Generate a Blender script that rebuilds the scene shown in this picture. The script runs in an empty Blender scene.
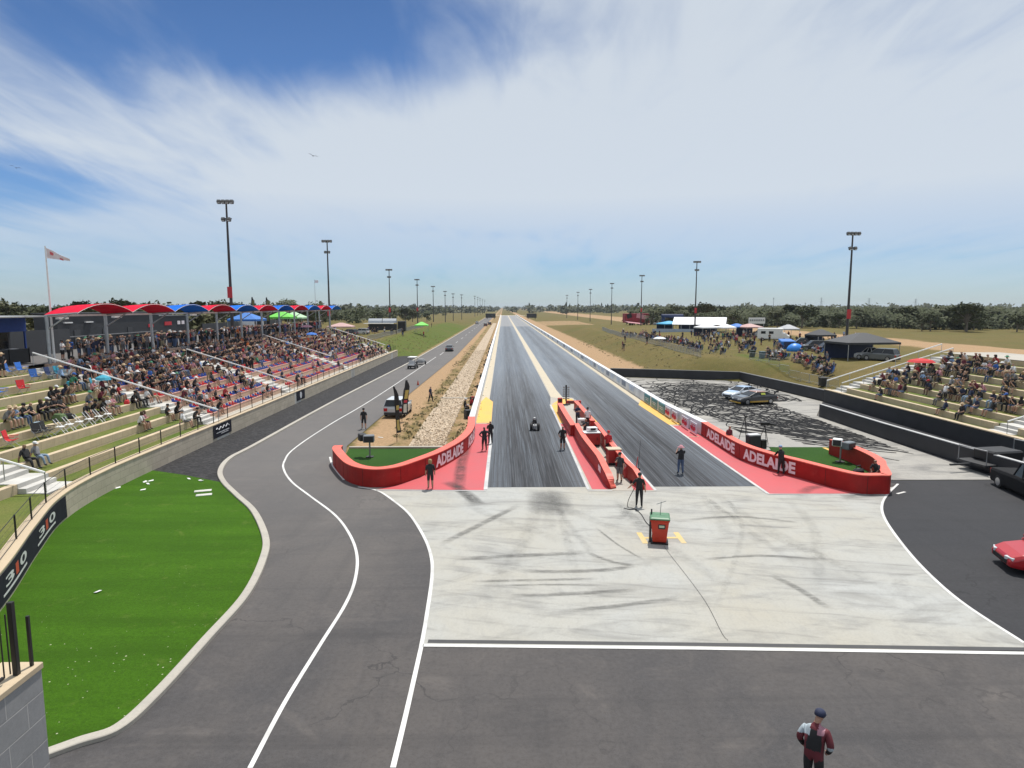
import bpy, bmesh, math, random
from math import sin, cos, pi, radians, sqrt, atan2, atan, hypot
from mathutils import Vector, Matrix
random.seed(7)
S = bpy.context.scene
COL = S.collection
# ------------------------------------------------------------------ camera
H = 10.3; F = 650.0; HZ = 307.0; VX = 503.0
PITCH = atan((384 - HZ) / F); YAW = atan((512 - VX) / F)
cam_d = bpy.data.cameras.new('camera'); cam = bpy.data.objects.new('camera', cam_d); COL.objects.link(cam)
cam.location = (0, 0, H); cam.rotation_euler = (pi / 2 - PITCH, 0, -YAW)
cam_d.sensor_width = 36; cam_d.lens = 36 * F / 1024; cam_d.clip_end = 12000; cam_d.clip_start = .1
S.camera = cam
RM = cam.rotation_euler.to_matrix()
def P(px, py, z=0.0):                       # where a sight line meets the level z
    d = RM @ Vector(((px - 512) / F, (384 - py) / F, -1))
    t = (z - H) / d.z
    return Vector((d.x * t, d.y * t, z))
def PY(px, py, Y):                          # where a sight line meets the distance Y
    d = RM @ Vector(((px - 512) / F, (384 - py) / F, -1)); t = Y / d.y
    return Vector((d.x * t, Y, H + d.z * t))
# ------------------------------------------------------------------ materials
MATS = {}
def node_mat(name):
    m = bpy.data.materials.new(name); m.use_nodes = True
    nt = m.node_tree; b = nt.nodes['Principled BSDF']
    return m, nt, b
def N(nt, t, **kw):
    n = nt.nodes.new(t)
    for k, v in kw.items(): setattr(n, k, v)
    return n
def coords(nt, scale=(1, 1, 1), rot=(0, 0, 0), kind='Object'):
    tc = N(nt, 'ShaderNodeTexCoord'); mp = N(nt, 'ShaderNodeMapping')
    mp.inputs['Scale'].default_value = scale; mp.inputs['Rotation'].default_value = rot
    nt.links.new(tc.outputs[kind], mp.inputs['Vector']); return mp.outputs['Vector']
def noise(nt, vec, scale, detail=4, rough=.55, dist=0.0):
    n = N(nt, 'ShaderNodeTexNoise'); n.inputs['Scale'].default_value = scale; n.inputs['Detail'].default_value = detail
    n.inputs['Roughness'].default_value = rough; n.inputs['Distortion'].default_value = dist
    nt.links.new(vec, n.inputs['Vector']); return n.outputs['Fac']
def ramp(nt, fac, stops):
    r = N(nt, 'ShaderNodeValToRGB'); e = r.color_ramp.elements
    while len(e) < len(stops): e.new(.5)
    for i, (p, c) in enumerate(stops):
        e[i].position = p; e[i].color = c if len(c) == 4 else (*c, 1)
    nt.links.new(fac, r.inputs['Fac']); return r.outputs['Color']
def rng(nt, fac, a, b, c=0.0, d=1.0):
    r = N(nt, 'ShaderNodeMapRange'); r.inputs[1].default_value = a; r.inputs[2].default_value = b
    r.inputs[3].default_value = c; r.inputs[4].default_value = d
    nt.links.new(fac, r.inputs[0]); return r.outputs[0]
def mixc(nt, fac, a, b, mode='MIX'):
    m = N(nt, 'ShaderNodeMix', data_type='RGBA', blend_type=mode)
    for s, v in ((0, fac), (6, a), (7, b)):
        if hasattr(v, 'links'): nt.links.new(v, m.inputs[s])
        else: m.inputs[s].default_value = v if s == 0 else (*v, 1)
    return m.outputs[2]
def math_(nt, op, a, b=None, clamp=False):
    m = N(nt, 'ShaderNodeMath', operation=op, use_clamp=clamp)
    for i, v in enumerate((a, b)):
        if v is None: continue
        if hasattr(v, 'links'): nt.links.new(v, m.inputs[i])
        else: m.inputs[i].default_value = v
    return m.outputs[0]
def bump(nt, b, fac, strength, dist=.02):
    n = N(nt, 'ShaderNodeBump'); n.inputs['Strength'].default_value = strength; n.inputs['Distance'].default_value = dist
    nt.links.new(fac, n.inputs['Height']); nt.links.new(n.outputs[0], b.inputs['Normal'])
def M(name, col=(.5, .5, .5), rough=.6, var=.12, vs=3.0, metal=0.0, spec=.5, alpha=1.0, trans=0.0):
    """plain painted / cloth / plastic surface with a little uneven wear"""
    if name in MATS: return MATS[name]
    m, nt, b = node_mat(name)
    v = coords(nt); n = noise(nt, v, vs, 5)
    f = rng(nt, n, .3, .7, 1 - var, 1 + var)
    c = N(nt, 'ShaderNodeMix', data_type='RGBA', blend_type='MULTIPLY'); c.inputs[0].default_value = 1
    c.inputs[6].default_value = (*col, 1)
    cc = N(nt, 'ShaderNodeCombineColor')
    for i in range(3): nt.links.new(f, cc.inputs[i])
    nt.links.new(cc.outputs[0], c.inputs[7]); nt.links.new(c.outputs[2], b.inputs['Base Color'])
    b.inputs['Roughness'].default_value = rough; b.inputs['Metallic'].default_value = metal
    b.inputs['Specular IOR Level'].default_value = spec
    MATS[name] = m; return m
# ------------------------------------------------------------------ objects
def tag(o, label=None, cat=None, group=None, kind=None):
    if label: o['label'] = label
    if cat: o['category'] = cat
    if group: o['group'] = group
    if kind: o['kind'] = kind
    return o
def thing(name, label, cat, loc=(0, 0, 0), rz=0.0, group=None):
    o = bpy.data.objects.new(name, None); COL.objects.link(o); o.empty_display_size = .2
    o.location = loc; o.rotation_euler = (0, 0, rz)
    return tag(o, label, cat, group)
def copy_tree(o, parent=None):
    c = o.copy(); COL.objects.link(c); c.parent = parent
    for ch in list(o.children): copy_tree(ch, c)
    return c
def dup(o, loc, rz=0.0, label=None, group=None, scale=None):
    c = copy_tree(o); c.location = loc; c.rotation_euler = (0, 0, rz)
    if scale: c.scale = scale if hasattr(scale, '__len__') else (scale,) * 3
    if label: c['label'] = label
    if group: c['group'] = group
    return c
class MB:
    def __init__(self): self.bm = bmesh.new(); self.mi = 0
    def face(self, vs):
        try: f = self.bm.faces.new(vs)
        except ValueError: return None
        f.material_index = self.mi; return f
    def poly(self, pts): return self.face([self.bm.verts.new(p) for p in pts])
    def box(self, c, s, rz=0.0, rx=0.0, ry=0.0, taper=1.0):
        R = Matrix.Rotation(rz, 3, 'Z') @ Matrix.Rotation(ry, 3, 'Y') @ Matrix.Rotation(rx, 3, 'X'); c = Vector(c)
        v = []
        for z in (-.5, .5):
            t = taper if z > 0 else 1
            for x, y in ((-.5, -.5), (.5, -.5), (.5, .5), (-.5, .5)):
                v.append(self.bm.verts.new(c + R @ Vector((x * s[0] * t, y * s[1] * t, z * s[2]))))
        for q in ((3, 2, 1, 0), (4, 5, 6, 7), (0, 1, 5, 4), (1, 2, 6, 5), (2, 3, 7, 6), (3, 0, 4, 7)):
            self.face([v[i] for i in q])
        return self
    def cyl(self, a, b, r0, r1=None, n=8, caps=True):
        a = Vector(a); b = Vector(b); r1 = r0 if r1 is None else r1
        d = (b - a).normalized(); u = d.orthogonal().normalized(); w = d.cross(u)
        A = []; B = []
        for i in range(n):
            t = 2 * pi * i / n; o = u * cos(t) + w * sin(t)
            A.append(self.bm.verts.new(a + o * r0)); B.append(self.bm.verts.new(b + o * r1))
        for i in range(n):
            j = (i + 1) % n; self.face([A[i], A[j], B[j], B[i]])
        if caps: self.face(A[::-1]); self.face(B)
        return self
    def tube(self, pts, r, n=6):
        pts = [Vector(p) for p in pts]; rings = []
        for i, p in enumerate(pts):
            d = (pts[min(i + 1, len(pts) - 1)] - pts[max(i - 1, 0)]).normalized()
            u = d.cross(Vector((0, 0, 1)))
            u = u.normalized() if u.length > .05 else d.orthogonal().normalized()
            w = u.cross(d)
            rr = r[i] if hasattr(r, '__len__') else r
            rings.append([self.bm.verts.new(p + (u * cos(2 * pi * k / n) + w * sin(2 * pi * k / n)) * rr) for k in range(n)])
        for A, B in zip(rings, rings[1:]):
            for i in range(n): self.face([A[i], A[(i + 1) % n], B[(i + 1) % n], B[i]])
        self.face(rings[0][::-1]); self.face(rings[-1]); return self
    def lathe(self, prof, c=(0, 0, 0), n=14, sx=1.0, sy=1.0):
        c = Vector(c); rings = []
        for r, z in prof:
            rings.append([self.bm.verts.new(c + Vector((r * cos(2 * pi * k / n) * sx, r * sin(2 * pi * k / n) * sy, z))) for k in range(n)])
        for A, B in zip(rings, rings[1:]):
            for i in range(n): self.face([A[i], A[(i + 1) % n], B[(i + 1) % n], B[i]])
        self.face(rings[0][::-1]); self.face(rings[-1]); return self
    def loft(self, rings, closed=True, caps=True):
        R = [[self.bm.verts.new(p) for p in r] for r in rings]
        for A, B in zip(R, R[1:]):
            n = len(A)
            for i in range(n if closed else n - 1): self.face([A[i], A[(i + 1) % n], B[(i + 1) % n], B[i]])
        if caps and closed: self.face(R[0][::-1]); self.face(R[-1])
        return self
    def prism(self, poly, z0, z1):
        A = [self.bm.verts.new((p[0], p[1], z0)) for p in poly]; B = [self.bm.verts.new((p[0], p[1], z1)) for p in poly]
        n = len(A)
        for i in range(n): self.face([A[i], A[(i + 1) % n], B[(i + 1) % n], B[i]])
        self.face(A[::-1]); self.face(B); return self
    def build(self, name, mats, parent=None, smooth=False, bevel=0.0, kind=None, solid=True, seg=1, loc=None):
        if solid: bmesh.ops.recalc_face_normals(self.bm, faces=self.bm.faces)
        if bevel: bmesh.ops.bevel(self.bm, geom=[e for e in self.bm.edges if e.is_manifold and e.calc_face_angle(0) > .5], offset=bevel, segments=seg, affect='EDGES', clamp_overlap=True)
        me = bpy.data.meshes.new(name); self.bm.to_mesh(me); self.bm.free()
        for m in (mats if isinstance(mats, (list, tuple)) else [mats]): me.materials.append(m)
        if smooth:
            for p in me.polygons: p.use_smooth = True
        o = bpy.data.objects.new(name, me); COL.objects.link(o)
        if parent: o.parent = parent
        if loc: o.location = loc
        if kind: o['kind'] = kind
        return o
def smooth_path(pts, n=8, closed=False):
    pts = [Vector(p) for p in pts]; out = []; L = len(pts)
    for i in range(L if closed else L - 1):
        g = (lambda k: pts[k % L]) if closed else (lambda k: pts[max(0, min(L - 1, k))])
        p0, p1, p2, p3 = g(i - 1), g(i), g(i + 1), g(i + 2)
        for k in range(n):
            t = k / n
            out.append(.5 * ((2 * p1) + (p2 - p0) * t + (2 * p0 - 5 * p1 + 4 * p2 - p3) * t * t + (3 * p1 - p0 - 3 * p2 + p3) * t ** 3))
    if not closed: out.append(pts[-1])
    return out
def offsets(path, d):                       # shifted to the left of travel by d
    out = []
    for i, p in enumerate(path):
        a = path[max(0, i - 1)]; b = path[min(len(path) - 1, i + 1)]
        t = Vector((b.x - a.x, b.y - a.y, 0)).normalized()
        out.append(Vector((p.x - t.y * d, p.y + t.x * d, p.z)))
    return out
def ribbon(mb, path, w, z):
    A = offsets(path, w / 2); B = offsets(path, -w / 2)
    va = [mb.bm.verts.new((p.x, p.y, z)) for p in A]; vb = [mb.bm.verts.new((p.x, p.y, z)) for p in B]
    for i in range(len(va) - 1): mb.face([vb[i], vb[i + 1], va[i + 1], va[i]])
    return mb
def wall_strip(mb, path, d0, d1, z0, z1, z1e=None):   # solid strip from offset d0 to d1, z0 to z1
    A = offsets(path, d0); B = offsets(path, d1); rings = []
    for i, (a, b) in enumerate(zip(A, B)):
        t = z1 if z1e is None else z1e(i)
        rings.append([(a.x, a.y, z0), (b.x, b.y, z0), (b.x, b.y, t), (a.x, a.y, t)])
    return mb.loft(rings)
def sheet(name, pts, z, m, kind='structure', parent=None):
    mb = MB(); mb.poly([(p[0], p[1], z) for p in pts])
    bmesh.ops.triangulate(mb.bm, faces=mb.bm.faces)
    for f in mb.bm.faces:
        f.normal_update()
        if f.normal.z < 0: f.normal_flip()
    return mb.build(name, m, parent, kind=kind, solid=False)
_txt = {}
def text_mesh(s, bold=.02):
    """flat outline of a word: list of polygons in a 1-high box"""
    cu = bpy.data.curves.new('t', 'FONT'); cu.body = s; cu.offset = bold; cu.resolution_u = 3; cu.fill_mode = 'FRONT'
    o = bpy.data.objects.new('t', cu); COL.objects.link(o)
    dg = bpy.context.evaluated_depsgraph_get(); me = bpy.data.meshes.new_from_object(o.evaluated_get(dg))
    vs = [v.co.copy() for v in me.vertices]; fs = [list(p.vertices) for p in me.polygons]
    bpy.data.objects.remove(o); bpy.data.curves.remove(cu); bpy.data.meshes.remove(me)
    x0 = min(v.x for v in vs); x1 = max(v.x for v in vs); y0 = min(v.y for v in vs); y1 = max(v.y for v in vs)
    return [((v.x - x0) / (x1 - x0), (v.y - y0) / (y1 - y0)) for v in vs], fs
def text_obj(name, s, mapper, m, parent, bold=.02, sub=0):
    vs, fs = text_mesh(s, bold); bm = bmesh.new(); V = [bm.verts.new((x, y, 0)) for x, y in vs]
    for f in fs:
        try: bm.faces.new([V[i] for i in f])
        except ValueError: pass
    if sub:
        for k in range(1, sub):
            bmesh.ops.bisect_plane(bm, geom=bm.verts[:] + bm.edges[:] + bm.faces[:], plane_co=(k / sub, 0, 0), plane_no=(1, 0, 0))
    for v in bm.verts: v.co = mapper(v.co.x, v.co.y)
    r = bmesh.ops.extrude_face_region(bm, geom=bm.faces[:]) if False else None
    me = bpy.data.meshes.new(name); bm.to_mesh(me); bm.free(); me.materials.append(m)
    o = bpy.data.objects.new(name, me); COL.objects.link(o); o.parent = parent; return o
def plain(co, ux, uz, w, h, n=0.006):
    co = Vector(co); ux = Vector(ux).normalized(); uz = Vector(uz).normalized(); nn = ux.cross(uz)
    return lambda x, y: co + ux * (x * w) + uz * (y * h) + nn * n
# ------------------------------------------------------------------ world, sun, view
SUN = Vector((.13, .36, .93)).normalized(); EL = math.asin(SUN.z); AZ = atan2(SUN.x, SUN.y)
w = bpy.data.worlds.new('World'); S.world = w; w.use_nodes = True
nt = w.node_tree; bg = nt.nodes['Background']
sky = N(nt, 'ShaderNodeTexSky', sky_type='NISHITA'); sky.sun_disc = False; sky.sun_elevation = EL; sky.sun_rotation = AZ
sky.air_density = 1.0; sky.dust_density = .25; sky.ozone_density = 2.0
tc = N(nt, 'ShaderNodeTexCoord'); sx = N(nt, 'ShaderNodeSeparateXYZ'); nt.links.new(tc.outputs['Generated'], sx.inputs[0])
zz = math_(nt, 'ADD', math_(nt, 'MAXIMUM', sx.outputs[2], 0.0), .10)
U = math_(nt, 'DIVIDE', sx.outputs[0], zz); V = math_(nt, 'DIVIDE', sx.outputs[1], zz)
cv = N(nt, 'ShaderNodeCombineXYZ'); nt.links.new(U, cv.inputs[0]); nt.links.new(V, cv.inputs[1])
def cl(scale, rot, sc, det, dist, off=0):
    mp = N(nt, 'ShaderNodeMapping'); mp.inputs['Rotation'].default_value = (0, 0, rot); mp.inputs['Scale'].default_value = scale
    mp.inputs['Location'].default_value = (off, off * .7, off * .3)
    nt.links.new(cv.outputs[0], mp.inputs[0]); return noise(nt, mp.outputs[0], sc, det, .55, dist)
n1 = cl((1.0, .38, 1), radians(20), 1.1, 8, .5, 3.1); n2 = cl((1.3, .32, 1), radians(24), 3.2, 9, .7, 1.0)
n3 = cl((.6, .6, 1), 0, .9, 5, .3, 7.0)
def blob(u0, v0, ru, rv, a):
    x = math_(nt, 'DIVIDE', math_(nt, 'SUBTRACT', U, u0), ru); y = math_(nt, 'DIVIDE', math_(nt, 'SUBTRACT', V, v0), rv)
    d = math_(nt, 'ADD', math_(nt, 'MULTIPLY', x, x), math_(nt, 'MULTIPLY', y, y))
    return math_(nt, 'MULTIPLY', math_(nt, 'POWER', 2.718, math_(nt, 'MULTIPLY', d, -1.0)), a)
s = math_(nt, 'ADD', math_(nt, 'MULTIPLY', n1, .9), math_(nt, 'MULTIPLY', n2, .55))
s = math_(nt, 'ADD', s, math_(nt, 'MULTIPLY', n3, .35))
for b_ in ((-.45, 1.85, .72, .62, -.50), (-2.6, 3.3, .75, .75, -.42), (-1.0, 2.0, .7, .4, -.3), (1.3, 1.9, .5, .5, -.1), (-.2, 3.4, 1.2, .9, .18), (1.5, 3.6, 1.6, 1.6, .16), (.3, 7.0, 3.5, .9, -.16)):
    s = math_(nt, 'ADD', s, blob(*b_))
mask = rng(nt, s, .40, 1.0); mask_n = mask.node; mask_n.interpolation_type = 'SMOOTHSTEP'
low = rng(nt, sx.outputs[2], .01, .16, .15, 1.0)
mask = math_(nt, 'MULTIPLY', math_(nt, 'MULTIPLY', mask, low), .9)
skyt = ramp(nt, sx.outputs[2], [(0, (.56, .72, .98)), (.16, (.50, .68, .94)), (.5, (.33, .48, .66))])
skyc = mixc(nt, 1.0, sky.outputs[0], (1, 1, 1), 'MULTIPLY'); nt.links.new(skyt, skyc.node.inputs[7])
cc = mixc(nt, mask, skyc, (6.3, 6.85, 7.4))
nt.links.new(cc, bg.inputs['Color']); bg.inputs['Strength'].default_value = .085
sun_d = bpy.data.lights.new('sun', 'SUN'); sun_d.energy = 3.6; sun_d.angle = radians(.53); sun_d.color = (1, .955, .89)
sun = bpy.data.objects.new('sun', sun_d); COL.objects.link(sun); sun.rotation_euler = (-SUN).to_track_quat('-Z', 'Y').to_euler(); sun.location = (0, 0, 60)
S.cycles.transparent_max_bounces = 48
vs_ = S.view_settings; vs_.view_transform = 'Standard'; vs_.look = 'None'; vs_.gamma = 1; vs_.exposure = 0.35; vs_.use_curve_mapping = False
# ------------------------------------------------------------------ ground materials
def asphalt(name, base, tint, joint=0.0):
    m, nt, b = node_mat(name); v = coords(nt)
    big = noise(nt, v, .12, 5, .6, .6); mid = noise(nt, v, .9, 5, .65); fine = noise(nt, v, 28, 3, .7)
    streak = noise(nt, coords(nt, (1.2, .06, 1)), .9, 5, .6)
    c = mixc(nt, rng(nt, big, .35, .68), base, tint)
    c = mixc(nt, rng(nt, streak, .52, .75, 0, .45), c, tuple(x * .62 for x in base))
    c = mixc(nt, rng(nt, mid, .55, .8, 0, .3), c, tuple(x * 1.35 for x in tint))
    gr = noise(nt, v, 7, 6, .85); c = mixc(nt, rng(nt, gr, .5, .72, 0, .55), c, tuple(x * 1.9 for x in base)); c = mixc(nt, rng(nt, gr, .5, .3, 0, .55), c, tuple(x * .5 for x in base))
    st2 = noise(nt, coords(nt, (.5, .5, 1), (0, 0, .6)), .5, 7, .7, 2.0); c = mixc(nt, rng(nt, st2, .56, .70, 0, .45), c, tuple(x * 1.45 for x in tint)); c = mixc(nt, rng(nt, st2, .46, .34, 0, .4), c, tuple(x * .6 for x in base))
    seam = noise(nt, coords(nt, (.05, 1.2, 1)), .9, 5, .65); c = mixc(nt, rng(nt, seam, .54, .68, 0, .4), c, tuple(x * .6 for x in base))
    ck = N(nt, 'ShaderNodeTexVoronoi', feature='DISTANCE_TO_EDGE'); ck.inputs['Scale'].default_value = .16; dv = N(nt, 'ShaderNodeVectorMath', operation='ADD'); nv = N(nt, 'ShaderNodeTexNoise'); nv.inputs['Scale'].default_value = .5; nv.inputs['Detail'].default_value = 6; nt.links.new(v, nv.inputs['Vector']); sc_ = N(nt, 'ShaderNodeVectorMath', operation='SCALE'); sc_.inputs['Scale'].default_value = 5.0; nt.links.new(nv.outputs['Color'], sc_.inputs[0]); nt.links.new(v, dv.inputs[0]); nt.links.new(sc_.outputs[0], dv.inputs[1]); nt.links.new(dv.outputs[0], ck.inputs['Vector'])
    c = mixc(nt, math_(nt, 'MULTIPLY', math_(nt, 'LESS_THAN', ck.outputs['Distance'], .006), rng(nt, big, .45, .6, 0, .7)), c, tuple(x * .4 for x in base))
    c = mixc(nt, rng(nt, fine, .35, .7, 0, .4), c, tuple(x * 1.5 for x in base))
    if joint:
        s3 = N(nt, 'ShaderNodeSeparateXYZ'); nt.links.new(v, s3.inputs[0]); sheen = math_(nt, 'MULTIPLY', rng(nt, s3.outputs[1], 18, 42), rng(nt, s3.outputs[0], -1, -7)); c = mixc(nt, math_(nt, 'MULTIPLY', sheen, joint), c, (.19, .18, .172))  # grazing sheen put into the colour: left road paler with distance
    nt.links.new(c, b.inputs['Base Color']); b.inputs['Roughness'].default_value = .82; b.inputs['Specular IOR Level'].default_value = .35
    bump(nt, b, fine, .35, .01); return m
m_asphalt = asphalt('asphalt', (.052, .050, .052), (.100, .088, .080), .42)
m_asphalt_dark = asphalt('fresh_asphalt', (.024, .025, .029), (.032, .031, .033))
def concrete(name, a, bcol, dark, amt, joints=True):
    m, nt, b = node_mat(name); v = coords(nt)
    big = noise(nt, v, .16, 6, .62, .5); mid = noise(nt, coords(nt, (.35, 1, 1), (0, 0, .25)), .55, 7, .65, 1.4); fine = noise(nt, v, 14, 5, .7)
    arcs = N(nt, 'ShaderNodeTexWave', wave_type='BANDS', bands_direction='Y'); arcs.inputs['Scale'].default_value = .35
    arcs.inputs['Distortion'].default_value = 9; arcs.inputs['Detail'].default_value = 4; arcs.inputs['Detail Scale'].default_value = .35
    nt.links.new(coords(nt, (.5, 1, 1), (0, 0, .45)), arcs.inputs['Vector'])
    c = mixc(nt, rng(nt, big, .32, .68), a, bcol)
    c = mixc(nt, rng(nt, mid, .48, .72, 0, amt), c, dark)
    c = mixc(nt, math_(nt, 'MULTIPLY', rng(nt, arcs.outputs['Fac'], .90, 1.15), rng(nt, mid, .4, .62, 0, amt * 1.0)), c, tuple(x * .6 for x in dark))
    c = mixc(nt, rng(nt, fine, .3, .75, 0, .45), c, tuple(x * .62 for x in bcol)); c = mixc(nt, rng(nt, noise(nt, coords(nt, (1, .35, 1), (0, 0, -.3)), 3.5, 6, .75), .5, .75, 0, .4), c, tuple(x * 1.25 for x in dark))
    if joints:
        br = N(nt, 'ShaderNodeTexBrick'); br.offset = 0; br.inputs['Scale'].default_value = 1; br.inputs['Brick Width'].default_value = 6.2; br.inputs['Row Height'].default_value = 5.6
        br.inputs['Mortar Size'].default_value = .015; br.inputs['Mortar Smooth'].default_value = .3
        br.inputs['Color1'].default_value = (1, 1, 1, 1); br.inputs['Color2'].default_value = (.94, .93, .92, 1); br.inputs['Mortar'].default_value = (.55, .55, .55, 1)
        nt.links.new(coords(nt), br.inputs['Vector'])
        c = mixc(nt, .8, c, (1, 1, 1), 'MULTIPLY'); nt.links.new(br.outputs['Color'], c.node.inputs[7])
    nt.links.new(c, b.inputs['Base Color']); b.inputs['Roughness'].default_value = .75; bump(nt, b, fine, .2, .01); return m
m_apron = concrete('apron_concrete', (.40, .41, .40), (.39, .37, .315), (.18, .18, .175), .8, False)
m_conc = concrete('pale_concrete', (.46, .43, .37), (.40, .37, .32), (.25, .24, .22), .3, False)
m_pad = concrete('skid_pad_concrete', (.38, .36, .32), (.30, .29, .27), (.10, .10, .10), .85, False)
def lane_mat():
    m, nt, b = node_mat('rubbered_lane'); v = coords(nt)
    st = noise(nt, coords(nt, (2.6, .035, 1)), 1.0, 6, .68, .25); st2 = noise(nt, coords(nt, (7, .05, 1)), 1.0, 4, .7)
    big = noise(nt, coords(nt, (.25, .02, 1)), 1.0, 4); fine = noise(nt, v, 9, 4)
    sp = N(nt, 'ShaderNodeSeparateXYZ'); nt.links.new(coords(nt), sp.inputs[0])
    near = rng(nt, sp.outputs[1], 110, 48, 0, 1); far = rng(nt, sp.outputs[1], 345, 352, 0, 1)
    # two darker wheel bands in each lane
    g = None
    for x0 in (1.0, 2.9, 9.6, 11.8):
        t = math_(nt, 'DIVIDE', math_(nt, 'SUBTRACT', sp.outputs[0], x0), .85)
        e = math_(nt, 'POWER', 2.718, math_(nt, 'MULTIPLY', math_(nt, 'MULTIPLY', t, t), -1)); g = e if g is None else math_(nt, 'ADD', g, e)
    base = mixc(nt, rng(nt, st, .34, .66), (.100, .122, .152), (.185, .210, .238))
    base = mixc(nt, math_(nt, 'MULTIPLY', math_(nt, 'MULTIPLY', g, rng(nt, st2, .28, .55, .25, 1)), rng(nt, near, 0, 1, .6, 1.0)), base, (.030, .033, .039))
    base = mixc(nt, math_(nt, 'MULTIPLY', rng(nt, st2, .38, .62), near), base, (.062, .065, .072))
    st3 = noise(nt, coords(nt, (13, .07, 1)), 1.0, 5, .8); base = mixc(nt, math_(nt, 'MULTIPLY', math_(nt, 'MULTIPLY', rng(nt, st3, .50, .60), math_(nt, 'ADD', g, .25, True)), rng(nt, near, 0, 1, .25, .85)), base, (.018, .019, .021))
    base = mixc(nt, math_(nt, 'MULTIPLY', rng(nt, st3, .44, .36), .35), base, (.24, .26, .28))
    st4 = noise(nt, coords(nt, (3.4, .045, 1)), 1.0, 4, .75); base = mixc(nt, math_(nt, 'MULTIPLY', near, .18), base, (.075, .082, .092))
    base = mixc(nt, math_(nt, 'MULTIPLY', math_(nt, 'MULTIPLY', rng(nt, st4, .49, .57), math_(nt, 'ADD', g, .30, True)), rng(nt, near, 0, 1, .25, .8)), base, (.020, .021, .024))
    base = mixc(nt, rng(nt, big, .55, .75, 0, .3), base, (.20, .20, .20))
    base = mixc(nt, math_(nt, 'MULTIPLY', far, .7), base, (.27, .26, .25))
    base = mixc(nt, rng(nt, fine, .4, .75, 0, .25), base, (.05, .05, .055))
    # cross joints every 30 m
    jm = math_(nt, 'LESS_THAN', math_(nt, 'FRACT', math_(nt, 'DIVIDE', sp.outputs[1], 7.5)), .012)
    base = mixc(nt, math_(nt, 'MULTIPLY', jm, .35), base, (.05, .05, .05))
    nt.links.new(base, b.inputs['Base Color']); nt.links.new(math_(nt, 'ADD', rng(nt, st, .3, .7, .40, .58), math_(nt, 'MULTIPLY', near, .34)), b.inputs['Roughness']); nt.links.new(rng(nt, near, 0, 1, .5, .22), b.inputs['Specular IOR Level'])
    return m
m_lane = lane_mat()
def paint_ground(name, col, wear, worn=.5):
    m, nt, b = node_mat(name); v = coords(nt)
    a = noise(nt, v, .5, 6, .65, .4); f = noise(nt, v, 12, 4, .7)
    c = mixc(nt, rng(nt, a, .45, .8, 0, worn), col, wear); c = mixc(nt, rng(nt, f, .5, .8, 0, .35), c, tuple(x * .65 for x in col))
    nt.links.new(c, b.inputs['Base Color']); b.inputs['Roughness'].default_value = .6; return m
m_red_g = paint_ground('red_ground_paint', (.50, .075, .085), (.36, .10, .11), .6)
m_yel_g = paint_ground('yellow_ground_paint', (.72, .42, .075), (.55, .36, .14), .5)
m_cream = paint_ground('cream_concrete', (.50, .43, .31), (.40, .37, .30), .6)
m_white_g = paint_ground('white_line_paint', (.66, .66, .64), (.32, .31, .30), .85)
m_binmark = paint_ground('worn_yellow_marking', (.60, .44, .17), (.42, .40, .33), .9)
m_faint = paint_ground('dusty_white_line_paint', (.52, .52, .51), (.25, .27, .29), .9)
def grass_mat(name, a, bb, speck, scale=1.0, specks=True, stripe=False):
    m, nt, b = node_mat(name); v = coords(nt)
    big = noise(nt, v, .25, 4); fine = noise(nt, v, 11, 6, .75); ff = noise(nt, coords(nt, (1, .45, 1)), 40, 3, .8)
    c = mixc(nt, rng(nt, big, .3, .7), a, bb)
    c = mixc(nt, rng(nt, fine, .35, .72, 0, .75), c, tuple(x * .45 for x in a)); c = mixc(nt, rng(nt, ff, .52, .78, 0, .35), c, tuple(min(1, x * 1.9 + .01) for x in bb))
    if specks:
        vo = N(nt, 'ShaderNodeTexVoronoi'); vo.inputs['Scale'].default_value = 3.2; nt.links.new(v, vo.inputs['Vector'])
        sp_ = N(nt, 'ShaderNodeSeparateXYZ'); nt.links.new(v, sp_.inputs[0]); vo.inputs['Scale'].default_value = 4.5
        den = math_(nt, 'ADD', rng(nt, noise(nt, v, .35, 3), .5, .75, .01, .08), math_(nt, 'MULTIPLY', rng(nt, sp_.outputs[1], 24, 13, 0, .17), rng(nt, noise(nt, v, .8, 4), .35, .65)))
        band = noise(nt, coords(nt, (.12, 1.1, 1), (0, 0, .25)), .8, 4, .6); c = mixc(nt, rng(nt, band, .40, .62, 0, .5), c, tuple(x * .62 for x in a)); dry = rng(nt, noise(nt, v, .7, 7, .75, .5), .58, .74, 0, .55); c = mixc(nt, dry, c, (.13, .17, .035))
        c = mixc(nt, rng(nt, noise(nt, v, 2.2, 6, .75), .62, .80, 0, .5), c, (.20, .19, .06))
        c = mixc(nt, math_(nt, 'MULTIPLY', math_(nt, 'LESS_THAN', vo.outputs['Distance'], den), .8), c, speck)
    nt.links.new(c, b.inputs['Base Color']); b.inputs['Roughness'].default_value = .9; b.inputs['Specular IOR Level'].default_value = .15
    bump(nt, b, ff, .7, .04); return m
m_turf = grass_mat('artificial_turf', (.042, .116, .003), (.058, .150, .005), (.55, .55, .40))
m_turf2 = grass_mat('island_turf', (.024, .075, .010), (.036, .100, .012), (.3, .3, .2), specks=False)
m_tgrass = grass_mat('terrace_grass', (.085, .150, .022), (.20, .19, .06), (.4, .35, .2), specks=False)
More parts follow.
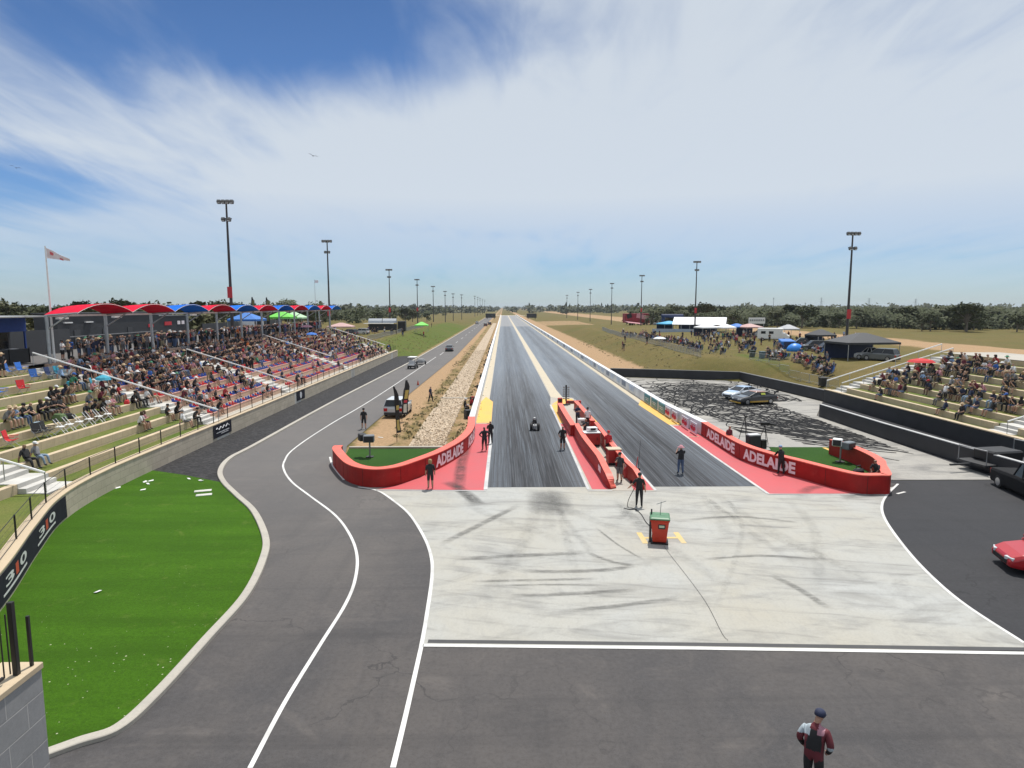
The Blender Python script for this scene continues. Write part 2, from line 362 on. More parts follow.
def gravel(name, a, b2, c3, sc):
    m, nt, b = node_mat(name); v = coords(nt)
    vo = N(nt, 'ShaderNodeTexVoronoi'); vo.inputs['Scale'].default_value = sc; nt.links.new(v, vo.inputs['Vector'])
    big = noise(nt, v, .4, 5, .6)
    sep = N(nt, 'ShaderNodeSeparateColor'); nt.links.new(vo.outputs['Color'], sep.inputs[0])
    c = mixc(nt, rng(nt, sep.outputs[0], .1, .9), a, b2); c = mixc(nt, rng(nt, big, .45, .7, 0, .6), c, c3)
    c = mixc(nt, rng(nt, vo.outputs['Distance'], .35, .7, 0, .6), c, tuple(x * .45 for x in a))
    nt.links.new(c, b.inputs['Base Color']); b.inputs['Roughness'].default_value = .9; bump(nt, b, vo.outputs['Distance'], 1.0, -.06); return m
m_gravel = gravel('dark_gravel', (.011, .0105, .012), (.042, .040, .042), (.016, .015, .017), 5)
m_stone = gravel('pale_stones', (.42, .32, .22), (.60, .49, .36), (.46, .35, .24), 5)
def block_mat(name, a, b2, mortar, bw, bh, axis):
    m, nt, b = node_mat(name)
    g = N(nt, 'ShaderNodeTexCoord'); sp = N(nt, 'ShaderNodeSeparateXYZ'); nt.links.new(g.outputs['Object'], sp.inputs[0])
    cb = N(nt, 'ShaderNodeCombineXYZ')
    along = sp.outputs[1] if axis == 'Y' else math_(nt, 'ADD', sp.outputs[1], sp.outputs[0])
    nt.links.new(along, cb.inputs[0]); nt.links.new(sp.outputs[2], cb.inputs[1])
    br = N(nt, 'ShaderNodeTexBrick'); br.inputs['Scale'].default_value = 1; br.inputs['Brick Width'].default_value = bw; br.inputs['Row Height'].default_value = bh
    br.inputs['Mortar Size'].default_value = .012; br.inputs['Mortar Smooth'].default_value = .4; br.inputs['Bias'].default_value = 0
    br.inputs['Color1'].default_value = (*a, 1); br.inputs['Color2'].default_value = (*b2, 1); br.inputs['Mortar'].default_value = (*mortar, 1)
    nt.links.new(cb.outputs[0], br.inputs['Vector'])
    v = coords(nt); n = noise(nt, v, 1.6, 6, .7); f = noise(nt, v, 18, 4, .7)
    c = mixc(nt, rng(nt, n, .42, .75, 0, .45), br.outputs['Color'], tuple(x * .66 for x in b2)); c = mixc(nt, rng(nt, f, .45, .8, 0, .3), c, tuple(min(1, x * 1.3) for x in a))
    nt.links.new(c, b.inputs['Base Color']); b.inputs['Roughness'].default_value = .85
    bump(nt, b, br.outputs['Fac'], .5, -.012); return m
m_block = block_mat('limestone_block', (.50, .44, .35), (.42, .37, .29), (.24, .21, .17), 1.0, .42, 'Y')
m_block_grey = block_mat('grey_block', (.30, .30, .30), (.25, .25, .26), (.42, .41, .40), .8, .4, 'Y')
m_lip = block_mat('terrace_block', (.56, .45, .31), (.50, .40, .27), (.3, .24, .17), 1.1, .9, 'Y')
m_pinklip = block_mat('seat_terrace_concrete', (.60, .41, .30), (.55, .37, .27), (.36, .24, .18), 2.4, .9, 'Y')
m_cap = paint_ground('sandy_capping', (.52, .415, .28), (.42, .34, .25), .5)
# ------------------------------------------------------------------ terrain
def sstep(a, b, x):
    t = max(0.0, min(1.0, (x - a) / (b - a))); return t * t * (3 - 2 * t)
def lerp(a, b, t): return a + (b - a) * t
def ht(x, y):
    n = .12 * sin(x * .31 + y * .11) + .1 * sin(x * .13 - y * .23 + 2)
    if x < 0:
        # embankment carrying the left stand
        st = 0.0 if x > -22.4 else min(5.6, .3214 * (-22 - x) - .75) if x > -37 else 5.6
        st = max(st, -.05)
        if x < -66: st = lerp(5.6, 2.4, sstep(-66, -80, x))
        sl = 2.6 * sstep(-18.5, -31, x) + .9 * sstep(-35, -90, x)
        far = sstep(330, 420, y)
        sl = lerp(sl, .6 * sstep(-20, -60, x), far)
        t = sstep(133, 146, y)
        z = lerp(st, sl, t)
        if x < -31 and y > 140: z += n
        if x > -16.5: z = 0
    else:
        a = lerp(36, 21.5, sstep(84, 100, y)); 
        z = 2.6 * sstep(a, a + 10.5, x)
        z = lerp(z, .5 * sstep(20, 50, x), sstep(260, 380, y))
        # right stand embankment
        if y < 74:
            rz = 0 if x < 35.4 else min(5.0, .3214 * (x - 35) - .75) if x < 52 else lerp(5.0, 2.2, sstep(56, 75, x))
            z = lerp(max(rz, 0), z, sstep(69, 74, y))
        z = lerp(z, 1.6, sstep(75, 120, x)) if y > 60 else z
        if x > a + 6: z += n * .8
    return z - .05
def axis(a, b, step, far, g):
    v = []; x = a
    while x <= b: v.append(x); x += step
    s = step; x = b
    while x < far: s *= g; x += s; v.append(x)
    s = step; x = a; pre = []
    while x > -far: s *= g; x -= s; pre.append(x)
    return pre[::-1] + v
xs = axis(-70, 90, 1.0, 6000, 1.16); ys = [y for y in axis(-10, 260, 1.5, 9000, 1.12) if y > -400]
me = bpy.data.meshes.new('ground'); vv = []; wv = []
rr = random.Random(3)
for y in ys:
    for x in xs:
        vv.append((x, y, ht(x, y)))
        dirt = green = 0.0
        if -11.5 < x < -1:  # verge between return road and strip
            dirt = .85 * (1 - abs(x + 9.8) / 2.6) + .2 if abs(x + 9.8) < 2.6 else .48
            green = .75 * max(0, 1 - abs(x + 7.6) / .9) + .55 * max(0, 1 - abs(x + 3.6) / .8) + (.5 * sstep(90, 200, y) if x < -7 else 0)
            dirt += .45 * max(0, 1 - abs(x + 3.0) / 1.0)
        if x < -16 and y > 134:
            green = .95 * sstep(-16, -19, x) * sstep(-34, -27, x) * (1 - .6 * sstep(300, 420, y)); dirt = .9 * (1 - sstep(0, 1, abs(x + 18) / 1.3)) * .6
            if x < -34: green = .12
        if x > 16:
            dirt = .95 * sstep(25.0, 21.8, x) * sstep(95, 110, y); green = .30 * sstep(23, 28, x) * sstep(40, 31, x)
            if 72 < y < 112 and 33 < x: green = max(green, .8 * max(0, 1 - abs(x - 39) / 4.5) * sstep(112, 104, y) * sstep(84, 92, y))
            if 74 < x < 110 and y > 60: dirt = max(dirt, .8 * sstep(74, 84, x) * sstep(112, 100, x))
            if 360 < y < 470 and 20 < x < 52: dirt = max(dirt, .55)
            if y > 420: green = min(green, .1)
        if y < 132 and x < -36: dirt = .5
        wv.append((max(0, min(1, dirt)), max(0, min(1, green)), 0, 1))
nx = len(xs)
me.from_pydata(vv, [], [(j * nx + i, j * nx + i + 1, (j + 1) * nx + i + 1, (j + 1) * nx + i) for j in range(len(ys) - 1) for i in range(nx - 1)])
ca = me.color_attributes.new('cover', 'FLOAT_COLOR', 'POINT'); ca.data.foreach_set('color', [c for t in wv for c in t])
for p in me.polygons: p.use_smooth = True
m, nt, b = node_mat('dry_grassland'); v = coords(nt)
at = N(nt, 'ShaderNodeAttribute', attribute_name='cover'); sp = N(nt, 'ShaderNodeSeparateColor'); nt.links.new(at.outputs['Color'], sp.inputs[0])
big = noise(nt, v, .045, 6, .62, .5); mid = noise(nt, v, .45, 6, .68, .4); fine = noise(nt, v, 5, 5, .75)
c = mixc(nt, rng(nt, big, .35, .65), (.172, .128, .050), (.130, .118, .040))
c = mixc(nt, rng(nt, mid, .45, .7, 0, .6), c, (.095, .085, .030))
gm = math_(nt, 'MULTIPLY', math_(nt, 'ADD', sp.outputs[1], math_(nt, 'SUBTRACT', mid, .5)), 1.4, True)
gm2 = rng(nt, math_(nt, 'MULTIPLY', sp.outputs[1], math_(nt, 'ADD', math_(nt, 'MULTIPLY', mid, 2.0), math_(nt, 'SUBTRACT', big, .45))), .30, 1.05)
c = mixc(nt, gm2, c, (.090, .125, .024))
dm = rng(nt, math_(nt, 'ADD', math_(nt, 'MULTIPLY', sp.outputs[0], .95), math_(nt, 'MULTIPLY', math_(nt, 'SUBTRACT', mid, .5), 1.1)), .28, .62)
c = mixc(nt, dm, c, (.40, .265, .155))
c = mixc(nt, rng(nt, fine, .42, .75, 0, .65), c, (.07, .062, .025))
bare = rng(nt, noise(nt, v, .13, 6, .7, .7), .66, .74, 0, .55); c = mixc(nt, bare, c, (.36, .25, .15))
nt.links.new(c, b.inputs['Base Color']); b.inputs['Roughness'].default_value = .95; b.inputs['Specular IOR Level'].default_value = .1
bump(nt, b, fine, .8, .08); me.materials.append(m)
g = bpy.data.objects.new('ground', me); COL.objects.link(g); g['kind'] = 'structure'
# ------------------------------------------------------------------ kerb line of the return road
kerb_in = [P(40, 762), P(78, 748), P(122, 732), P(163, 695), P(212, 640), P(250, 596), P(267, 560), P(269, 538), P(257, 512), P(240, 496), P(226, 482), P(223, 471), P(232, 459), P(256, 446), P(312, 414.5), P(350, 394), P(407, 364.5), P(420, 357)]
K = smooth_path(kerb_in, 8)
for k in range(1, 40): K.append(Vector((-17.2 + .02 * k, K[-1].y + (4 if k < 10 else 16), 0)))
road = [(-16, -4, 0)] + [(p.x, p.y, 0) for p in K if True] + [(-10.0, K[-1].y, 0)] + [tuple(P(456, 356)), tuple(P(375, 422)), tuple(P(347, 446)), (-11.0, 44.4, 0), (-8, 37.6, 0), (-2, 33, 0), (26, 32, 0), (21.5, 36, 0), (22.2, 37.6, 0), (29.5, 37.6, 0), (30, 60.9, 0), (35, 70, 0), (35.2, -4, 0)]
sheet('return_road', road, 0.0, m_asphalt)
# outer apron of darker asphalt on the right (return lane past the stand)
rd = [P(1024, 643), P(960, 601), P(921, 566), P(896, 536), P(884, 517), P(882, 505), P(887, 495), P(898, 484)]
RD = smooth_path(rd, 6)
sheet('pit_return_lane', [(p.x, p.y, 0) for p in RD] + [(22.3, 37.6), (29.5, 37.6), (30, 60.5), (34.9, 69.8), (34.9, 18)], .004, m_asphalt_dark)
# apron
AP = smooth_path([P(421.5, 645), P(426, 620), P(432, 577), P(431, 556), P(424, 537), P(410, 515), P(395, 502), P(378, 491), P(358, 487)], 6)
sheet('start_apron', [tuple(p) for p in AP] + [tuple(P(383, 488)), (-3, 36.6), (16, 36.6), tuple(P(862, 492)), tuple(P(897, 486))] + [tuple(p) for p in RD[::-1]] + [tuple(P(1024, 651))], .008, m_apron)
mb = MB()
ribbon(mb, [p for p in smooth_path([P(393, 768), P(407, 710), P(421, 648)], 4)] + AP, .13, .013); 
ribbon(mb, smooth_path([P(250, 768), P(285, 702), P(320, 645), P(345, 605), P(355, 580), P(357, 556), P(350, 535), P(335, 515), P(310, 496), P(292, 482), P(284, 470), P(284.5, 461), P(295, 448), P(330, 424.5), P(380, 394.5), P(436, 357)], 8), .12, .006)
ribbon(mb, smooth_path([P(330, 457), P(333, 466), P(344, 480)], 5), .13, .006)
ribbon(mb, RD, .12, .014)
ribbon(mb, [P(423, 645.5), P(700, 648.5), P(1060, 654)], .17, .013)
yk = P(456, 352).y
for k in range(14): ribbon(mb, [Vector((-13.6, 140 + 24 * k, 0)), Vector((-13.6, 149 + 24 * k, 0))], .12, .006)
for q in (((378, 437), (383, 437.5)), ((530, 438), (536, 438)), ((905, 492), (897, 494))): 
    if q[0][0] != 530: ribbon(mb, [P(*q[0]), P(*q[1])], .15, .006 if q[0][0] < 500 else .016)
mb.build('white_road_lines', m_white_g, kind='structure', solid=False)
mb = MB(); mb.box((0, 0, 0), (1, 1, 1)); mb.bm.clear()
ribbon(mb, [P(428, 641.5), P(700, 644.6), P(1060, 650)], .20, .013)
mb.build('slot_drain', M('drain_grate', (.04, .04, .042), .6), kind='structure', solid=False)
mb = MB(); wall_strip(mb, K, 0.0, .30, -.02, .12)
mb.build('kerb', m_conc, kind='structure', bevel=.02)
WALLP = smooth_path([(-14.0, 14.5, 0), (-15.4, 17, 0), (-17.4, 22, 0), (-19.5, 26.5, 0), (-21.2, 30.6, 0), (-22.0, 35, 0), (-22.2, 42, 0), (-22.2, 60, 0), (-22.2, 137, 0)], 8)
tl = [tuple(p) for p in WALLP if p.y < 42.5]; kl = [tuple(p) for p in K[:79]]
edge = P(226, 482)
lawn_k = [p for p in offsets(K, .28)[:81] ]
sheet('lawn', [(p.x, p.y) for p in lawn_k] + [tuple(P(223, 483))[:2], tuple(P(185, 475.5))[:2], tuple(P(147, 470))[:2]] + [t[:2] for t in tl[::-1] if t[1] < 40.5] + [(-13.5, 13.2), (lawn_k[0].x - 1.2, lawn_k[0].y - .1)], .03, m_turf)
gk = [p for p in offsets(K, .28)[80:] if p.y < 137.5]
sheet('dark_gravel_strip', [(p.x, p.y) for p in gk] + [(-19, 137.5), (-22.3, 137.2), (-22.3, 40.4)] + [tuple(P(147, 470.5))[:2], tuple(P(185, 476))[:2]], .02, m_gravel)
# ------------------------------------------------------------------ the strip
Y0 = 36.4; YE = 790
LWX = -2.4; RWX = 15.4
sheet('left_lane', [(-1.2, Y0), (4.75, Y0 + .0), (5.25, 55), (4.85, 66), (5.45, 74), (5.6, YE), (-1.5, YE), (-1.5, 60)], .016, m_lane)
sheet('right_lane', [(8.5, Y0), (14.6, Y0), (14.6, YE), (6.65, YE), (6.65, 73), (8.0, 66)], .016, m_lane)
sheet('strip_shoulder', [(LWX, 52), (LWX, YE), (RWX, YE), (RWX, 52), (RWX, 36.8), (-3, 36.8)], .011, m_conc)
sheet('strip_margin_left', [(LWX, 70.5), (-1.55, 67.5), (-1.55, YE), (LWX, YE)], .020, m_cream)
sheet('strip_centre', [(5.6, 78), (5.45, 74), (6.2, 73), (6.8, 74), (6.65, 80), (6.65, YE), (5.6, YE)], .020, m_cream)
sheet('strip_margin_right', [(14.7, 70), (RWX, 66), (RWX, YE), (14.7, YE)], .020, m_cream)
sheet('track_end_road', [(-14, YE + .5), (30, YE + .5), (30, YE + 26), (-14, YE + 26)], .02, m_cream)
red_l = [tuple(P(376, 489.5)), tuple(P(484, 490.5)), tuple(P(491, 424))] + [tuple(P(473, 424))] + [tuple(P(470, 440)), tuple(P(452, 460)), tuple(P(420, 478)), tuple(P(396, 486))]
sheet('red_paint_left', red_l, .020, m_red_g)
sheet('yellow_paint_left', [tuple(P(475, 423.4)), tuple(P(491.3, 423.4)), tuple(P(493, 402)), tuple(P(486, 397)), tuple(P(481, 402))], .024, m_yel_g)
isl = [tuple(P(588, 490.5)), tuple(P(566, 440)), tuple(P(549.5, 405)), tuple(P(561, 397)), tuple(P(573, 398)), tuple(P(611, 441)), tuple(P(656, 491.5))]
sheet('island_concrete', isl, .0215, m_conc)
sheet('red_paint_island_left', [tuple(P(592, 489.6)), tuple(P(612, 489.6)), tuple(P(583, 440)), tuple(P(570, 424)), tuple(P(560.5, 424)), tuple(P(568, 440))], .024, m_red_g)
sheet('yellow_paint_island', [tuple(P(560, 423.2)), tuple(P(570, 423.2)), tuple(P(559, 404.5)), tuple(P(551.5, 405))], .024, m_yel_g)
sheet('yellow_paint_island_head', [tuple(P(552, 404.4)), tuple(P(577, 404.0)), tuple(P(572, 399)), tuple(P(561, 398.6))], .0245, m_yel_g)
sheet('yellow_paint_island_right', [tuple(P(576, 401.5)), tuple(P(597.5, 424)), tuple(P(599.2, 424)), tuple(P(576.5, 400.5))], .025, m_yel_g)
sheet('red_paint_island_right', [tuple(P(653.5, 490.5)), tuple(P(634, 490.5)), tuple(P(598, 425)), tuple(P(600, 425))], .024, m_red_g)
rb = [P(701, 435.5), P(720, 448), P(740, 460), P(768, 470), P(795, 477), P(830, 487.5), P(858, 493.8)]
sheet('red_paint_right', [tuple(P(768.5, 494)), tuple(P(712, 456)), tuple(P(671, 426)), tuple(P(683, 425.6))] + [tuple(p) for p in rb], .020, m_red_g)
sheet('yellow_paint_right', [tuple(P(669, 425)), tuple(P(681, 424.6)), tuple(P(641, 399.5)), tuple(P(638.5, 405))], .024, m_yel_g)
mb = MB()
for path, ww in (([P(485.5, 490), P(492, 430)], .22), ([P(588.5, 490), P(566.5, 440), P(550.5, 405)], .16), ([P(656, 491), P(611.5, 441.5), P(575, 400)], .14), ([P(768, 494), P(711.5, 455), P(670, 425)], .18),
                 ([P(376, 490.5), P(486, 491)], .12), ([P(588, 491), P(612, 491)], .1), ([P(768, 494.5), P(866, 495)], .12)):
    ribbon(mb, path, ww, .029)
mb.build('worn_strip_lines', m_faint, kind='structure', solid=False)
mb = MB()
for y in (57.5, ): ribbon(mb, [Vector((-2.4, y, 0)), Vector((-1.3, y, 0))], .1, .033)
ribbon(mb, [P(687, 437), P(699, 437)], .1, .033); ribbon(mb, [P(566, 435), P(577, 435)], .1, .033)
mb.build('marker_lines', m_cream, kind='structure', solid=False)
mb = MB(); q = P(661, 538)
for dx in (-.85, .85): mb.poly([(q.x + dx - .12, q.y - .7, .015), (q.x + dx + .12, q.y - .7, .015), (q.x + dx + .12, q.y + .7, .015), (q.x + dx - .12, q.y + .7, .015)])
mb.poly([(q.x - .73, q.y - .1, .015), (q.x + .73, q.y - .1, .015), (q.x + .73, q.y + .1, .015), (q.x - .73, q.y + .1, .015)])
mb.build('yellow_bin_marking', m_binmark, kind='structure', solid=False)
sheet('pale_stone_strip', [tuple(P(407, 448)), tuple(P(441, 448)), tuple(P(455, 420)), (-4.3, 90), (-4.1, 420), (-6.4, 420), (-6.9, 90), tuple(P(425, 420))], -.02, m_stone)
# tyre marks and stains (thin worn sheets)
def mark_mat(name, col, lo, hi, sc, mx):
    m, nt, b = node_mat(name); tr = N(nt, 'ShaderNodeBsdfTransparent'); mx_ = N(nt, 'ShaderNodeMixShader')
    f = rng(nt, noise(nt, coords(nt), sc, 6, .7), lo, hi, 0, mx)
    b.inputs['Base Color'].default_value = (*col, 1); b.inputs['Roughness'].default_value = .7
    nt.links.new(f, mx_.inputs[0]); nt.links.new(tr.outputs[0], mx_.inputs[1]); nt.links.new(b.outputs[0], mx_.inputs[2])
    nt.links.new(mx_.outputs[0], nt.nodes['Material Output'].inputs[0]); return m
m_mark = mark_mat('rubber_mark', (.03, .03, .032), .22, .6, 1.1, .85); m_mark2 = mark_mat('light_rubber_mark', (.08, .08, .082), .34, .8, .8, .34); m_mark3 = mark_mat('lane_rubber_mark', (.03, .032, .036), .25, .75, .5, .55)
m_stain = mark_mat('dry_stain', (.20, .21, .225), .25, .5, 1.1, .85)
def scuff_mat(name, sc, lo, hi, mx):
    m, nt, b = node_mat(name); tr = N(nt, 'ShaderNodeBsdfTransparent'); mx_ = N(nt, 'ShaderNodeMixShader')
    a = rng(nt, noise(nt, coords(nt, sc), 1.0, 7, .8), lo, hi, 0, mx)
    uv = N(nt, 'ShaderNodeAttribute', attribute_name='edge'); a = math_(nt, 'MULTIPLY', a, uv.outputs['Fac'])
    b.inputs['Base Color'].default_value = (.05, .05, .05, 1); b.inputs['Roughness'].default_value = .8
    nt.links.new(a, mx_.inputs[0]); nt.links.new(tr.outputs[0], mx_.inputs[1]); nt.links.new(b.outputs[0], mx_.inputs[2])
    nt.links.new(mx_.outputs[0], nt.nodes['Material Output'].inputs[0]); return m
def soft_ribbon(name, paths, m, z):
    """worn marks that thin out towards their own edges and ends"""
    V_ = []; F_ = []; E_ = []
    for path, ww in paths:
        rows = [offsets(path, ww * k) for k in (-.5, -.2, .2, .5)]; n = len(path); b0 = len(V_)
        for j, r in enumerate(rows):
            for i, p in enumerate(r):
                e = min(1, min(i, n - 1 - i) / (n * .22)); V_.append((p.x, p.y, z)); E_.append(0 if j in (0, 3) else e)
        for j in range(3):
            for i in range(n - 1): F_.append((b0 + j * n + i, b0 + j * n + i + 1, b0 + (j + 1) * n + i + 1, b0 + (j + 1) * n + i))
        z += .0004
    me = bpy.data.meshes.new(name); me.from_pydata(V_, [], F_); a = me.attributes.new('edge', 'FLOAT', 'POINT'); a.data.foreach_set('value', E_)
    me.materials.append(m); o = bpy.data.objects.new(name, me); COL.objects.link(o); o['kind'] = 'structure'; return o
m_scuff = scuff_mat('dry_scuff', (1.2, 8, 1), .36, .72, .7); m_scuff2 = scuff_mat('faint_scuff', (2.6, 2.6, 1), .38, .80, .24)
soft_ribbon('scuff_marks', [(smooth_path([P(x, y) for x, y in q], 8), w_) for q, w_ in (
    ([(515, 571), (560, 572), (610, 570), (634, 566)], .42), ([(470, 582), (530, 580.5), (600, 579)], .26), ([(510, 596), (565, 594.5), (640, 590)], .36), ([(585, 552), (612, 562), (636, 566)], .3), ([(596, 528), (618, 545), (645, 561)], .16),
    ([(450, 560), (520, 556), (590, 553)], .5), ([(495, 586), (560, 585), (600, 586)], .2), ([(560, 612), (620, 606), (680, 598)], .35), ([(700, 560), (760, 556), (820, 560)], .3), ([(690, 520), (740, 517), (800, 523)], .35), ([(770, 575), (800, 590), (830, 610)], .4), ([(440, 545), (480, 525), (520, 505)], .5))], m_scuff, .0205)
R_ = random.Random(17); ps_ = []
for i in range(15):
    x0 = R_.choice([R_.gauss(1.8, 1.4), R_.gauss(11.5, 1.6), R_.uniform(-3, 16)]); y0 = R_.uniform(33.5, 37.0); k = R_.uniform(-4.2, 4.2) - (x0 - 6) * .2; L_ = R_.uniform(4, 14)
    ps_.append((smooth_path([Vector((x0, y0, 0)), Vector((x0 + k * .2, y0 - L_ * .4, 0)), Vector((x0 + k, y0 - L_, 0))], 7), R_.uniform(.3, .9)))
soft_ribbon('apron_rubber_haze', ps_, m_scuff2, .0260)
mb = MB()
for i in range(40):
    x0 = R_.choice([R_.gauss(1.9, 1.3), R_.gauss(11.6, 1.5)]); y0 = R_.uniform(36.6, 46); L_ = R_.uniform(14, 60); dx = R_.uniform(-.5, .5)
    pass
def stain(name, ring, z):
    sheet(name, [tuple(P(*q)) for q in ring], z, m_stain)
soft_ribbon('burnout_stain', [([P(548, 489), P(548.5, 495), P(549, 500), P(549, 505), P(549, 510), P(549, 516)], 2.6)], scuff_mat('burnout_stain_mat', (.9, .9, 1), -.1, .6, .42), .0195)
soft_ribbon('red_paint_stain', [(smooth_path([P(465, 436), P(466, 448), P(462, 462), P(460, 476), P(458, 492)], 5), .9), (smooth_path([P(445, 482), P(456, 487), P(470, 497), P(480, 506)], 5), .9)], scuff_mat('dark_stain_mat', (1.4, 1.4, 1), .25, .6, .6), .0240)
soft_ribbon('right_paint_stain', [(smooth_path([P(800, 494), P(812, 488), P(825, 487)], 5), .8), (smooth_path([P(840, 497), P(860, 496), P(885, 495)], 5), .8)], m_scuff, .0310)
# skid pad
sheet('skid_pad', [(15.9, 47), (15.9, 95.6), (33, 90), (35, 70), (29.9, 60.8), (29.9, 37.7), (22.6, 37.7), (23.6, 44.6), (19, 46)], .006, m_pad)
mb = MB(); z = .010
R_ = random.Random(5)
def inpad(x, y):
    if y > 90.5: return 17.2 < x < 32.5 and y < 94.5
    if y > 70: return 17.2 < x < 33.6
    if y > 61: return 18 < x < 29
    if y > 52: return 19.5 < x < 29
    return 22.5 < x < 29 and y > 40 + (29 - x) * .8
for i in range(360):
    if i < 250: cx = R_.gauss(25, 3.2); cy = R_.gauss(73, 8.5); r = abs(R_.gauss(3.6, 2.0)) + 1.0
    else: cx = R_.uniform(33, 44); cy = R_.uniform(58, 66); r = R_.uniform(10, 20)
    a0 = R_.uniform(0, 2 * pi); da = R_.uniform(2.0, 7.5) * R_.choice((-1, 1)) / max(1, r * .25)
    if i >= 250: a0 = radians(R_.uniform(185, 200)); da = R_.uniform(.5, 1.1)
    dr = R_.uniform(-.25, .25) * r; ww = R_.uniform(.10, .22); run = []; n = 40
    for k in range(n + 1):
        t = k / n; rr_ = r + dr * t; x = cx + rr_ * cos(a0 + da * t); y = cy + rr_ * 1.0 * sin(a0 + da * t)
        if inpad(x, y): run.append(Vector((x, y, 0)))
        else:
            if len(run) > 2: ribbon(mb, run, ww, z); z += .00002
            run = []
    if len(run) > 2: ribbon(mb, run, ww, z); z += .00002
mb.build('skid_pad_tyre_marks', M('burnt_rubber', (.017, .017, .018), .9, .5, .7, 0, .12), kind='structure', solid=False)

mb = MB(); R_ = random.Random(12)
for i in range(2600):
    y = 48 + 110 * R_.random() ** 1.7; x = R_.uniform(-6.9, -4.3); r = R_.uniform(.035, .10); n = 5; a0 = R_.uniform(0, 6); c = Vector((x, y, -.02))
    A = [mb.bm.verts.new(c + Vector((r * cos(a0 + 2 * pi * k / n) * R_.uniform(.7, 1.2), r * sin(a0 + 2 * pi * k / n) * R_.uniform(.7, 1.2), 0))) for k in range(n)]
    B = [mb.bm.verts.new(Vector((v.co.x * .55 + x * .45, v.co.y * .55 + y * .45, -.02 + r * R_.uniform(.6, 1.0)))) for v in A]
    for k in range(n): mb.face([A[k], A[(k + 1) % n], B[(k + 1) % n], B[k]])
    mb.face(B)
m, nt, b = node_mat('loose_stone'); g_ = N(nt, 'ShaderNodeNewGeometry'); c_ = ramp(nt, g_.outputs['Random Per Island'], [(0, (.36, .27, .18)), (.5, (.52, .41, .29)), (1, (.66, .56, .44))]); nt.links.new(c_, b.inputs['Base Color']); b.inputs['Roughness'].default_value = .9
o = mb.build('loose_stones', m, solid=False); tag(o, 'loose pale stones covering the strip beside the left wall', 'stones', kind='stuff')
# ------------------------------------------------------------------ trackside walls
m_red = M('red_wall_paint', (.31, .011, .009), .55, .2, 1.2, 0, .3); m_redtop = M('faded_red_top', (.72, .13, .09), .55, .1, 2)
def scuffed(m, col, dark, amt):
    nt = m.node_tree; b = nt.nodes['Principled BSDF']; src = b.inputs['Base Color'].links[0].from_socket; v = coords(nt, (1, 1, 2.5))
    f = rng(nt, noise(nt, v, .9, 7, .75, .6), .55, .78, 0, amt); f2 = rng(nt, noise(nt, v, 5, 5, .8), .60, .75, 0, amt * .8)
    c = mixc(nt, f, src, col); c = mixc(nt, f2, c, dark); nt.links.new(c, b.inputs['Base Color'])
scuffed(m_red, (.40, .06, .05), (.06, .012, .012), .6); m_redtop = M('faded_red_top', (.72, .13, .09), .55, .1, 2)
scuffed(m_redtop, (.62, .22, .17), (.30, .06, .05), .55)
m_whitew = M('white_wall_paint', (.70, .71, .72), .5, .16, .6); scuffed(m_whitew, (.52, .50, .47), (.22, .21, .20), .6); m_letter = M('white_lettering', (.80, .74, .76), .5, .05)
m_black = M('black_plastic', (.012, .012, .013), .5); m_dark = M('charcoal_paint', (.030, .031, .034), .6); m_grey = M('grey_metal', (.30, .31, .32), .45, .1, 3, .6)
m_galv = M('galvanised_steel', (.42, .44, .46), .4, .1, 3, .7); m_white = M('white_paint', (.78, .78, .77), .45, .06); m_chrome = M('bright_metal', (.6, .6, .6), .25, .05, 3, .9)
def arclen(path):
    s = [0.0]
    for a, b in zip(path, path[1:]): s.append(s[-1] + (b - a).length)
    return s
def at_s(path, S_, s):
    s = max(0, min(S_[-1] - 1e-4, s)); lo, hi = 0, len(S_) - 1
    while hi - lo > 1:
        mid = (lo + hi) // 2
        if S_[mid] <= s: lo = mid
        else: hi = mid
    t = (s - S_[lo]) / max(1e-9, S_[hi] - S_[lo]); a, b = path[lo], path[hi]
    d = (b - a).normalized(); return a.lerp(b, t), d
def near_s(path, S_, q): 
    i = min(range(len(path)), key=lambda k: (path[k] - q).length); return S_[i]
WH = 1.08
def red_text(path, S_, side, s_a, s_b, zb, h, parent, name='lettering'):
    def mp(x, y):
        p, d = at_s(path, S_, s_a + (s_b - s_a) * x); n = Vector((-d.y, d.x, 0)) * side
        return Vector((p.x + n.x * .012, p.y + n.y * .012, zb + h * y))
    return text_obj(name, 'ADELAIDE', mp, m_letter, parent, .045, 14)
# right hand wall
t = thing('barrier_wall', 'long white and red wall with ADELAIDE lettering curving round the right turf island', 'barrier', (0, 0, 0), 0, 'barrier walls beside the strip')
rp = smooth_path([P(701, 435), P(720, 447.5), P(740, 459.5), P(767, 469.5), P(795, 477.2), P(830, 487), P(858, 493.6), P(880, 494.2), P(890, 493.2), Vector((22.55, 37.1, 0)), Vector((23.15, 38.3, 0)), Vector((23.5, 39.9, 0)), Vector((23.6, 42.2, 0)), Vector((23.4, 44.6, 0))], 8)
RS = arclen(rp)
q0 = rp[0]
wp = [Vector((RWX, 790, 0)), Vector((RWX, 300, 0)), Vector((RWX, 90, 0)), Vector((RWX + .05, 62, 0)), Vector((q0.x, q0.y + .02, 0))]
mb = MB(); wall_strip(mb, wp, 0, .55, -.02, WH); mb.build('white_wall', m_whitew, t, bevel=.03)
mb = MB(); wall_strip(mb, rp, 0, .5, -.02, WH - .05); mb.build('red_wall', m_red, t)
mb = MB(); wall_strip(mb, rp, -.012, .512, WH - .05, WH); mb.build('coping', m_redtop, t)
red_text(rp, RS, -1, near_s(rp, RS, P(706, 439)), near_s(rp, RS, P(734, 456.5)), .17, .72, t)
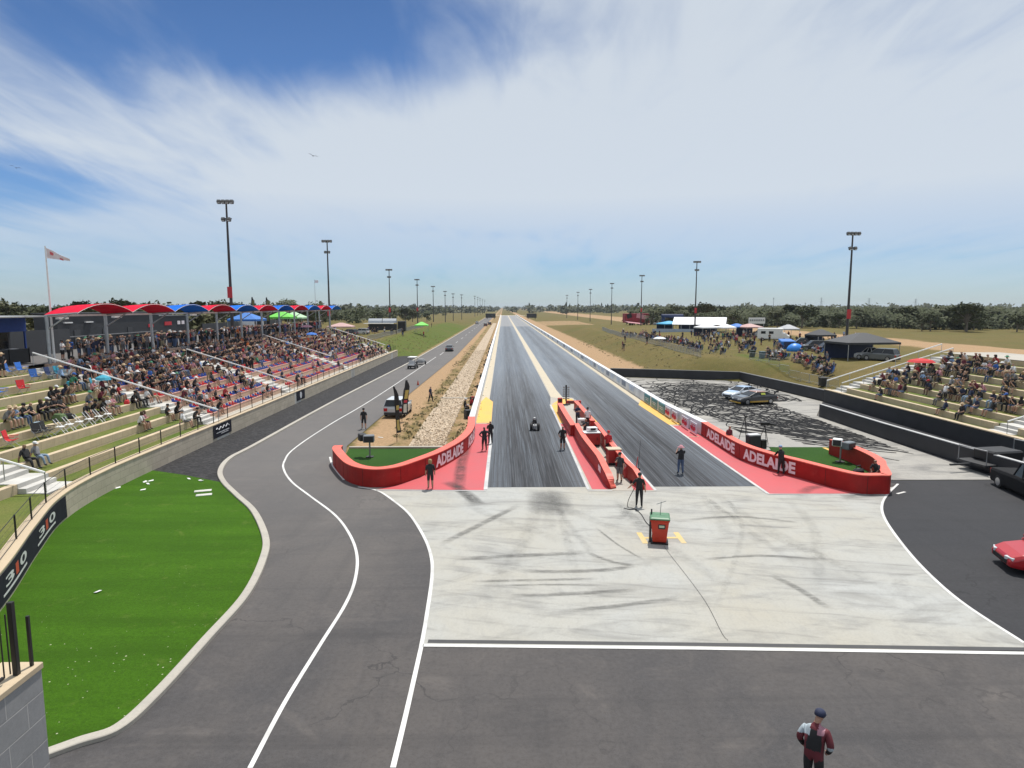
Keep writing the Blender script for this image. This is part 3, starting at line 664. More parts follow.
red_text(rp, RS, -1, near_s(rp, RS, P(742, 460.5)), near_s(rp, RS, P(796, 477.4)), .17, .72, t)
def ypx(px, X): 
    Y = X * 650 / (px - 503)
    return Y
m_teal = M('teal_panel', (.02, .20, .24), .4, .25, 2.5); m_lilac = M('lilac_panel', (.62, .58, .66), .4, .08); m_rlogo = M('red_logo', (.55, .03, .06), .4); m_bpan = M('pale_blue_panel', (.50, .58, .70), .4, .3, 1.2); m_gpan = M('grey_blue_panel', (.16, .20, .28), .4, .4, 1.5)
def panel(Ya, Yb, m, z0=.12, z1=.98):
    mb = MB(); mb.box((RWX + .02, (Ya + Yb) / 2, (z0 + z1) / 2), (.06, abs(Ya - Yb), z1 - z0)); return mb.build('panel', m, t)
for a, b in ((646, 651.5), (653.2, 659), (660.6, 666.6)):
    p = panel(ypx(a, RWX), ypx(b, RWX), m_teal)
    mb = MB(); Y = (ypx(a, RWX) + ypx(b, RWX)) / 2
    mb.box((RWX - .014, Y, .62), (.008, 1.5, .05)); mb.box((RWX - .014, Y, .45), (.008, 1.1, .05)); mb.build('lettering', m_letter, p)
for a, b in ((669.5, 675), (676.5, 682), (685.5, 692.3), (694.5, 701.2)):
    p = panel(ypx(a, RWX + .2), ypx(b, RWX + .2), m_lilac); p.location.x += .0 if b < 685 else .12
    Y = (ypx(a, RWX + .2) + ypx(b, RWX + .2)) / 2; w_ = abs(ypx(a, RWX + .2) - ypx(b, RWX + .2)) * .36
    mb = MB()
    pts = [Vector((RWX - .016, Y + w_ * (1 - 2 * k / 9), .52 + .15 * ((-1) ** k) * (1 if k % 3 else .6))) for k in range(10)]
    mb.tube(pts, .065, 5); mb.box((RWX - .014, Y, .30), (.008, w_ * 1.5, .07)); mb.box((RWX - .014, Y, .78), (.008, w_ * 1.7, .07)); mb.build('red_emblem', m_rlogo, p)
Y = 76
k = 0
while Y < 260:
    L_ = 2.6 if Y < 110 else 4.5
    panel(Y, Y + L_, m_gpan if k % 3 == 1 else m_bpan, .3, .92); Y += L_ + (1.2 if k % 2 else 2.4); k += 1
# left hand wall
t = thing('barrier_wall', 'long white and red wall with ADELAIDE lettering curving round the left turf island', 'barrier', (0, 0, 0), 0, 'barrier walls beside the strip')
lp = smooth_path([Vector((LWX, 54.5, 0)), P(474, 441), P(465, 453), P(445, 466), P(420, 477), P(396, 485.2), P(370, 487.3), P(347, 481), P(333.5, 466), Vector((P(338, 446, WH).x - .3, P(338, 446, WH).y + .2, 0))], 8)
LS = arclen(lp)
mb = MB(); wall_strip(mb, [Vector((LWX, 790, 0)), Vector((LWX, 200, 0)), Vector((LWX, 80, 0)), Vector((LWX, 54.5, 0))], 0, -.5, -.02, WH); mb.build('white_wall', m_whitew, t, bevel=.03)
mb = MB(); wall_strip(mb, lp, 0, -.55, -.02, WH - .05); mb.build('red_wall', m_red, t)
mb = MB(); wall_strip(mb, lp, .012, -.562, WH - .05, WH); mb.build('coping', m_redtop, t)
red_text(lp, LS, 1, near_s(lp, LS, P(435, 470.5)), near_s(lp, LS, P(464, 454)), .17, .74, t)
red_text(lp, LS, 1, near_s(lp, LS, P(467.5, 450)), near_s(lp, LS, P(474, 439)), .17, .74, t)
def joints(path, side, parent):
    S_ = arclen(path); s = 1.2
    while s < S_[-1] - .5:
        p, d = at_s(path, S_, s); n = Vector((-d.y, d.x, 0)) * side; mb = MB(); mb.box((p.x + n.x * .004, p.y + n.y * .004, .53), (.022, .012, 1.0), rz=atan2(d.y, d.x)); mb.build('panel_joint', M('joint_seal', (.05, .012, .012), .8), parent); s += 2.4  # dark strip marking each panel joint
joints(lp, 1, t); joints(rp, -1, [o for o in COL.objects if o.get('label', '').startswith('long white and red wall with ADELAIDE lettering curving round the right')][0])
# turf islands
sheet('left_turf_island', [tuple(p) for p in offsets(lp, -.5)[8:]] + [tuple(P(349, 449)), tuple(P(442, 449))], .03, m_turf2)
mb = MB(); a, b = P(349, 448), P(443, 448); mb.box(((a.x + b.x) / 2, a.y + .1, .03), (b.x - a.x, .25, .1)); mb.build('island_edge_kerb', m_conc, kind='structure')
sheet('right_turf_island', [tuple(P(769, 447.5))] + [tuple(p) for p in offsets(rp, .45)[28:108]] + [tuple(P(842, 447.5))], .03, m_turf2)
mb = MB(); ribbon(mb, [P(824, 448), P(863, 465)], .28, .036); mb.build('yellow_line', m_yel_g, kind='structure', solid=False)
# island walls round the start line
def island_wall(label, tops, off, hs):
    t = thing('island_wall', label, 'barrier', (0, 0, 0), 0, 'red walls of the starter island')
    ctl = [P(x, y, h) for (x, y), h in zip(tops, hs)]
    pth = smooth_path([Vector((c.x, c.y, 0)) for c in ctl], 6); n = len(pth) - 1; mh = lambda i: hs[min(len(hs) - 1, int(i / n * (len(hs) - 1)))] * (1 - (i / n * (len(hs) - 1)) % 1) + hs[min(len(hs) - 1, int(i / n * (len(hs) - 1)) + 1)] * ((i / n * (len(hs) - 1)) % 1)
    mb = MB(); wall_strip(mb, pth, 0, off, .01, 0, lambda i: mh(i) - .04); mb.build('wall_body', m_red, t)
    mb = MB(); A = offsets(pth, off * 1.02); B = offsets(pth, -off * .02); rings = []
    for i, (a, b) in enumerate(zip(A, B)): rings.append([(a.x, a.y, mh(i) - .04), (b.x, b.y, mh(i) - .04), (b.x, b.y, mh(i)), (a.x, a.y, mh(i))])
    mb.loft(rings); mb.build('coping', m_redtop, t); return t, pth
island_wall('short red wall beside the yellow paint on the left of the starting lights', [(557.5, 403), (563, 413), (570.5, 425)], .45, [.9, .9, .9])
iw, ip = island_wall('long red wall along the left lane with a tapered near end', [(574, 423.3), (582, 437), (596, 455), (605.5, 473.5), (611, 487.5)], .38, [1.0, 1.0, 1.0, .75, .12])
mb = MB(); a = ip[14]; d = (ip[15] - ip[14]).normalized(); n_ = Vector((d.y, -d.x, 0))
mb.box((a.x + n_.x * .012, a.y + n_.y * .012, .5), (.02, .9, .35), rz=atan2(d.y, d.x) + pi / 2); mb.build('white_notice', m_letter, iw)
island_wall('short red wall on the right of the starting lights', [(574, 401), (582, 410), (590.5, 420.5)], .4, [.85, .85, .85])
island_wall('long red wall along the right lane behind the red cabinet', [(594, 422), (617, 452.6), (633, 469), (641, 484)], .30, [1.0, 1.0, .9, .35])
# skid pad barrier
m_barr = M('black_barrier', (.020, .020, .023), .6, .25, .8)
t = thing('skid_pad_barrier', 'low black barrier around the far side of the skid pad', 'barrier')
bp = [Vector((15.95, 96.1, 0)), Vector((24, 93.6, 0)), Vector((33.2, 90.4, 0)), Vector((34.0, 82, 0)), Vector((35.2, 70.2, 0))]
mb = MB(); wall_strip(mb, bp, 0, .35, 0, 1.2); mb.build('barrier_run', m_barr, t, bevel=.03)
mb = MB(); wall_strip(mb, bp, .02, .37, 1.2, 1.26); mb.build('top_rail', M('dull_grey_capping', (.16, .16, .16), .6), t)
t = thing('lane_barrier', 'long black barrier between the skid pad and the right return lane', 'barrier')
bp = [Vector((29.9, 60.4, 0)), Vector((30.0, 50, 0)), Vector((30.4, 40, 0)), Vector((31, 30, 0)), Vector((31.5, 16, 0))]
mb = MB(); wall_strip(mb, bp, 0, .3, 0, 1.15); mb.build('barrier_run', m_barr, t, bevel=.03)
mb = MB(); wall_strip(mb, bp, .01, .28, 1.15, 1.2); mb.build('top_rail', M('pale_capping', (.45, .45, .45), .6), t)
# ------------------------------------------------------------------ left stand
SX = -22.2; TR = 1.4; RI = .45; ZW = 1.3; NR = 10
def lipx(k): return SX - TR * k
def lipz(k): return ZW + RI * k
stairs = [32.2, 51, 70, 96, 130]; SW = 2.2
gs = thing('terraced_stand', 'terraced spectator stand of block steps and red and blue seats behind a limestone wall', 'grandstand', (0, 0, 0))
mb = MB(); wall_strip(mb, WALLP, 0, .45, -.1, ZW - .06); mb.build('retaining_wall', m_block, gs)
mb = MB(); wall_strip(mb, WALLP, -.03, .55, ZW - .06, ZW + .02); mb.build('capping', m_cap, gs, bevel=.015)
secs = [(12, stairs[0] - SW / 2, 'g'), (stairs[0] + SW / 2, stairs[1] - SW / 2, 'g'), (stairs[1] + SW / 2, stairs[2] - SW / 2, 's'), (stairs[2] + SW / 2, stairs[3] - SW / 2, 's'), (stairs[3] + SW / 2, stairs[4] - SW / 2, 's'), (stairs[4] + SW / 2, 137, 'g')]
for k in range(1, NR + 1):
    for ya, yb, kind in secs:
        if kind == 's' or True:
            mb = MB(); mb.box((lipx(k) - .17, (ya + yb) / 2, (lipz(k - 1) + lipz(k)) / 2 - .1), (.34, yb - ya, RI + .2)); mb.build('terrace_wall', m_lip if kind == 'g' else m_pinklip, gs, bevel=.012)
for k in range(0, NR):
    for ya, yb, kind in secs:
        gr = kind == 'g' or (ya > 95 and False)
        x0 = lipx(k) - (.34 if k else .45); x1 = lipx(k + 1)
        mb = MB()
        if k == 0 and ya < 30:
            inner = [p for p in offsets(WALLP, .5) if p.y < yb]
            mb.prism([(x1, 12)] + [(p.x, p.y) for p in inner] + [(x0, yb), (x1, yb)], ZW - .3, ZW - .04)
        else: mb.box(((x0 + x1) / 2, (ya + yb) / 2, lipz(k) - .2), (x0 - x1, yb - ya, .3))
        mb.build('tread', m_tgrass if gr else m_conc, gs)
for ys_ in stairs:
    mb = MB()
    for k in range(0, NR):
        mb.box((lipx(k) - TR / 2 + .0, ys_, lipz(k) / 2 - .0), (TR, SW - .02, lipz(k)))
        mb.box((lipx(k + 1) + .2, ys_, lipz(k) + RI / 4), (.4, SW - .02, RI / 2))
    mb.build('stair_flight', M('stair_concrete', (.50, .49, .46), .8, .15, 1.2), gs, bevel=.01)
zc = lipz(NR)
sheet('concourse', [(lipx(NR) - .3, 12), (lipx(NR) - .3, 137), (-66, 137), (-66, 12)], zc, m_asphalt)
mb = MB(); mb.prism([(lipx(NR), 137), (SX, 137), (SX, 137.4), (lipx(NR), 137.4)], -.1, 1.2); mb.build('end_wall', m_block, gs)
# seats: fixed to the lips
m_sr = M('red_plastic', (.50, .02, .03), .45, .1); m_sb = M('blue_plastic', (.025, .06, .30), .45, .1)
def seat_mb(mb, y, k):
    x = lipx(k) - .24; z = lipz(k)
    mb.box((x + .02, y, z + .05), (.34, .37, .05)); mb.box((x - .16, y, z + .16), (.05, .37, .22), ry=-.15)
    for s in (-1, 1): mb.box((x - .05, y + s * .17, z + .09), (.24, .03, .06))
R_ = random.Random(21); seat_list = []
for k in range(1, NR):
    for ya, yb, kind in secs:
        if kind != 's' : continue
        ye = yb if ya < 95 else min(yb, 122 - k * 1.2)
        y = ya + .5
        while y < ye - .3: seat_list.append((k, y)); y += .60
seat_list.sort(key=lambda s: (hypot(lipx(s[0]), s[1])))
col_of = {}
for s in seat_list: col_of[s] = R_.random() < .52
shown = [s for s in seat_list if s[0] <= 5][:100]
ps = {}
for s in shown:
    mb = MB(); seat_mb(mb, s[1], s[0]); mb.build('seat', m_sr if col_of[s] else m_sb, gs)
mb = MB(); ss = set(shown)
for s in seat_list:
    if s in ss: continue
    mb.mi = 0 if col_of[s] else 1; seat_mb(mb, s[1], s[0])
o = mb.build('remaining_seats', [m_sr, m_sb], gs); o['kind'] = 'stuff'
mb = MB()
for k in range(1, NR):
    for ya, yb, kind in secs:
        if kind == 's': mb.box((lipx(k) + .012, (ya + yb) / 2, lipz(k) - .035), (.02, yb - ya, .05))
mb.build('edge_strip', M('pale_red_edging', (.70, .30, .30), .5), gs)
# banners on the retaining wall
wallS = arclen(WALLP)
def wall_banner(y0, y1, label, txts, z0=.22, z1=1.12):
    t = thing('banner', label, 'banner')
    sa = near_s(WALLP, wallS, min(WALLP, key=lambda p: abs(p.y - y0))); sb = near_s(WALLP, wallS, min(WALLP, key=lambda p: abs(p.y - y1)))
    sa = [wallS[i] for i in range(len(WALLP)) if WALLP[i].y >= y0][0]; 
    def mp0(s, z, off=.02):
        p, d = at_s(WALLP, wallS, s); n = Vector((d.y, -d.x, 0)); return Vector((p.x + n.x * off, p.y + n.y * off, z))
    L_ = y1 - y0 if y0 > 36 else sb - sa
    mb = MB(); nseg = 24; rings = []
    for i in range(nseg + 1):
        s = sa + L_ * i / nseg; rings.append([mp0(s, z0, .002), mp0(s, z0, .02), mp0(s, z1, .02), mp0(s, z1, .002)])
    mb.loft(rings); mb.build('sheet', M('navy_black_vinyl', (.014, .015, .024), .85, .2, 3, 0, .2), t)
    for (a, b, zz0, zz1, s_, m) in txts:
        text_obj('lettering', s_, lambda x, y: mp0(sa + L_ * (a + (b - a) * x), zz0 + (zz1 - zz0) * y, .026), m, t, .02, 4)
    return t, mp0, sa, L_
m_ltr2 = M('silver_print', (.62, .62, .64), .4); m_rprint = M('red_print', (.5, .06, .05), .4)
tx = []
for a in (.06, .38, .70):
    tx += [(a + .02, a + .085, .55, .92, '3', m_ltr2), (a + .10, a + .125, .52, .95, 'I', m_rprint), (a + .14, a + .205, .55, .95, '0', m_ltr2)]
b1, mp0, sa, L_ = wall_banner(15.5, 31.2, 'curved black banner with a repeated 310 emblem on the wall beside the lawn', tx, .12, 1.16)
for a in (.06, .38, .70):
    mb = MB(); mb.loft([[mp0(sa + L_ * (a + .0 + .2 * i / 6), .34, .024), mp0(sa + L_ * (a + .2 * i / 6), .34, .03), mp0(sa + L_ * (a + .2 * i / 6), .42, .03), mp0(sa + L_ * (a + .2 * i / 6), .42, .024)] for i in range(7)]); mb.build('underline', m_ltr2, b1)

def small_banner(y0, y1, label, kind):
    t = thing('banner', label, 'banner', (SX + .012, (y0 + y1) / 2, .72)); w_ = y1 - y0
    mb = MB(); mb.box((.01, 0, 0), (.02, w_, 1.0)); mb.build('sheet', M('navy_black_vinyl'), t)
    mb = MB()
    if kind:
        mb.tube([(.026, -w_ * .36 + w_ * .72 * k / 14, .16 + .10 * sin(k * 1.7) + .05 * k / 14) for k in range(15)], .045, 5)
        mb.box((.026, 0, -.14), (.01, w_ * .7, .07)); mb.box((.026, w_ * .1, -.28), (.01, w_ * .4, .05))
    else:
        mb.cyl((.02, 0, 0), (.032, 0, 0), .36, n=20)
    mb.build('printed_emblem', m_ltr2 if kind else M('pale_grey_print', (.55, .56, .58)), t)
small_banner(49.3, 52.6, 'small black banner with pale script on the limestone wall below the second stairs', True)
small_banner(69.5, 72.4, 'small black banner with a pale round emblem on the limestone wall', False)
# wire fence on the wall
t = thing('wire_fence', 'low black wire fence along the top of the limestone wall', 'fence')
fp = offsets(WALLP, .28); fS = arclen(fp)
mb_w = MB(); s = 1.0; tops = []
while s < fS[-1]:
    p, d = at_s(fp, fS, s)
    mb = MB(); mb.cyl((p.x, p.y, ZW - .02), (p.x, p.y, ZW + 1.0), .035, n=6); mb.build('post', m_black, t); tops.append(p); s += 2.6
for z_, r in ((.98, .018), (.5, .006), (.06, .012), (.27, .005), (.74, .005)): mb_w.tube([(p.x, p.y, ZW + z_) for p in tops], r, 4)
mb_w.build('wire', m_black, t)
# handrails
def handrail(label, pts, cat='handrail', m=None):
    t = thing('handrail', label, cat, (0, 0, 0), 0, 'white handrails beside the stand stairs')
    mb = MB(); mb.tube(pts, .062, 6); mb.build('rail', m or m_white, t)
    a, b = Vector(pts[0]), Vector(pts[-1])
    for k in range(6):
        p = a.lerp(b, k / 5); mb = MB(); mb.cyl((p.x, p.y, p.z - 1.0), p, .025, n=6); mb.build('post', m_galv, t)
    return t
def rail_pts(y, k0, k1, h=1.0):
    return [(lipx(k0) - .1, y, lipz(k0) + h), (lipx(k1) - .1, y, lipz(k1) + h)]
handrail('white handrail down the first stairs beside the black banner', rail_pts(31.2, 0, 7))
handrail('longest white handrail, down the stairs where grass terraces meet the seats', rail_pts(50.6, 0, 10))
handrail('white handrail down the stairs between the first and second seat blocks', rail_pts(69.2, 0, 8))
handrail('white handrail down the stairs between the second and third seat blocks', rail_pts(95, 2, 9))
handrail('farthest white handrail, at the far end of the left stand', rail_pts(131.2, 1, 9))
# canopy
t = thing('shade_canopy', 'row of arched red and blue shade roofs along the top of the left stand', 'canopy')
m_cr = M('red_canopy_fabric', (.60, .010, .04), .9, .18, .7, 0, .1); m_cb = M('blue_canopy_fabric', (.012, .14, .62), .9, .18, .7, 0, .1)
XP = -36.2; ZE = 9.72
edges = [52.3 + 7.7 * i for i in range(12)]; cols_ = 'RRBRBRBRBRB'
for i, cc_ in enumerate(cols_):
    ya, yb = edges[i], edges[i + 1]; mb = MB(); rings = []
    for k in range(13):
        a = k / 12; y = ya + (yb - ya) * a; z = ZE + .72 * (1 - (2 * a - 1) ** 2)
        rings.append([(XP - .15, y, z - .08), (XP + .6, y, z), (XP + 2.5, y, z + .12), (XP + 2.5, y, z + .17), (XP + .6, y, z + .05), (XP - .15, y, z - .03)])
    mb.loft(rings); mb.build('roof_bay', m_cr if cc_ == 'R' else m_cb, t, smooth=False)
    mb = MB(); mb.tube([(XP + 2.52, ya + (yb - ya) * k / 12, ZE + .12 + .72 * (1 - (k / 6 - 1) ** 2)) for k in range(13)], .016, 5)
    mb.build('edge_trim', m_white, t)
for i, y in enumerate(edges):
    mb = MB(); mb.cyl((XP, y, zc), (XP, y, ZE - .1), .14, n=10); mb.build('post', m_galv, t)
    mb = MB(); mb.tube([(XP - .12, y, ZE - .14), (XP, y, ZE - .1), (XP + 2.5, y, ZE + .1)], .09, 6); mb.tube([(XP, y, ZE - 1.2), (XP + 1.9, y, ZE + .02)], .06, 6); mb.build('bracket', m_galv, t)
mb = MB(); mb.box((XP + .1, (edges[0] + edges[-1]) / 2, ZE - .12), (.14, edges[-1] - edges[0], .16)); mb.build('beam', m_white, t)
for i in range(0, 11, 1):
    if i in (0, 1, 3): 
        mb = MB(); mb.box((XP - .5, edges[i] + 2.6, ZE - .35), (.3, 1.2, .16)); mb.build('lamp', m_white, t)
# right stand ---------------------------------------------------------------
RX = 35.1
rs = thing('terraced_stand', 'terraced spectator stand of pale steps and grass on the far right', 'grandstand')
mb = MB(); mb.box((RX + .2, 42, .64), (.4, 56, 1.4)); mb.build('retaining_wall', m_barr, rs)
mb = MB(); mb.box((RX + .2, 42, 1.38), (.5, 56, .08)); mb.build('capping', m_cap, rs)
for k in range(1, 10):
    x = RX + TR * k
    for ya, yb in ((14, 44.9), (47.1, 68)):
        mb = MB(); mb.box((x + .17, (ya + yb) / 2, ZW + RI * (k - .5) - .1), (.34, yb - ya, RI + .2)); mb.build('terrace_wall', m_lip, rs, bevel=.012)
        mb = MB(); mb.box((x - TR / 2 + .2, (ya + yb) / 2, ZW + RI * (k - 1) - .2), (TR - .4, yb - ya, .3)); mb.build('tread', m_tgrass, rs)
for ya in (46, 69.1):
    mb = MB()
    for k in range(0, 9):
        mb.box((RX + .4 + TR * k + TR / 2, ya, (ZW + RI * k) / 2), (TR, SW - .04, ZW + RI * k)); mb.box((RX + .2 + TR * (k + 1), ya, ZW + RI * k + RI / 4), (.4, SW - .04, RI / 2))
    mb.build('stair_flight', M('stair_concrete'), rs)
handrail('white handrail climbing the end stairs of the right stand', [(RX + .4, 70.3, 2.3), (RX + 12.8, 70.3, 6.3)])
handrail('thin white handrail beside the end stairs on the right stand seats side', [(RX + .8, 67.9, 2.3), (RX + 12.4, 67.9, 6.0)])
handrail('white handrail down the middle stairs of the right stand', [(RX + .4, 44.6, 2.3), (RX + 12.8, 44.6, 6.3)])
sheet('right_concourse', [(RX + 12.6, 14), (RX + 12.6, 70), (RX + 19, 70), (RX + 19, 14)], 5.4, m_conc)
# block wall with railing by the tower ---------------------------------------
t = thing('block_wall', 'grey block wall with sandy capping in the lower left corner', 'wall')
ce = PY(27, 678, 9.6); bx = P(40, 766, 0)
wx = -7.13; wy = 9.55; wz = 4.86
mb = MB(); mb.box((wx - .3, wy - 4.5, wz / 2 - .05), (.6, 9, wz - .1)); mb.build('wall_body', m_block_grey, t, bevel=.01)
mb = MB(); mb.box((wx - .3, wy - 4.5, wz - .05), (.64, 9.04, .1)); mb.build('capping', m_cap, t, bevel=.01)
t = thing('railing', 'black picket railing on the grey block wall in the lower left corner', 'railing')
mb = MB()
for k in range(60): mb.cyl((wx - .12, wy - .46 - .115 * k, wz + .08), (wx - .12, wy - .46 - .115 * k, wz + 1.0), .011, n=5)
mb.build('pickets', m_black, t)
mb = MB(); mb.box((wx - .12, wy - 3.9, wz + .10), (.035, 6.6, .04)); mb.box((wx - .12, wy - 3.9, wz + 1.0), (.035, 6.6, .04)); mb.build('rail', m_black, t)
for y in (wy - .34, wy - 3, wy - 5.4):
    mb = MB(); mb.box((wx - .12, y, wz + .56), (.075, .075, 1.15)); mb.build('post', m_black, t, bevel=.006)
mb = MB(); mb.box((wx - .07, wy - .10, wz + .35), (.04, .04, .9)); mb.build('stub_post', m_black, t)
# ------------------------------------------------------------------ light poles
m_pole = M('dark_pole_steel', (.045, .040, .042), .5, .1); m_lamp = M('lamp_housing', (.10, .10, .10), .4); m_lens = M('lamp_glass', (.5, .5, .48), .2)
m_sign = M('red_sign', (.55, .03, .04), .5)
def light_pole(x, y, z, h, label, grp, n=4, banner=True):
    t = thing('light_pole', label, 'light pole', (x, y, z), 0, grp)
    mb = MB(); mb.cyl((0, 0, 0), (0, 0, h), .26, .12, 10); mb.build('pole', m_pole, t)
    for j, zz in enumerate((h - .15, h - 2.6)):
        mb = MB(); mb.box((0, -.1, zz), (2.3 if j == 0 else 1.4, .14, .14)); mb.build('crossarm', m_pole, t)
        for k in range(4 if j == 0 else 2):
            xx = (-.9 + .6 * k) if j == 0 else (-.4 + .8 * k)
            mb = MB(); mb.box((xx, -.3, zz - .15), (.5, .55, .42), rx=-.6); o = mb.build('floodlight', m_lamp, t, bevel=.04)
            mb = MB(); mb.box((xx, -.50, zz - .27), (.4, .04, .34), rx=-.6); mb.build('lens', m_lens, o)
    if banner:
        mb = MB(); mb.box((0, -.29, 6.6), (.7, .06, 1.6)); mb.build('red_banner', m_sign, t)
LP = [(226, 200, -40, 1), (327, 240, -40, 1), (389, 269, -40, 1), (417, 279, -39.5, 1), (433, 286, -38.5, 0), (445, 291, -37.5, 0), (453, 293.5, -36.5, 0), (461.5, 294.5, -34, 0)]
yy = []
for i, (px, py, X, bn) in enumerate(LP):
    Y = X * 650 / (px + 5 * (i == 0) + 4 * (i == 1) - 503); top = PY(px, py, Y).z; X = PY(px, py, Y).x
    z = zc if Y < 132 else ht(X, Y)
    light_pole(X, Y, z, top - z, ['tallest light pole, behind the blue roof of the left stand', 'second tallest light pole on the left, at the end of the canopy', 'light pole standing behind the left stand end on the grass', 'light pole on the left grass beside the crowd fence'][i] if i < 4 else 'distant light pole in the row left of the strip', 'light poles left of the strip', banner=bn)
for Y in (700, 780, 860, 960, 1080): light_pole(-30, Y, 0, 22, 'distant light pole in the row left of the strip', 'light poles left of the strip', banner=False)
for i, (px, py, X, bn) in enumerate([(853, 232, 60, 1), (697, 261, 60, 1), (642, 275, 60, 1), (612, 283, 60, 0), (590.5, 289, 60, 0), (578, 292, 59, 0), (567, 295, 57, 0)]):
    Y = X * 650 / (px - 503); top = PY(px, py, Y).z; X = PY(px, py, Y).x; z = ht(X, Y)
    light_pole(X, Y, z, top - z, ['tall light pole beside the black marquee on the right', 'light pole behind the white marquee on the right', 'light pole beside the red trailer on the right hill'][i] if i < 3 else 'distant light pole in the row right of the strip', 'light poles right of the strip', banner=bn)
# flag pole
t = thing('flag_pole', 'white flag pole with a red and white flag at the canopy corner', 'flag pole', (-36.45, 53.2, zc))
top = PY(45, 246, 53.2); base = (0, 0, 0); dx = PY(51, 355, 53.2)
mb = MB(); mb.cyl((0, 0, 0), (0, 0, top.z - zc), .10, .05, 8); mb.build('pole', m_white, t)
mb = MB(); R_ = []
for k in range(9):
    a = k / 8; R_.append([(.06 + 1.75 * a, .12 * sin(a * 7), top.z - zc - .15 - .85 * a), (.06 + 1.75 * a, .12 * sin(a * 7) + .02, top.z - zc - .15 - .85 * a), (.06 + 1.75 * a, .12 * sin(a * 7 + .4) + .02, top.z - zc - .95 - .22 * a + .0), (.06 + 1.75 * a, .12 * sin(a * 7 + .4), top.z - zc - .95 - .22 * a)])
mb.loft(R_); o = mb.build('flag', [M('flag_cloth', (.70, .60, .62), .7), M('flag_red', (.62, .12, .14), .7)], t)
mb = MB(); mb.loft([[(.3 + 1.1 * a, .12 * sin((.06 + a * .7) * 7 + .1) - .012, top.z - zc - .42 - .62 * a), (.3 + 1.1 * a, .12 * sin((.06 + a * .7) * 7 + .2) - .012, top.z - zc - .66 - .5 * a), (.3 + 1.1 * a, .12 * sin((.06 + a * .7) * 7 + .2) + .032, top.z - zc - .66 - .5 * a), (.3 + 1.1 * a, .12 * sin((.06 + a * .7) * 7 + .1) + .032, top.z - zc - .42 - .62 * a)] for a in [k / 6 for k in range(7)]]); mb.build('red_emblem', M('flag_red'), o)
# ------------------------------------------------------------------ buildings behind the left stand
m_clad = M('charcoal_cladding', (.035, .037, .042), .6, .12, .8); m_clad2 = M('dark_grey_cladding', (.055, .057, .062), .6, .12, .8); m_glassd = M('dark_glass', (.015, .018, .022), .1, .05)
def shed(label, x0, x1, y0, y1, z0, z1, extra=None):
    t = thing('service_building', label, 'building', ((x0 + x1) / 2, (y0 + y1) / 2, z0)); w_, d_, h_ = x1 - x0, y1 - y0, z1 - z0
    mb = MB(); mb.box((0, 0, h_ / 2), (w_, d_, h_)); mb.build('wall', m_clad, t)
    mb = MB(); mb.box((0, 0, h_ + .06), (w_ + .3, d_ + .3, .12)); mb.build('roof', m_clad2, t)
    return t, w_, d_, h_
t, w_, d_, h_ = shed('long charcoal clad building behind the first red canopies', -48.4, -46, 68, 88, zc - .1, 9.55)
mb = MB(); mb.box((w_ / 2 + .04, 0, 1.45), (.06, d_ * .92, .10)); mb.build('pale_rail', M('dull_rail', (.25, .25, .26), .5), t)
for y in (-7, -2, 3): 
    mb = MB(); mb.box((w_ / 2 + .03, y, 1.1), (.06, 1.0, 2.1)); o = mb.build('door', m_clad2, t); mb = MB(); mb.box((w_ / 2 + .08, y + .38, 1.05), (.05, .05, .14)); mb.build('handle', m_grey, o)
for y in (-8.5, -5): 
    mb = MB(); mb.box((w_ / 2 + .12, y, 2.95), (.18, 1.3, .12)); mb.build('wall_light', m_white, t)
mb = MB(); mb.box((w_ / 2 + .04, 7.8, 2.2), (.05, 1.2, .4)); mb.build('red_sign', m_sign, t)
t, w_, d_, h_ = shed('lower dark grey block at the end of the charcoal building', -50, -46.4, 88.2, 97, zc - .1, 9.0)
mb = MB(); mb.box((w_ / 2 + .04, -1.6, 2.35), (.05, 1.9, .5)); mb.build('red_sign', m_sign, t)
for k in (0, 1): 
    mb = MB(); mb.box((w_ / 2 + .04, 1.4 + 1.2 * k, 2.4), (.05, .8, .5)); mb.build('white_notice', m_letter, t)
for y0, y1, x, lab, hh in ((97.2, 132, -44.5, 'dark screen fence behind the crowd past the buildings', 2.0), (55.5, 66, -43.5, 'dark screen fence between the blue kiosk and the charcoal building', 2.3)):
    t = thing('screen_fence', lab, 'fence', (x, (y0 + y1) / 2, zc)); mb = MB(); mb.box((0, 0, hh / 2 + .04), (.05, y1 - y0, hh)); mb.build('screen', m_clad2, t)
    n = int((y1 - y0) / 2.4)
    for k in range(n + 1): mb = MB(); mb.box((-.06, -(y1 - y0) / 2 + (y1 - y0) * k / n, hh / 2 + .05), (.06, .06, hh + .1)); mb.build('post', m_black, t)
t = thing('kiosk', 'dark open fronted kiosk with a blue fascia at the left edge', 'kiosk', (-41.0, 49.6, zc))
mb = MB(); mb.box((-1.5, 0, 1.75), (3.8, 9.2, 3.5)); mb.build('wall', m_clad, t)
mb = MB(); mb.box((1.0, 0, 3.1), (1.4, 9.4, 1.15)); mb.build('fascia', M('deep_blue_panel', (.02, .06, .26), .7), t)
mb = MB(); mb.box((.2, 0, 3.74), (7.4, 9.6, .1)); mb.build('roof', M('pale_roof_sheet', (.35, .36, .36), .5), t)
mb = MB(); mb.box((.43, 0, 1.75), (.06, 8.6, 1.3)); mb.build('servery_window', m_glassd, t)
mb = MB(); mb.box((.75, 0, 1.05), (.7, 9.0, .08)); mb.build('counter', m_grey, t)
for y in (-4.6, 4.6): mb = MB(); mb.box((1.6, y, 1.3), (.12, .12, 2.6)); mb.build('post', M('deep_blue_panel'), t)
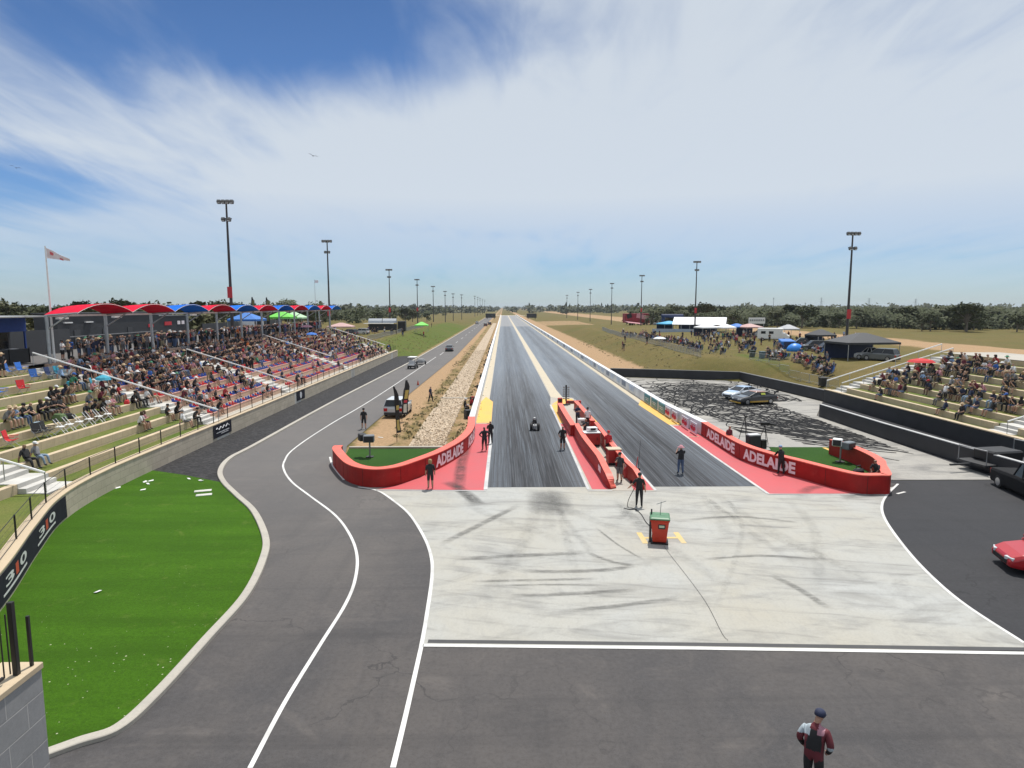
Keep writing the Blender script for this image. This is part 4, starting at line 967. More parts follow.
t = thing('screen_fence', 'black mesh fence in front of the blue kiosk', 'fence', (-38.6, 47, zc)); mb = MB(); mb.box((0, 1, .6), (.05, 11, 1.15)); mb.build('screen', m_black, t)
for k in range(6): mb = MB(); mb.cyl((.05, -4.4 + 2.16 * k, 0), (.05, -4.4 + 2.16 * k, 1.25), .03, n=6); mb.build('post', m_black, t)
# gazebos, tents, marquees
def gazebo(label, loc, w_, d_, h_, m, rz=0, wall=None, grp=None, peak=1.0):
    t = thing('gazebo', label, 'gazebo', loc, rz, grp)
    for a in (-1, 1):
        for b in (-1, 1): mb = MB(); mb.box((a * w_ / 2 * .97, b * d_ / 2 * .97, h_ / 2), (.07, .07, h_)); mb.build('leg', m_galv, t)
    mb = MB(); v = [mb.bm.verts.new(p) for p in ((-w_ / 2, -d_ / 2, h_), (w_ / 2, -d_ / 2, h_), (w_ / 2, d_ / 2, h_), (-w_ / 2, d_ / 2, h_))]
    u = [mb.bm.verts.new((p.co.x * .12, p.co.y * .12, h_ + peak)) for p in v]; l = [mb.bm.verts.new((p.co.x, p.co.y, h_ - .3)) for p in v]
    for i in range(4): j = (i + 1) % 4; mb.face([v[i], v[j], u[j], u[i]]); mb.face([l[i], l[j], v[j], v[i]])
    mb.face(u); mb.build('roof', m, t, solid=True)
    if wall: mb = MB(); mb.box((0, d_ / 2 - .02, h_ / 2), (w_ * .96, .03, h_ * .96)); mb.build('rear_wall', wall, t)
    return t
m_tw = M('white_tent_fabric', (.74, .75, .78), .6, .05); m_tb = M('blue_tent_fabric', (.03, .16, .50), .6, .08); m_tn = M('navy_tent_fabric', (.02, .035, .10), .6, .08); m_tg = M('lime_tent_fabric', (.14, .58, .06), .6, .08)
m_tk = M('black_tent_fabric', (.035, .037, .042), .6, .1); m_tc = M('sky_blue_tent_fabric', (.05, .36, .62), .6, .08)
def pxz(px, z_base_y, z):   # ground point seen at a pixel on level z
    return P(px, z_base_y, z)
gazebo('blue gazebo above the crowd behind the blue canopy bays', (-40.5, 104, zc), 4.5, 4.5, 2.6, m_tb)
gazebo('lime green gazebo behind the back rows of the left stand', (-41, 122, zc), 4.2, 4.2, 2.7, m_tg)
gazebo('pale green gazebo beside the lime green one', (-41, 129, zc), 4.2, 4.2, 2.5, M('pale_green_fabric', (.40, .62, .38), .6))
# white food van
def food_van(label, loc, rz):
    t = thing('food_van', label, 'food van', loc, rz)
    mb = MB(); mb.box((0, 0, 1.55), (2.2, 4.6, 2.3)); mb.build('body', m_white, t, bevel=.1)
    mb = MB(); mb.box((1.12, .3, 1.9), (.05, 2.4, 1.0)); mb.build('hatch', m_dark, t)
    mb = MB(); mb.box((1.55, .3, 2.5), (.9, 2.5, .06), ry=.2); mb.build('awning', m_white, t)
    for y in (-1.4, 1.4):
        mb = MB(); mb.cyl((.9, y, .38), (1.12, y, .38), .38, n=14); w = mb.build('wheel', m_black, t); mb = MB(); mb.cyl((1.1, y, .38), (1.14, y, .38), .2, n=10); mb.build('rim', m_grey, w)
food_van('white food van behind the crowd beside the lime green gazebo', (-43.5, 114, zc), 0)
# feather flags (tall)
def feather(label, loc, h, rz, cols, tilt=0.0, grp='feather flags', wd=.75):
    t = thing('feather_flag', label, 'feather flag', loc, rz, grp)
    mb = MB(); pts = [(tilt * (k / 8) ** 2 * .5 + (0 if k < 7 else .12 * (k - 6)), 0, h * k / 8) for k in range(9)]; mb.tube(pts, .025, 5); mb.build('pole', m_black, t)
    mb = MB(); R_ = []
    for k in range(11):
        a = k / 10; x0 = tilt * ((.18 + .8 * a) ** 2) * .5; wdd = wd * (1 - .15 * a) * (1 if a < .75 else (1 - ((a - .75) / .25) ** 2 * .8)); z = h * (.16 + .83 * a) ; sw = .05 * sin(a * 6)
        R_.append([(x0 + .03, sw, z), (x0 + .03, sw + .015, z), (x0 + wdd, sw * 1.5 + .015, z + .1 * a), (x0 + wdd, sw * 1.5, z + .1 * a)])
    mb.loft(R_); o = mb.build('banner', M('black_flag_cloth', (.014, .014, .016), .7), t)
    for j, (a, b, c) in enumerate(cols):
        mb = MB(); x0 = tilt * ((.18 + .8 * (a + b) / 2) ** 2) * .5
        zs = [a + (b - a) * k / 5 for k in range(6)]
        mb.loft([[(tilt * ((.18 + .8 * z) ** 2) * .5 + wd * .25, .05 * sin(z * 6) * 1.25 - .012, h * (.16 + .83 * z)), (tilt * ((.18 + .8 * z) ** 2) * .5 + wd * .78, .05 * sin(z * 6) * 1.4 - .012, h * (.16 + .83 * z)), (tilt * ((.18 + .8 * z) ** 2) * .5 + wd * .78, .05 * sin(z * 6) * 1.4 + .028, h * (.16 + .83 * z)), (tilt * ((.18 + .8 * z) ** 2) * .5 + wd * .25, .05 * sin(z * 6) * 1.25 + .028, h * (.16 + .83 * z))] for z in zs]); mb.build('printed_stripe', c, o)
    return t
m_gold = M('gold_print', (.55, .42, .12), .5); m_cw = M('cream_print', (.60, .58, .50), .5)
f1 = P(397, 442); f2 = P(402, 421)
feather('leaning black feather flag in front of the silver car', (f1.x, f1.y, 0), 4.3, radians(55), [(.05, .28, m_gold), (.5, .6, m_gold)], -.7, wd=.5)
feather('taller black and gold feather flag beside the silver car', (f2.x, f2.y, 0), 3.7, radians(35), [(.05, .3, m_cw), (.34, .42, m_rlogo), (.46, .72, m_gold)], .8, wd=.62)
feather('olive feather flag poking above the blue canopy bays', (-43, 112, zc), 6.2, 0, [(.2, .9, M('olive_cloth', (.16, .15, .06), .7))], .5)
feather('second olive feather flag poking above the red canopy bay', (-42, 116, zc), 6.2, 0, [(.2, .9, M('olive_cloth'))], .5)
t = thing('flag_pole', 'thin bare pole with a small flag above the far back rows', 'flag pole', (-36.5, 128, zc)); mb = MB(); mb.cyl((0, 0, 0), (0, 0, 9.8), .06, .03, 6); mb.build('pole', m_galv, t); mb = MB(); mb.box((.35, 0, 9.4), (.7, .03, .5)); mb.build('flag', m_tw, t)
# ------------------------------------------------------------------ left hill: tanker-like stage truck, tents
p = PY(383, 330, 205); zt = ht(-37, 205)
t = thing('stage_truck', 'truck trailer with two silver curved covers on the left hill', 'truck', (p.x, 205, zt))
mb = MB(); mb.box((0, 0, 1.6), (8.6, 2.6, 1.9)); mb.build('body', m_dark, t)
for s in (-2.2, 2.2):
    mb = MB(); R_ = []
    for k in range(7):
        a = pi * k / 6; R_.append([(s - 2.1, -1.3 * cos(a), 2.9 + 1.35 * sin(a)), (s + 2.1, -1.3 * cos(a), 2.9 + 1.35 * sin(a))])
    A = [[mb.bm.verts.new(q) for q in r] for r in R_]
    for a, b in zip(A, A[1:]): mb.face([a[0], a[1], b[1], b[0]])
    mb.face([r[0] for r in A]); mb.face([r[1] for r in A][::-1]); mb.build('curved_cover', m_galv, t)
mb = MB(); mb.box((-.8, -2.3, 2.75), (9, 2.4, .12)); mb.build('awning', m_white, t)
for x in (-3, -1.8, 3): mb = MB(); mb.cyl((x, -1.35, .5), (x, -1.1, .5), .5, n=12); mb.build('wheel', m_black, t)
mb = MB(); mb.box((6.0, 0, 1.9), (2.4, 2.5, 3.2)); mb.build('cab', m_black, t, bevel=.15)
gazebo('small green gazebo beside the stage truck on the left hill', (p.x + 12, 206, zt), 4, 4, 2.2, m_tg)
gazebo('pink topped gazebo between the stand and the stage truck', (-46, 186, zt), 7, 5, 2.4, M('dusty_pink_fabric', (.48, .30, .28), .6))
# ------------------------------------------------------------------ right hill
def on_hill(px, Y):
    X = (px - 503) * Y / 650; return Vector((X, Y, ht(X, Y)))
q = on_hill(700, 205)
t = thing('marquee', 'long white marquee on the right hill with a navy gable end', 'marquee', q, radians(-22))
L_, w_ = 16, 9
mb = MB(); R_ = [[(x, -w_ / 2, 2.4), (x, 0, 4.6), (x, w_ / 2, 2.4), (x, w_ / 2, 2.3), (x, 0, 4.5), (x, -w_ / 2, 2.3)] for x in (-L_ / 2, L_ / 2)]
mb.loft(R_); mb.build('roof', m_tw, t)
mb = MB(); mb.poly([(L_ / 2 - .02, -w_ / 2, 2.3), (L_ / 2 - .02, w_ / 2, 2.3), (L_ / 2 - .02, 0, 4.5)]); mb.build('gable', m_tn, t)
for k in range(7):
    for s in (-1, 1): mb = MB(); mb.box((-L_ / 2 + .1 + (L_ - .2) * k / 6, s * w_ / 2 * .98, 1.2), (.12, .12, 2.4)); mb.build('post', m_galv, t)
mb = MB(); mb.box((-1, w_ / 2 - .2, 1.2), (L_ - 4, .05, 2.3)); mb.build('rear_wall', m_tn, t)
mb = MB(); mb.box((-7, -w_ / 2 - 4, .55), (13, .08, 1.1)); mb.build('front_screen', M('pale_blue_screen', (.35, .42, .52), .6), t)
for px, Y, m, lab, s in ((669, 208, m_tc, 'sky blue inflatable topped gazebo left of the white marquee', 6), (707, 172, m_tw, 'white gazebo in front of the navy gable', 5), (726, 170, m_tw, 'second white gazebo right of the navy gable', 4), (737, 172, m_tb, 'blue gazebo between the white gazebos and the motorhome', 4), (750, 170, M('dusty_pink_fabric'), 'faded pink gazebo left of the motorhome', 5)):
    q = on_hill(px, Y); gazebo(lab, q, s, s, 2.5, m, .2, m_tn if s > 4 else None, peak=.8)
q = on_hill(757, 180); t = thing('site_sign', 'raised white hoarding on posts behind the motorhome', 'sign', q, 0)
mb = MB(); mb.box((-2, 0, 2.2), (.1, .1, 4.4)); mb.box((2, 0, 2.2), (.1, .1, 4.4)); mb.build('frame', m_galv, t); mb = MB(); mb.box((0, -.06, 4.0), (4.6, .08, 1.7)); pn = mb.build('board', m_white, t)
mb = MB()
for k in range(7): mb.box((-1.8 + .6 * k, -.12, 4.1 + .0 * k), (.45, .03, .5)); 
mb.build('dark_lettering_blocks', m_grey, pn)
t = thing('sponsor_arch', 'dark blue block shaped inflatable behind the sky blue gazebo', 'inflatable', on_hill(672, 214)); mb = MB(); mb.box((-3, 0, 2.2), (1.2, 1.2, 4.4)); mb.box((3, 0, 2.2), (1.2, 1.2, 4.4)); mb.build('legs', m_tn, t, bevel=.3); mb = MB(); mb.box((0, 0, 4.9), (7.4, 1.2, 1.2)); mb.build('top', m_tn, t, bevel=.3)
gx = on_hill(864, 96)
gazebo('large black marquee beside the tall light pole on the right', gx + Vector((0, 0, -.1)), 8.2, 6, 2.7, m_tk, .1, m_tn, peak=1.3)
gazebo('black gazebo behind the cars right of the dome tent', on_hill(822, 124), 4, 4, 2.4, m_tk, .2, m_tn)
gazebo('grey white gazebo between the motorhome and the dome tent', on_hill(789, 160), 4, 4, 2.4, M('grey_tent_fabric', (.4, .41, .43), .6), .1)
q = on_hill(797, 112); t = thing('dome_tent', 'bright blue dome tent among the cars on the right hill', 'tent', q, .3)
mb = MB(); mb.lathe([(1.35, 0), (1.3, .5), (1.05, .95), (.6, 1.3), (.05, 1.42)], n=12, sx=1.1); mb.build('canopy', M('bright_blue_nylon', (.02, .22, .70), .45), t, smooth=True)
mb = MB(); mb.lathe([(.5, 0), (.46, .4), (.05, .8)], (.2, -1.15, 0), 8, 1, .4); mb.build('door_flap', m_tb, t)
q = on_hill(788, 122); t = thing('camp_shelter', 'darker blue folding shelter left of the dome tent', 'shelter', q, 0); mb = MB(); mb.loft([[(-1.4, -1, 0), (-1.4, -1, 1.5), (-1.2, 1, 1.9), (-1.2, 1, 0)], [(1.4, -1, 0), (1.4, -1, 1.5), (1.2, 1, 1.9), (1.2, 1, 0)]]); mb.build('canopy', m_tb, t, bevel=.1); mb = MB(); mb.box((0, -1.05, .8), (1.8, .04, 1.2)); mb.build('opening', m_tn, t)
# red and white inflatable/truck display at the hill end
q = on_hill(636, 300); t = thing('display_trailer', 'big red and pink display trailer at the far end of the right hill', 'trailer', q, radians(20))
mb = MB(); mb.box((0, 0, 3.2), (13, 2.6, 4.2)); b_ = mb.build('body', M('dark_red_vinyl', (.26, .02, .035), .5, .35, .8), t, bevel=.1)
mb = MB(); mb.box((2.5, -1.36, 3.8), (6.5, .06, 2.0), ry=.18); mb.build('pink_stripe', M('pink_print', (.62, .30, .34), .5), b_); mb = MB(); mb.box((-4.5, -1.36, 4.2), (2.5, .06, 2.0), ry=-.3); mb.build('dark_stripe', m_black, b_)
mb = MB(); mb.box((-3.4, -3.2, 1.2), (7.5, 4.2, .15), rx=.16, ry=.1); mb.build('ramp', M('pink_print'), t)
for x in (-4, -2.8, 3.5): mb = MB(); mb.cyl((x, -1.4, .5), (x, -1.1, .5), .5, n=12); mb.build('wheel', m_black, t)
mb = MB(); mb.loft([[(8, -1.2, .5), (8, -1.2, 3.0), (8, 1.2, 3.0), (8, 1.2, .5)], [(9.9, -1.2, .5), (9.5, -1.2, 3.0), (9.5, 1.2, 3.0), (9.9, 1.2, .5)]]); cb = mb.build('cab', m_white, t, bevel=.1); mb = MB(); mb.box((8.8, -1.22, 2.2), (1.0, .04, .8)); mb.build('window', m_glassd, cb)
# wheelie bins on the hill
for px, Y in ((754, 101), (764, 99), (827, 79)):
    q = on_hill(px, Y); t = thing('wheelie_bin', {754: 'dark green wheelie bin by the hill fence', 764: 'blue grey wheelie bin right of the dark green one', 827: 'dark wheelie bin near the handrail of the right stand'}[px], 'bin', q, 0, 'bins on the right hill')
    m = {754: M('dark_green_plastic', (.03, .05, .04), .5), 764: M('blue_grey_plastic', (.10, .16, .20), .5), 827: m_dark}[px]
    mb = MB(); mb.loft([[(-.28, -.3, .05), (.28, -.3, .05), (.28, .3, .05), (-.28, .3, .05)], [(-.38, -.4, 1.0), (.38, -.4, 1.0), (.38, .4, 1.0), (-.38, .4, 1.0)]]); mb.build('body', m, t)
    mb = MB(); mb.box((0, 0, 1.05), (.82, .88, .08)); mb.build('lid', m, t)
    for s in (-1, 1): mb = MB(); mb.cyl((s * .3, .32, .1), (s * .36, .32, .1), .1, n=10); mb.build('wheel', m_black, t)
# crowd barriers
m_bar = M('barrier_steel', (.34, .36, .39), .45, .1, 3, .5); proto = None
def barrier_proto():
    mb = MB(); mb.tube([(-1.1, 0, .05), (-1.1, 0, 1.1), (1.1, 0, 1.1), (1.1, 0, .05)], .025, 5); mb.tube([(-1.1, 0, .2), (1.1, 0, .2)], .02, 5)
    for k in range(10): mb.cyl((-1.0 + .2 * k + .1, 0, .2), (-1.0 + .2 * k + .1, 0, 1.1), .011, n=4, caps=False)
    for s in (-.8, .8): mb.box((s, 0, .03), (.06, .55, .05))
    return mb.build('crowd_barrier', m_bar)
proto = barrier_proto(); first = True
def barrier(x, y, a, label, grp):
    global first
    o = proto if first else proto.copy()
    if not first: COL.objects.link(o)
    first = False; o.location = (x, y, ht(x, y)); o.rotation_euler = (0, 0, a); tag(o, label, 'barrier', grp)
def line_of(pts, label, grp, step=2.3):
    S_ = arclen(pts); s = 0
    while s < S_[-1]: p, d = at_s(pts, S_, s); barrier(p.x, p.y, atan2(d.y, d.x), label, grp); s += step
fr = [on_hill(700, 101), on_hill(676, 118), on_hill(650, 140), on_hill(620, 175), on_hill(602, 215)]
line_of([Vector((p.x, p.y, 0)) for p in fr], 'grey steel crowd barrier panel in the line along the right hill', 'crowd barriers along the right hill')
fr = [on_hill(838, 77), on_hill(808, 84), on_hill(780, 90), on_hill(752, 96)]
line_of([Vector((p.x, p.y, 0)) for p in fr], 'grey steel crowd barrier panel in the line above the skid pad', 'crowd barriers above the skid pad')
fl = [Vector((-31, 150, 0)), Vector((-31.5, 190, 0)), Vector((-31.5, 260, 0))]
line_of(fl, 'grey steel crowd barrier panel in the line along the left hill', 'crowd barriers along the left hill')
# scoreboards at the far end
for px, Y, lab in ((500, 560, 'black scoreboard at the far end left of the strip'), (531.5, 560, 'black scoreboard at the far end right of the strip')):
    t = thing('scoreboard', lab, 'scoreboard', ((px - 503) * Y / 650 - (8 if px < 510 else 0), Y, 0), 0, 'scoreboards at the end of the strip')
    mb = MB(); mb.box((0, 0, 2.9), (8.6, 1.0, 3.6)); mb.build('cabinet', m_black, t); mb = MB(); mb.box((0, -.53, 2.9), (7.8, .06, 3.0)); mb.build('screen', m_dark, t)
    for s in (-3, 3): mb = MB(); mb.box((s, 0, .6), (.5, .5, 1.2)); mb.build('leg', m_black, t)
    mb = MB(); mb.box((0, 0, 4.75), (8.8, 1.2, .12)); mb.build('roof', m_grey, t)
# far pylons and mast
def pylon(px, Y, h, lab):
    t = tag(None or bpy.data.objects.new('transmission_tower', bpy.data.meshes.new('transmission_tower')), lab, 'pylon', 'far transmission towers'); bpy.data.objects.remove(t)
    X = (px - 503) * Y / 650; mb = MB()
    for a in (-1, 1):
        for b in (-1, 1): mb.cyl((a * h * .1, b * h * .1, 0), (a * .3, b * .3, h), .22, .12, 4)
    for k in range(7):
        z0 = h * k / 7; z1 = h * (k + 1) / 7; w0 = h * .1 * (1 - k / 7) + .3; w1 = h * .1 * (1 - (k + 1) / 7) + .3
        for b in (-1, 1): mb.cyl((-w0, b * w0, z0), (w1, b * w1, z1), .1, n=4); mb.cyl((w0, b * w0, z0), (-w1, b * w1, z1), .1, n=4)
    for zz_, ww in ((.72, .22), (.84, .18), (.95, .14)): mb.cyl((-h * ww, 0, h * zz_), (h * ww, 0, h * zz_), .15, n=4)
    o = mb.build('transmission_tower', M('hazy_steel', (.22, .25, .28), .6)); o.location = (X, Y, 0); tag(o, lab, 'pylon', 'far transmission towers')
pylon(821, 1500, 32, 'distant lattice transmission tower left of the tall right light pole'); pylon(869, 1500, 31, 'distant lattice transmission tower right of the tall right light pole'); pylon(916, 1550, 30, 'rightmost distant lattice transmission tower')
for px, lab in ((773, 'thin distant mast above the trees right of the motorhome'), (805, 'shorter thin distant mast above the right trees')):
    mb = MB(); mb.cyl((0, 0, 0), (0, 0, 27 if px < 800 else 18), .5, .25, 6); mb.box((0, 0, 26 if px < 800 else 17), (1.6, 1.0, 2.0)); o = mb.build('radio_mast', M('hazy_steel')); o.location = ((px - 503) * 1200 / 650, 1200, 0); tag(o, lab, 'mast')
t = thing('silo_plant', 'tiny distant industrial plant on the horizon right of the strip', 'factory', ((628 - 503) * 3200 / 650, 3200, 0)); mb = MB()
for k in range(6): mb.box((-40 + 16 * k, 0, 7 + (k % 3) * 2.5), (10, 12, 14 + (k % 3) * 5))
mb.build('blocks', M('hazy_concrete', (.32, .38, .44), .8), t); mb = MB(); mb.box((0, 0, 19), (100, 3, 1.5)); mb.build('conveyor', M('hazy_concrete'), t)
t = thing('far_shed', 'long pale shed on the horizon right of the scoreboards', 'shed', (380, 1500, 0)); mb = MB(); mb.box((0, 0, 3), (150, 30, 6)); mb.build('wall', M('pale_shed', (.42, .42, .40), .7), t); mb = MB(); mb.box((0, 0, 6.2), (152, 31, .5)); mb.build('roof', M('pale_roof_sheet'), t)
# ------------------------------------------------------------------ trees
def leaf_mat(name, a, b2):
    m, nt, b = node_mat(name); v = coords(nt); oi = N(nt, 'ShaderNodeObjectInfo')
    g = N(nt, 'ShaderNodeNewGeometry')
    n = noise(nt, v, .5, 3)
    c = mixc(nt, rng(nt, n, .3, .7), a, b2); c = mixc(nt, math_(nt, 'MULTIPLY', g.outputs['Random Per Island'], .6), c, tuple(x * .5 for x in a))
    c = mixc(nt, math_(nt, 'MULTIPLY', oi.outputs['Random'], .45), c, (.10, .088, .04))
    nt.links.new(c, b.inputs['Base Color']); b.inputs['Roughness'].default_value = .7; b.inputs['Specular IOR Level'].default_value = .25; return m
m_leaf = leaf_mat('eucalypt_leaves', (.056, .074, .028), (.084, .10, .038)); m_leaf2 = leaf_mat('scrub_leaves', (.090, .098, .038), (.125, .125, .055)); m_bark = M('grey_bark', (.16, .13, .10), .9, .3, 2)
def leaves(mb, R_, c, r, n, s, flat=.75):
    for i in range(n):
        d = Vector((R_.gauss(0, 1), R_.gauss(0, 1), R_.gauss(0, 1))).normalized() * r * (R_.random() ** .4); d.z *= flat
        p = Vector(c) + d; u = Vector((R_.gauss(0, 1), R_.gauss(0, 1), R_.gauss(0, .6))).normalized(); w_ = u.orthogonal().normalized(); k = s * R_.uniform(.6, 1.3)
        mb.poly([p - u * k - w_ * k * .3, p + u * k * .2 - w_ * k * .5, p + u * k + w_ * k * .2, p - u * k * .1 + w_ * k * .55])
def tree_proto(seed, h, spread, clumps, per, s, m, label, cat='tree', name='gum_tree'):
    R_ = random.Random(seed); t = thing(name, label, cat)
    mb = MB(); lean = (R_.uniform(-.4, .4), R_.uniform(-.4, .4)); tops = []
    mb.tube([(0, 0, -.1), (lean[0] * .4, lean[1] * .4, h * .25), (lean[0], lean[1], h * .5)], [h * .035, h * .027, h * .018], 7)
    for k in range(clumps):
        a = 2 * pi * k / clumps + R_.uniform(-.4, .4); rr_ = spread * R_.uniform(.25, .95); z = h * R_.uniform(.24, .9); 
        if k % 3 == 0: rr_ *= .4; z = h * R_.uniform(.75, .95)
        e = Vector((rr_ * cos(a), rr_ * sin(a), z)); tops.append((e, spread * R_.uniform(.28, .5)))
        mb.tube([(lean[0] * .8, lean[1] * .8, h * R_.uniform(.25, .48)), (e.x * .5 + lean[0] * .4, e.y * .5 + lean[1] * .4, (h * .42 + z) / 2), e], [h * .014, h * .010, h * .004], 5)
    mb.build('trunk', m_bark, t)
    mb = MB()
    for e, r in tops: leaves(mb, R_, e, r, per, s)
    mb.build('crown', m, t, solid=False)
    return t
TP = [tree_proto(1, 7.5, 4.2, 15, 60, .50, m_leaf, 'x'), tree_proto(2, 6.2, 4.6, 14, 60, .50, m_leaf, 'x'), tree_proto(3, 8.6, 4.0, 16, 60, .5, m_leaf, 'x'), tree_proto(4, 3.6, 3.2, 11, 55, .42, m_leaf2, 'x', 'shrub', 'bush')]
used_t = [False] * 4
def place_tree(k, x, y, z, s, label, grp, R_):
    if not used_t[k]:
        o = TP[k]; used_t[k] = True; o.location = (x, y, z); o['label'] = label; o['group'] = grp; o.rotation_euler = (0, 0, R_.uniform(0, 6.28)); o.scale = (s,) * 3
    else: o = dup(TP[k], (x, y, z), R_.uniform(0, 6.28), label, grp, (s * R_.uniform(.95, 1.25), s * R_.uniform(.95, 1.25), s))
R_ = random.Random(9)
for i in range(62):
    px = 650 + 380 * (i + R_.random()) / 62; Y = R_.uniform(265, 330) * (1 if px < 900 else .85); q = on_hill(px, Y); k = R_.randrange(3)
    place_tree(k, q.x, q.y, q.z - .1, R_.choice((.7, .8, .85, .95, 1.05)) * R_.uniform(.92, 1.08), 'olive green gum tree in the front row of the bushland on the right', 'gum trees along the right bushland edge', R_)
for i in range(44):
    px = 1024 * (i + R_.random()) / 44 * .42; Y = R_.uniform(390, 480) if px > 325 else R_.uniform(215, 300) if px > 200 else R_.uniform(150, 240); q = on_hill(px, Y); k = R_.randrange(3)
    place_tree(k, q.x, q.y, q.z - .1, R_.uniform(.8, 1.15) * (.9 if px < 60 else 1), 'olive green gum tree behind the left stand', 'gum trees behind the left stand', R_)
for i in range(34):
    px = R_.uniform(-30, 215); Y = R_.uniform(105, 165); q = on_hill(px, Y)
    place_tree(3, q.x, q.y, q.z - .1, R_.uniform(.8, 1.4), 'low olive bush on the slope behind the left buildings', 'bushes behind the left buildings', R_)
# deep bushland as one mass
def wood(name, pts, s, per, r, m, label):
    R_ = random.Random(len(pts)); mb = MB()
    for x, y, h in pts:
        for j in range(3):
            leaves(mb, R_, (x + R_.uniform(-1, 1) * r * .6, y + R_.uniform(-1, 1) * r * .6, ht(min(x, 5900), y) + h * R_.uniform(.18, .85)), r, per, s, .8)
    o = mb.build(name, m, solid=False); o['kind'] = 'stuff'; tag(o, label, 'bushland'); return o
pts = []
for i in range(620):
    px = R_.uniform(630, 1060); Y = 300 + 420 * R_.random() ** 1.3; pts.append(((px - 503) * Y / 650, Y, R_.uniform(6, 8.6) + (1.2 if Y > 450 else 0)))
for i in range(330):
    px = R_.uniform(690, 1060); Y = R_.uniform(278, 345) * (1 if px < 900 else .9); pts.append(((px - 503) * Y / 650, Y, R_.uniform(4.5, 7.0)))
wood('bushland', pts, .95, 26, 3.4, m_leaf, 'dark olive bushland stretching behind the right hill')
pts = []
for i in range(420):
    px = R_.uniform(-40, 470); Y = 280 + 500 * R_.random() ** 1.2; X = (px - 503) * Y / 650
    if X < -60: pts.append((X, Y, R_.uniform(6.5, 9.5)))
wood('bushland', pts, .95, 26, 3.4, m_leaf, 'dark olive bushland stretching behind the left stand')
pts = []
for i in range(900):
    Y = 900 + 3200 * R_.random() ** 1.4; X = R_.uniform(-1, 1) * Y * .9
    if abs(X) < 40 and Y < 1000: continue
    pts.append((X, Y, R_.uniform(6, 11)))
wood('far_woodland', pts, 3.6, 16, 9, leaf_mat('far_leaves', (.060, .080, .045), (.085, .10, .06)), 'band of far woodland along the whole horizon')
# small tufts and shrubs on the verges
mb = MB(); R_ = random.Random(31)
for i in range(1100):
    side = R_.random()
    if side < .5: x = R_.gauss(-7.7, .6) if R_.random() < .5 else R_.gauss(-3.3, .55); y = 50 + 130 * R_.random() ** 1.6
    elif side < .7: x = R_.uniform(-30, -18.5); y = R_.uniform(138, 230)
    else: x = R_.uniform(22, 36); y = R_.uniform(97, 190)
    if -6.6 < x < -4.2 and R_.random() < .8: continue
    leaves(mb, R_, (x, y, ht(x, y) + .08), R_.uniform(.1, .35), 7, R_.uniform(.05, .14), .5)
o = mb.build('weeds', leaf_mat('weed_leaves', (.15, .13, .05), (.24, .19, .085)), solid=False); tag(o, 'scattered weeds and grass tufts on the verges and slopes', 'weeds', kind='stuff')
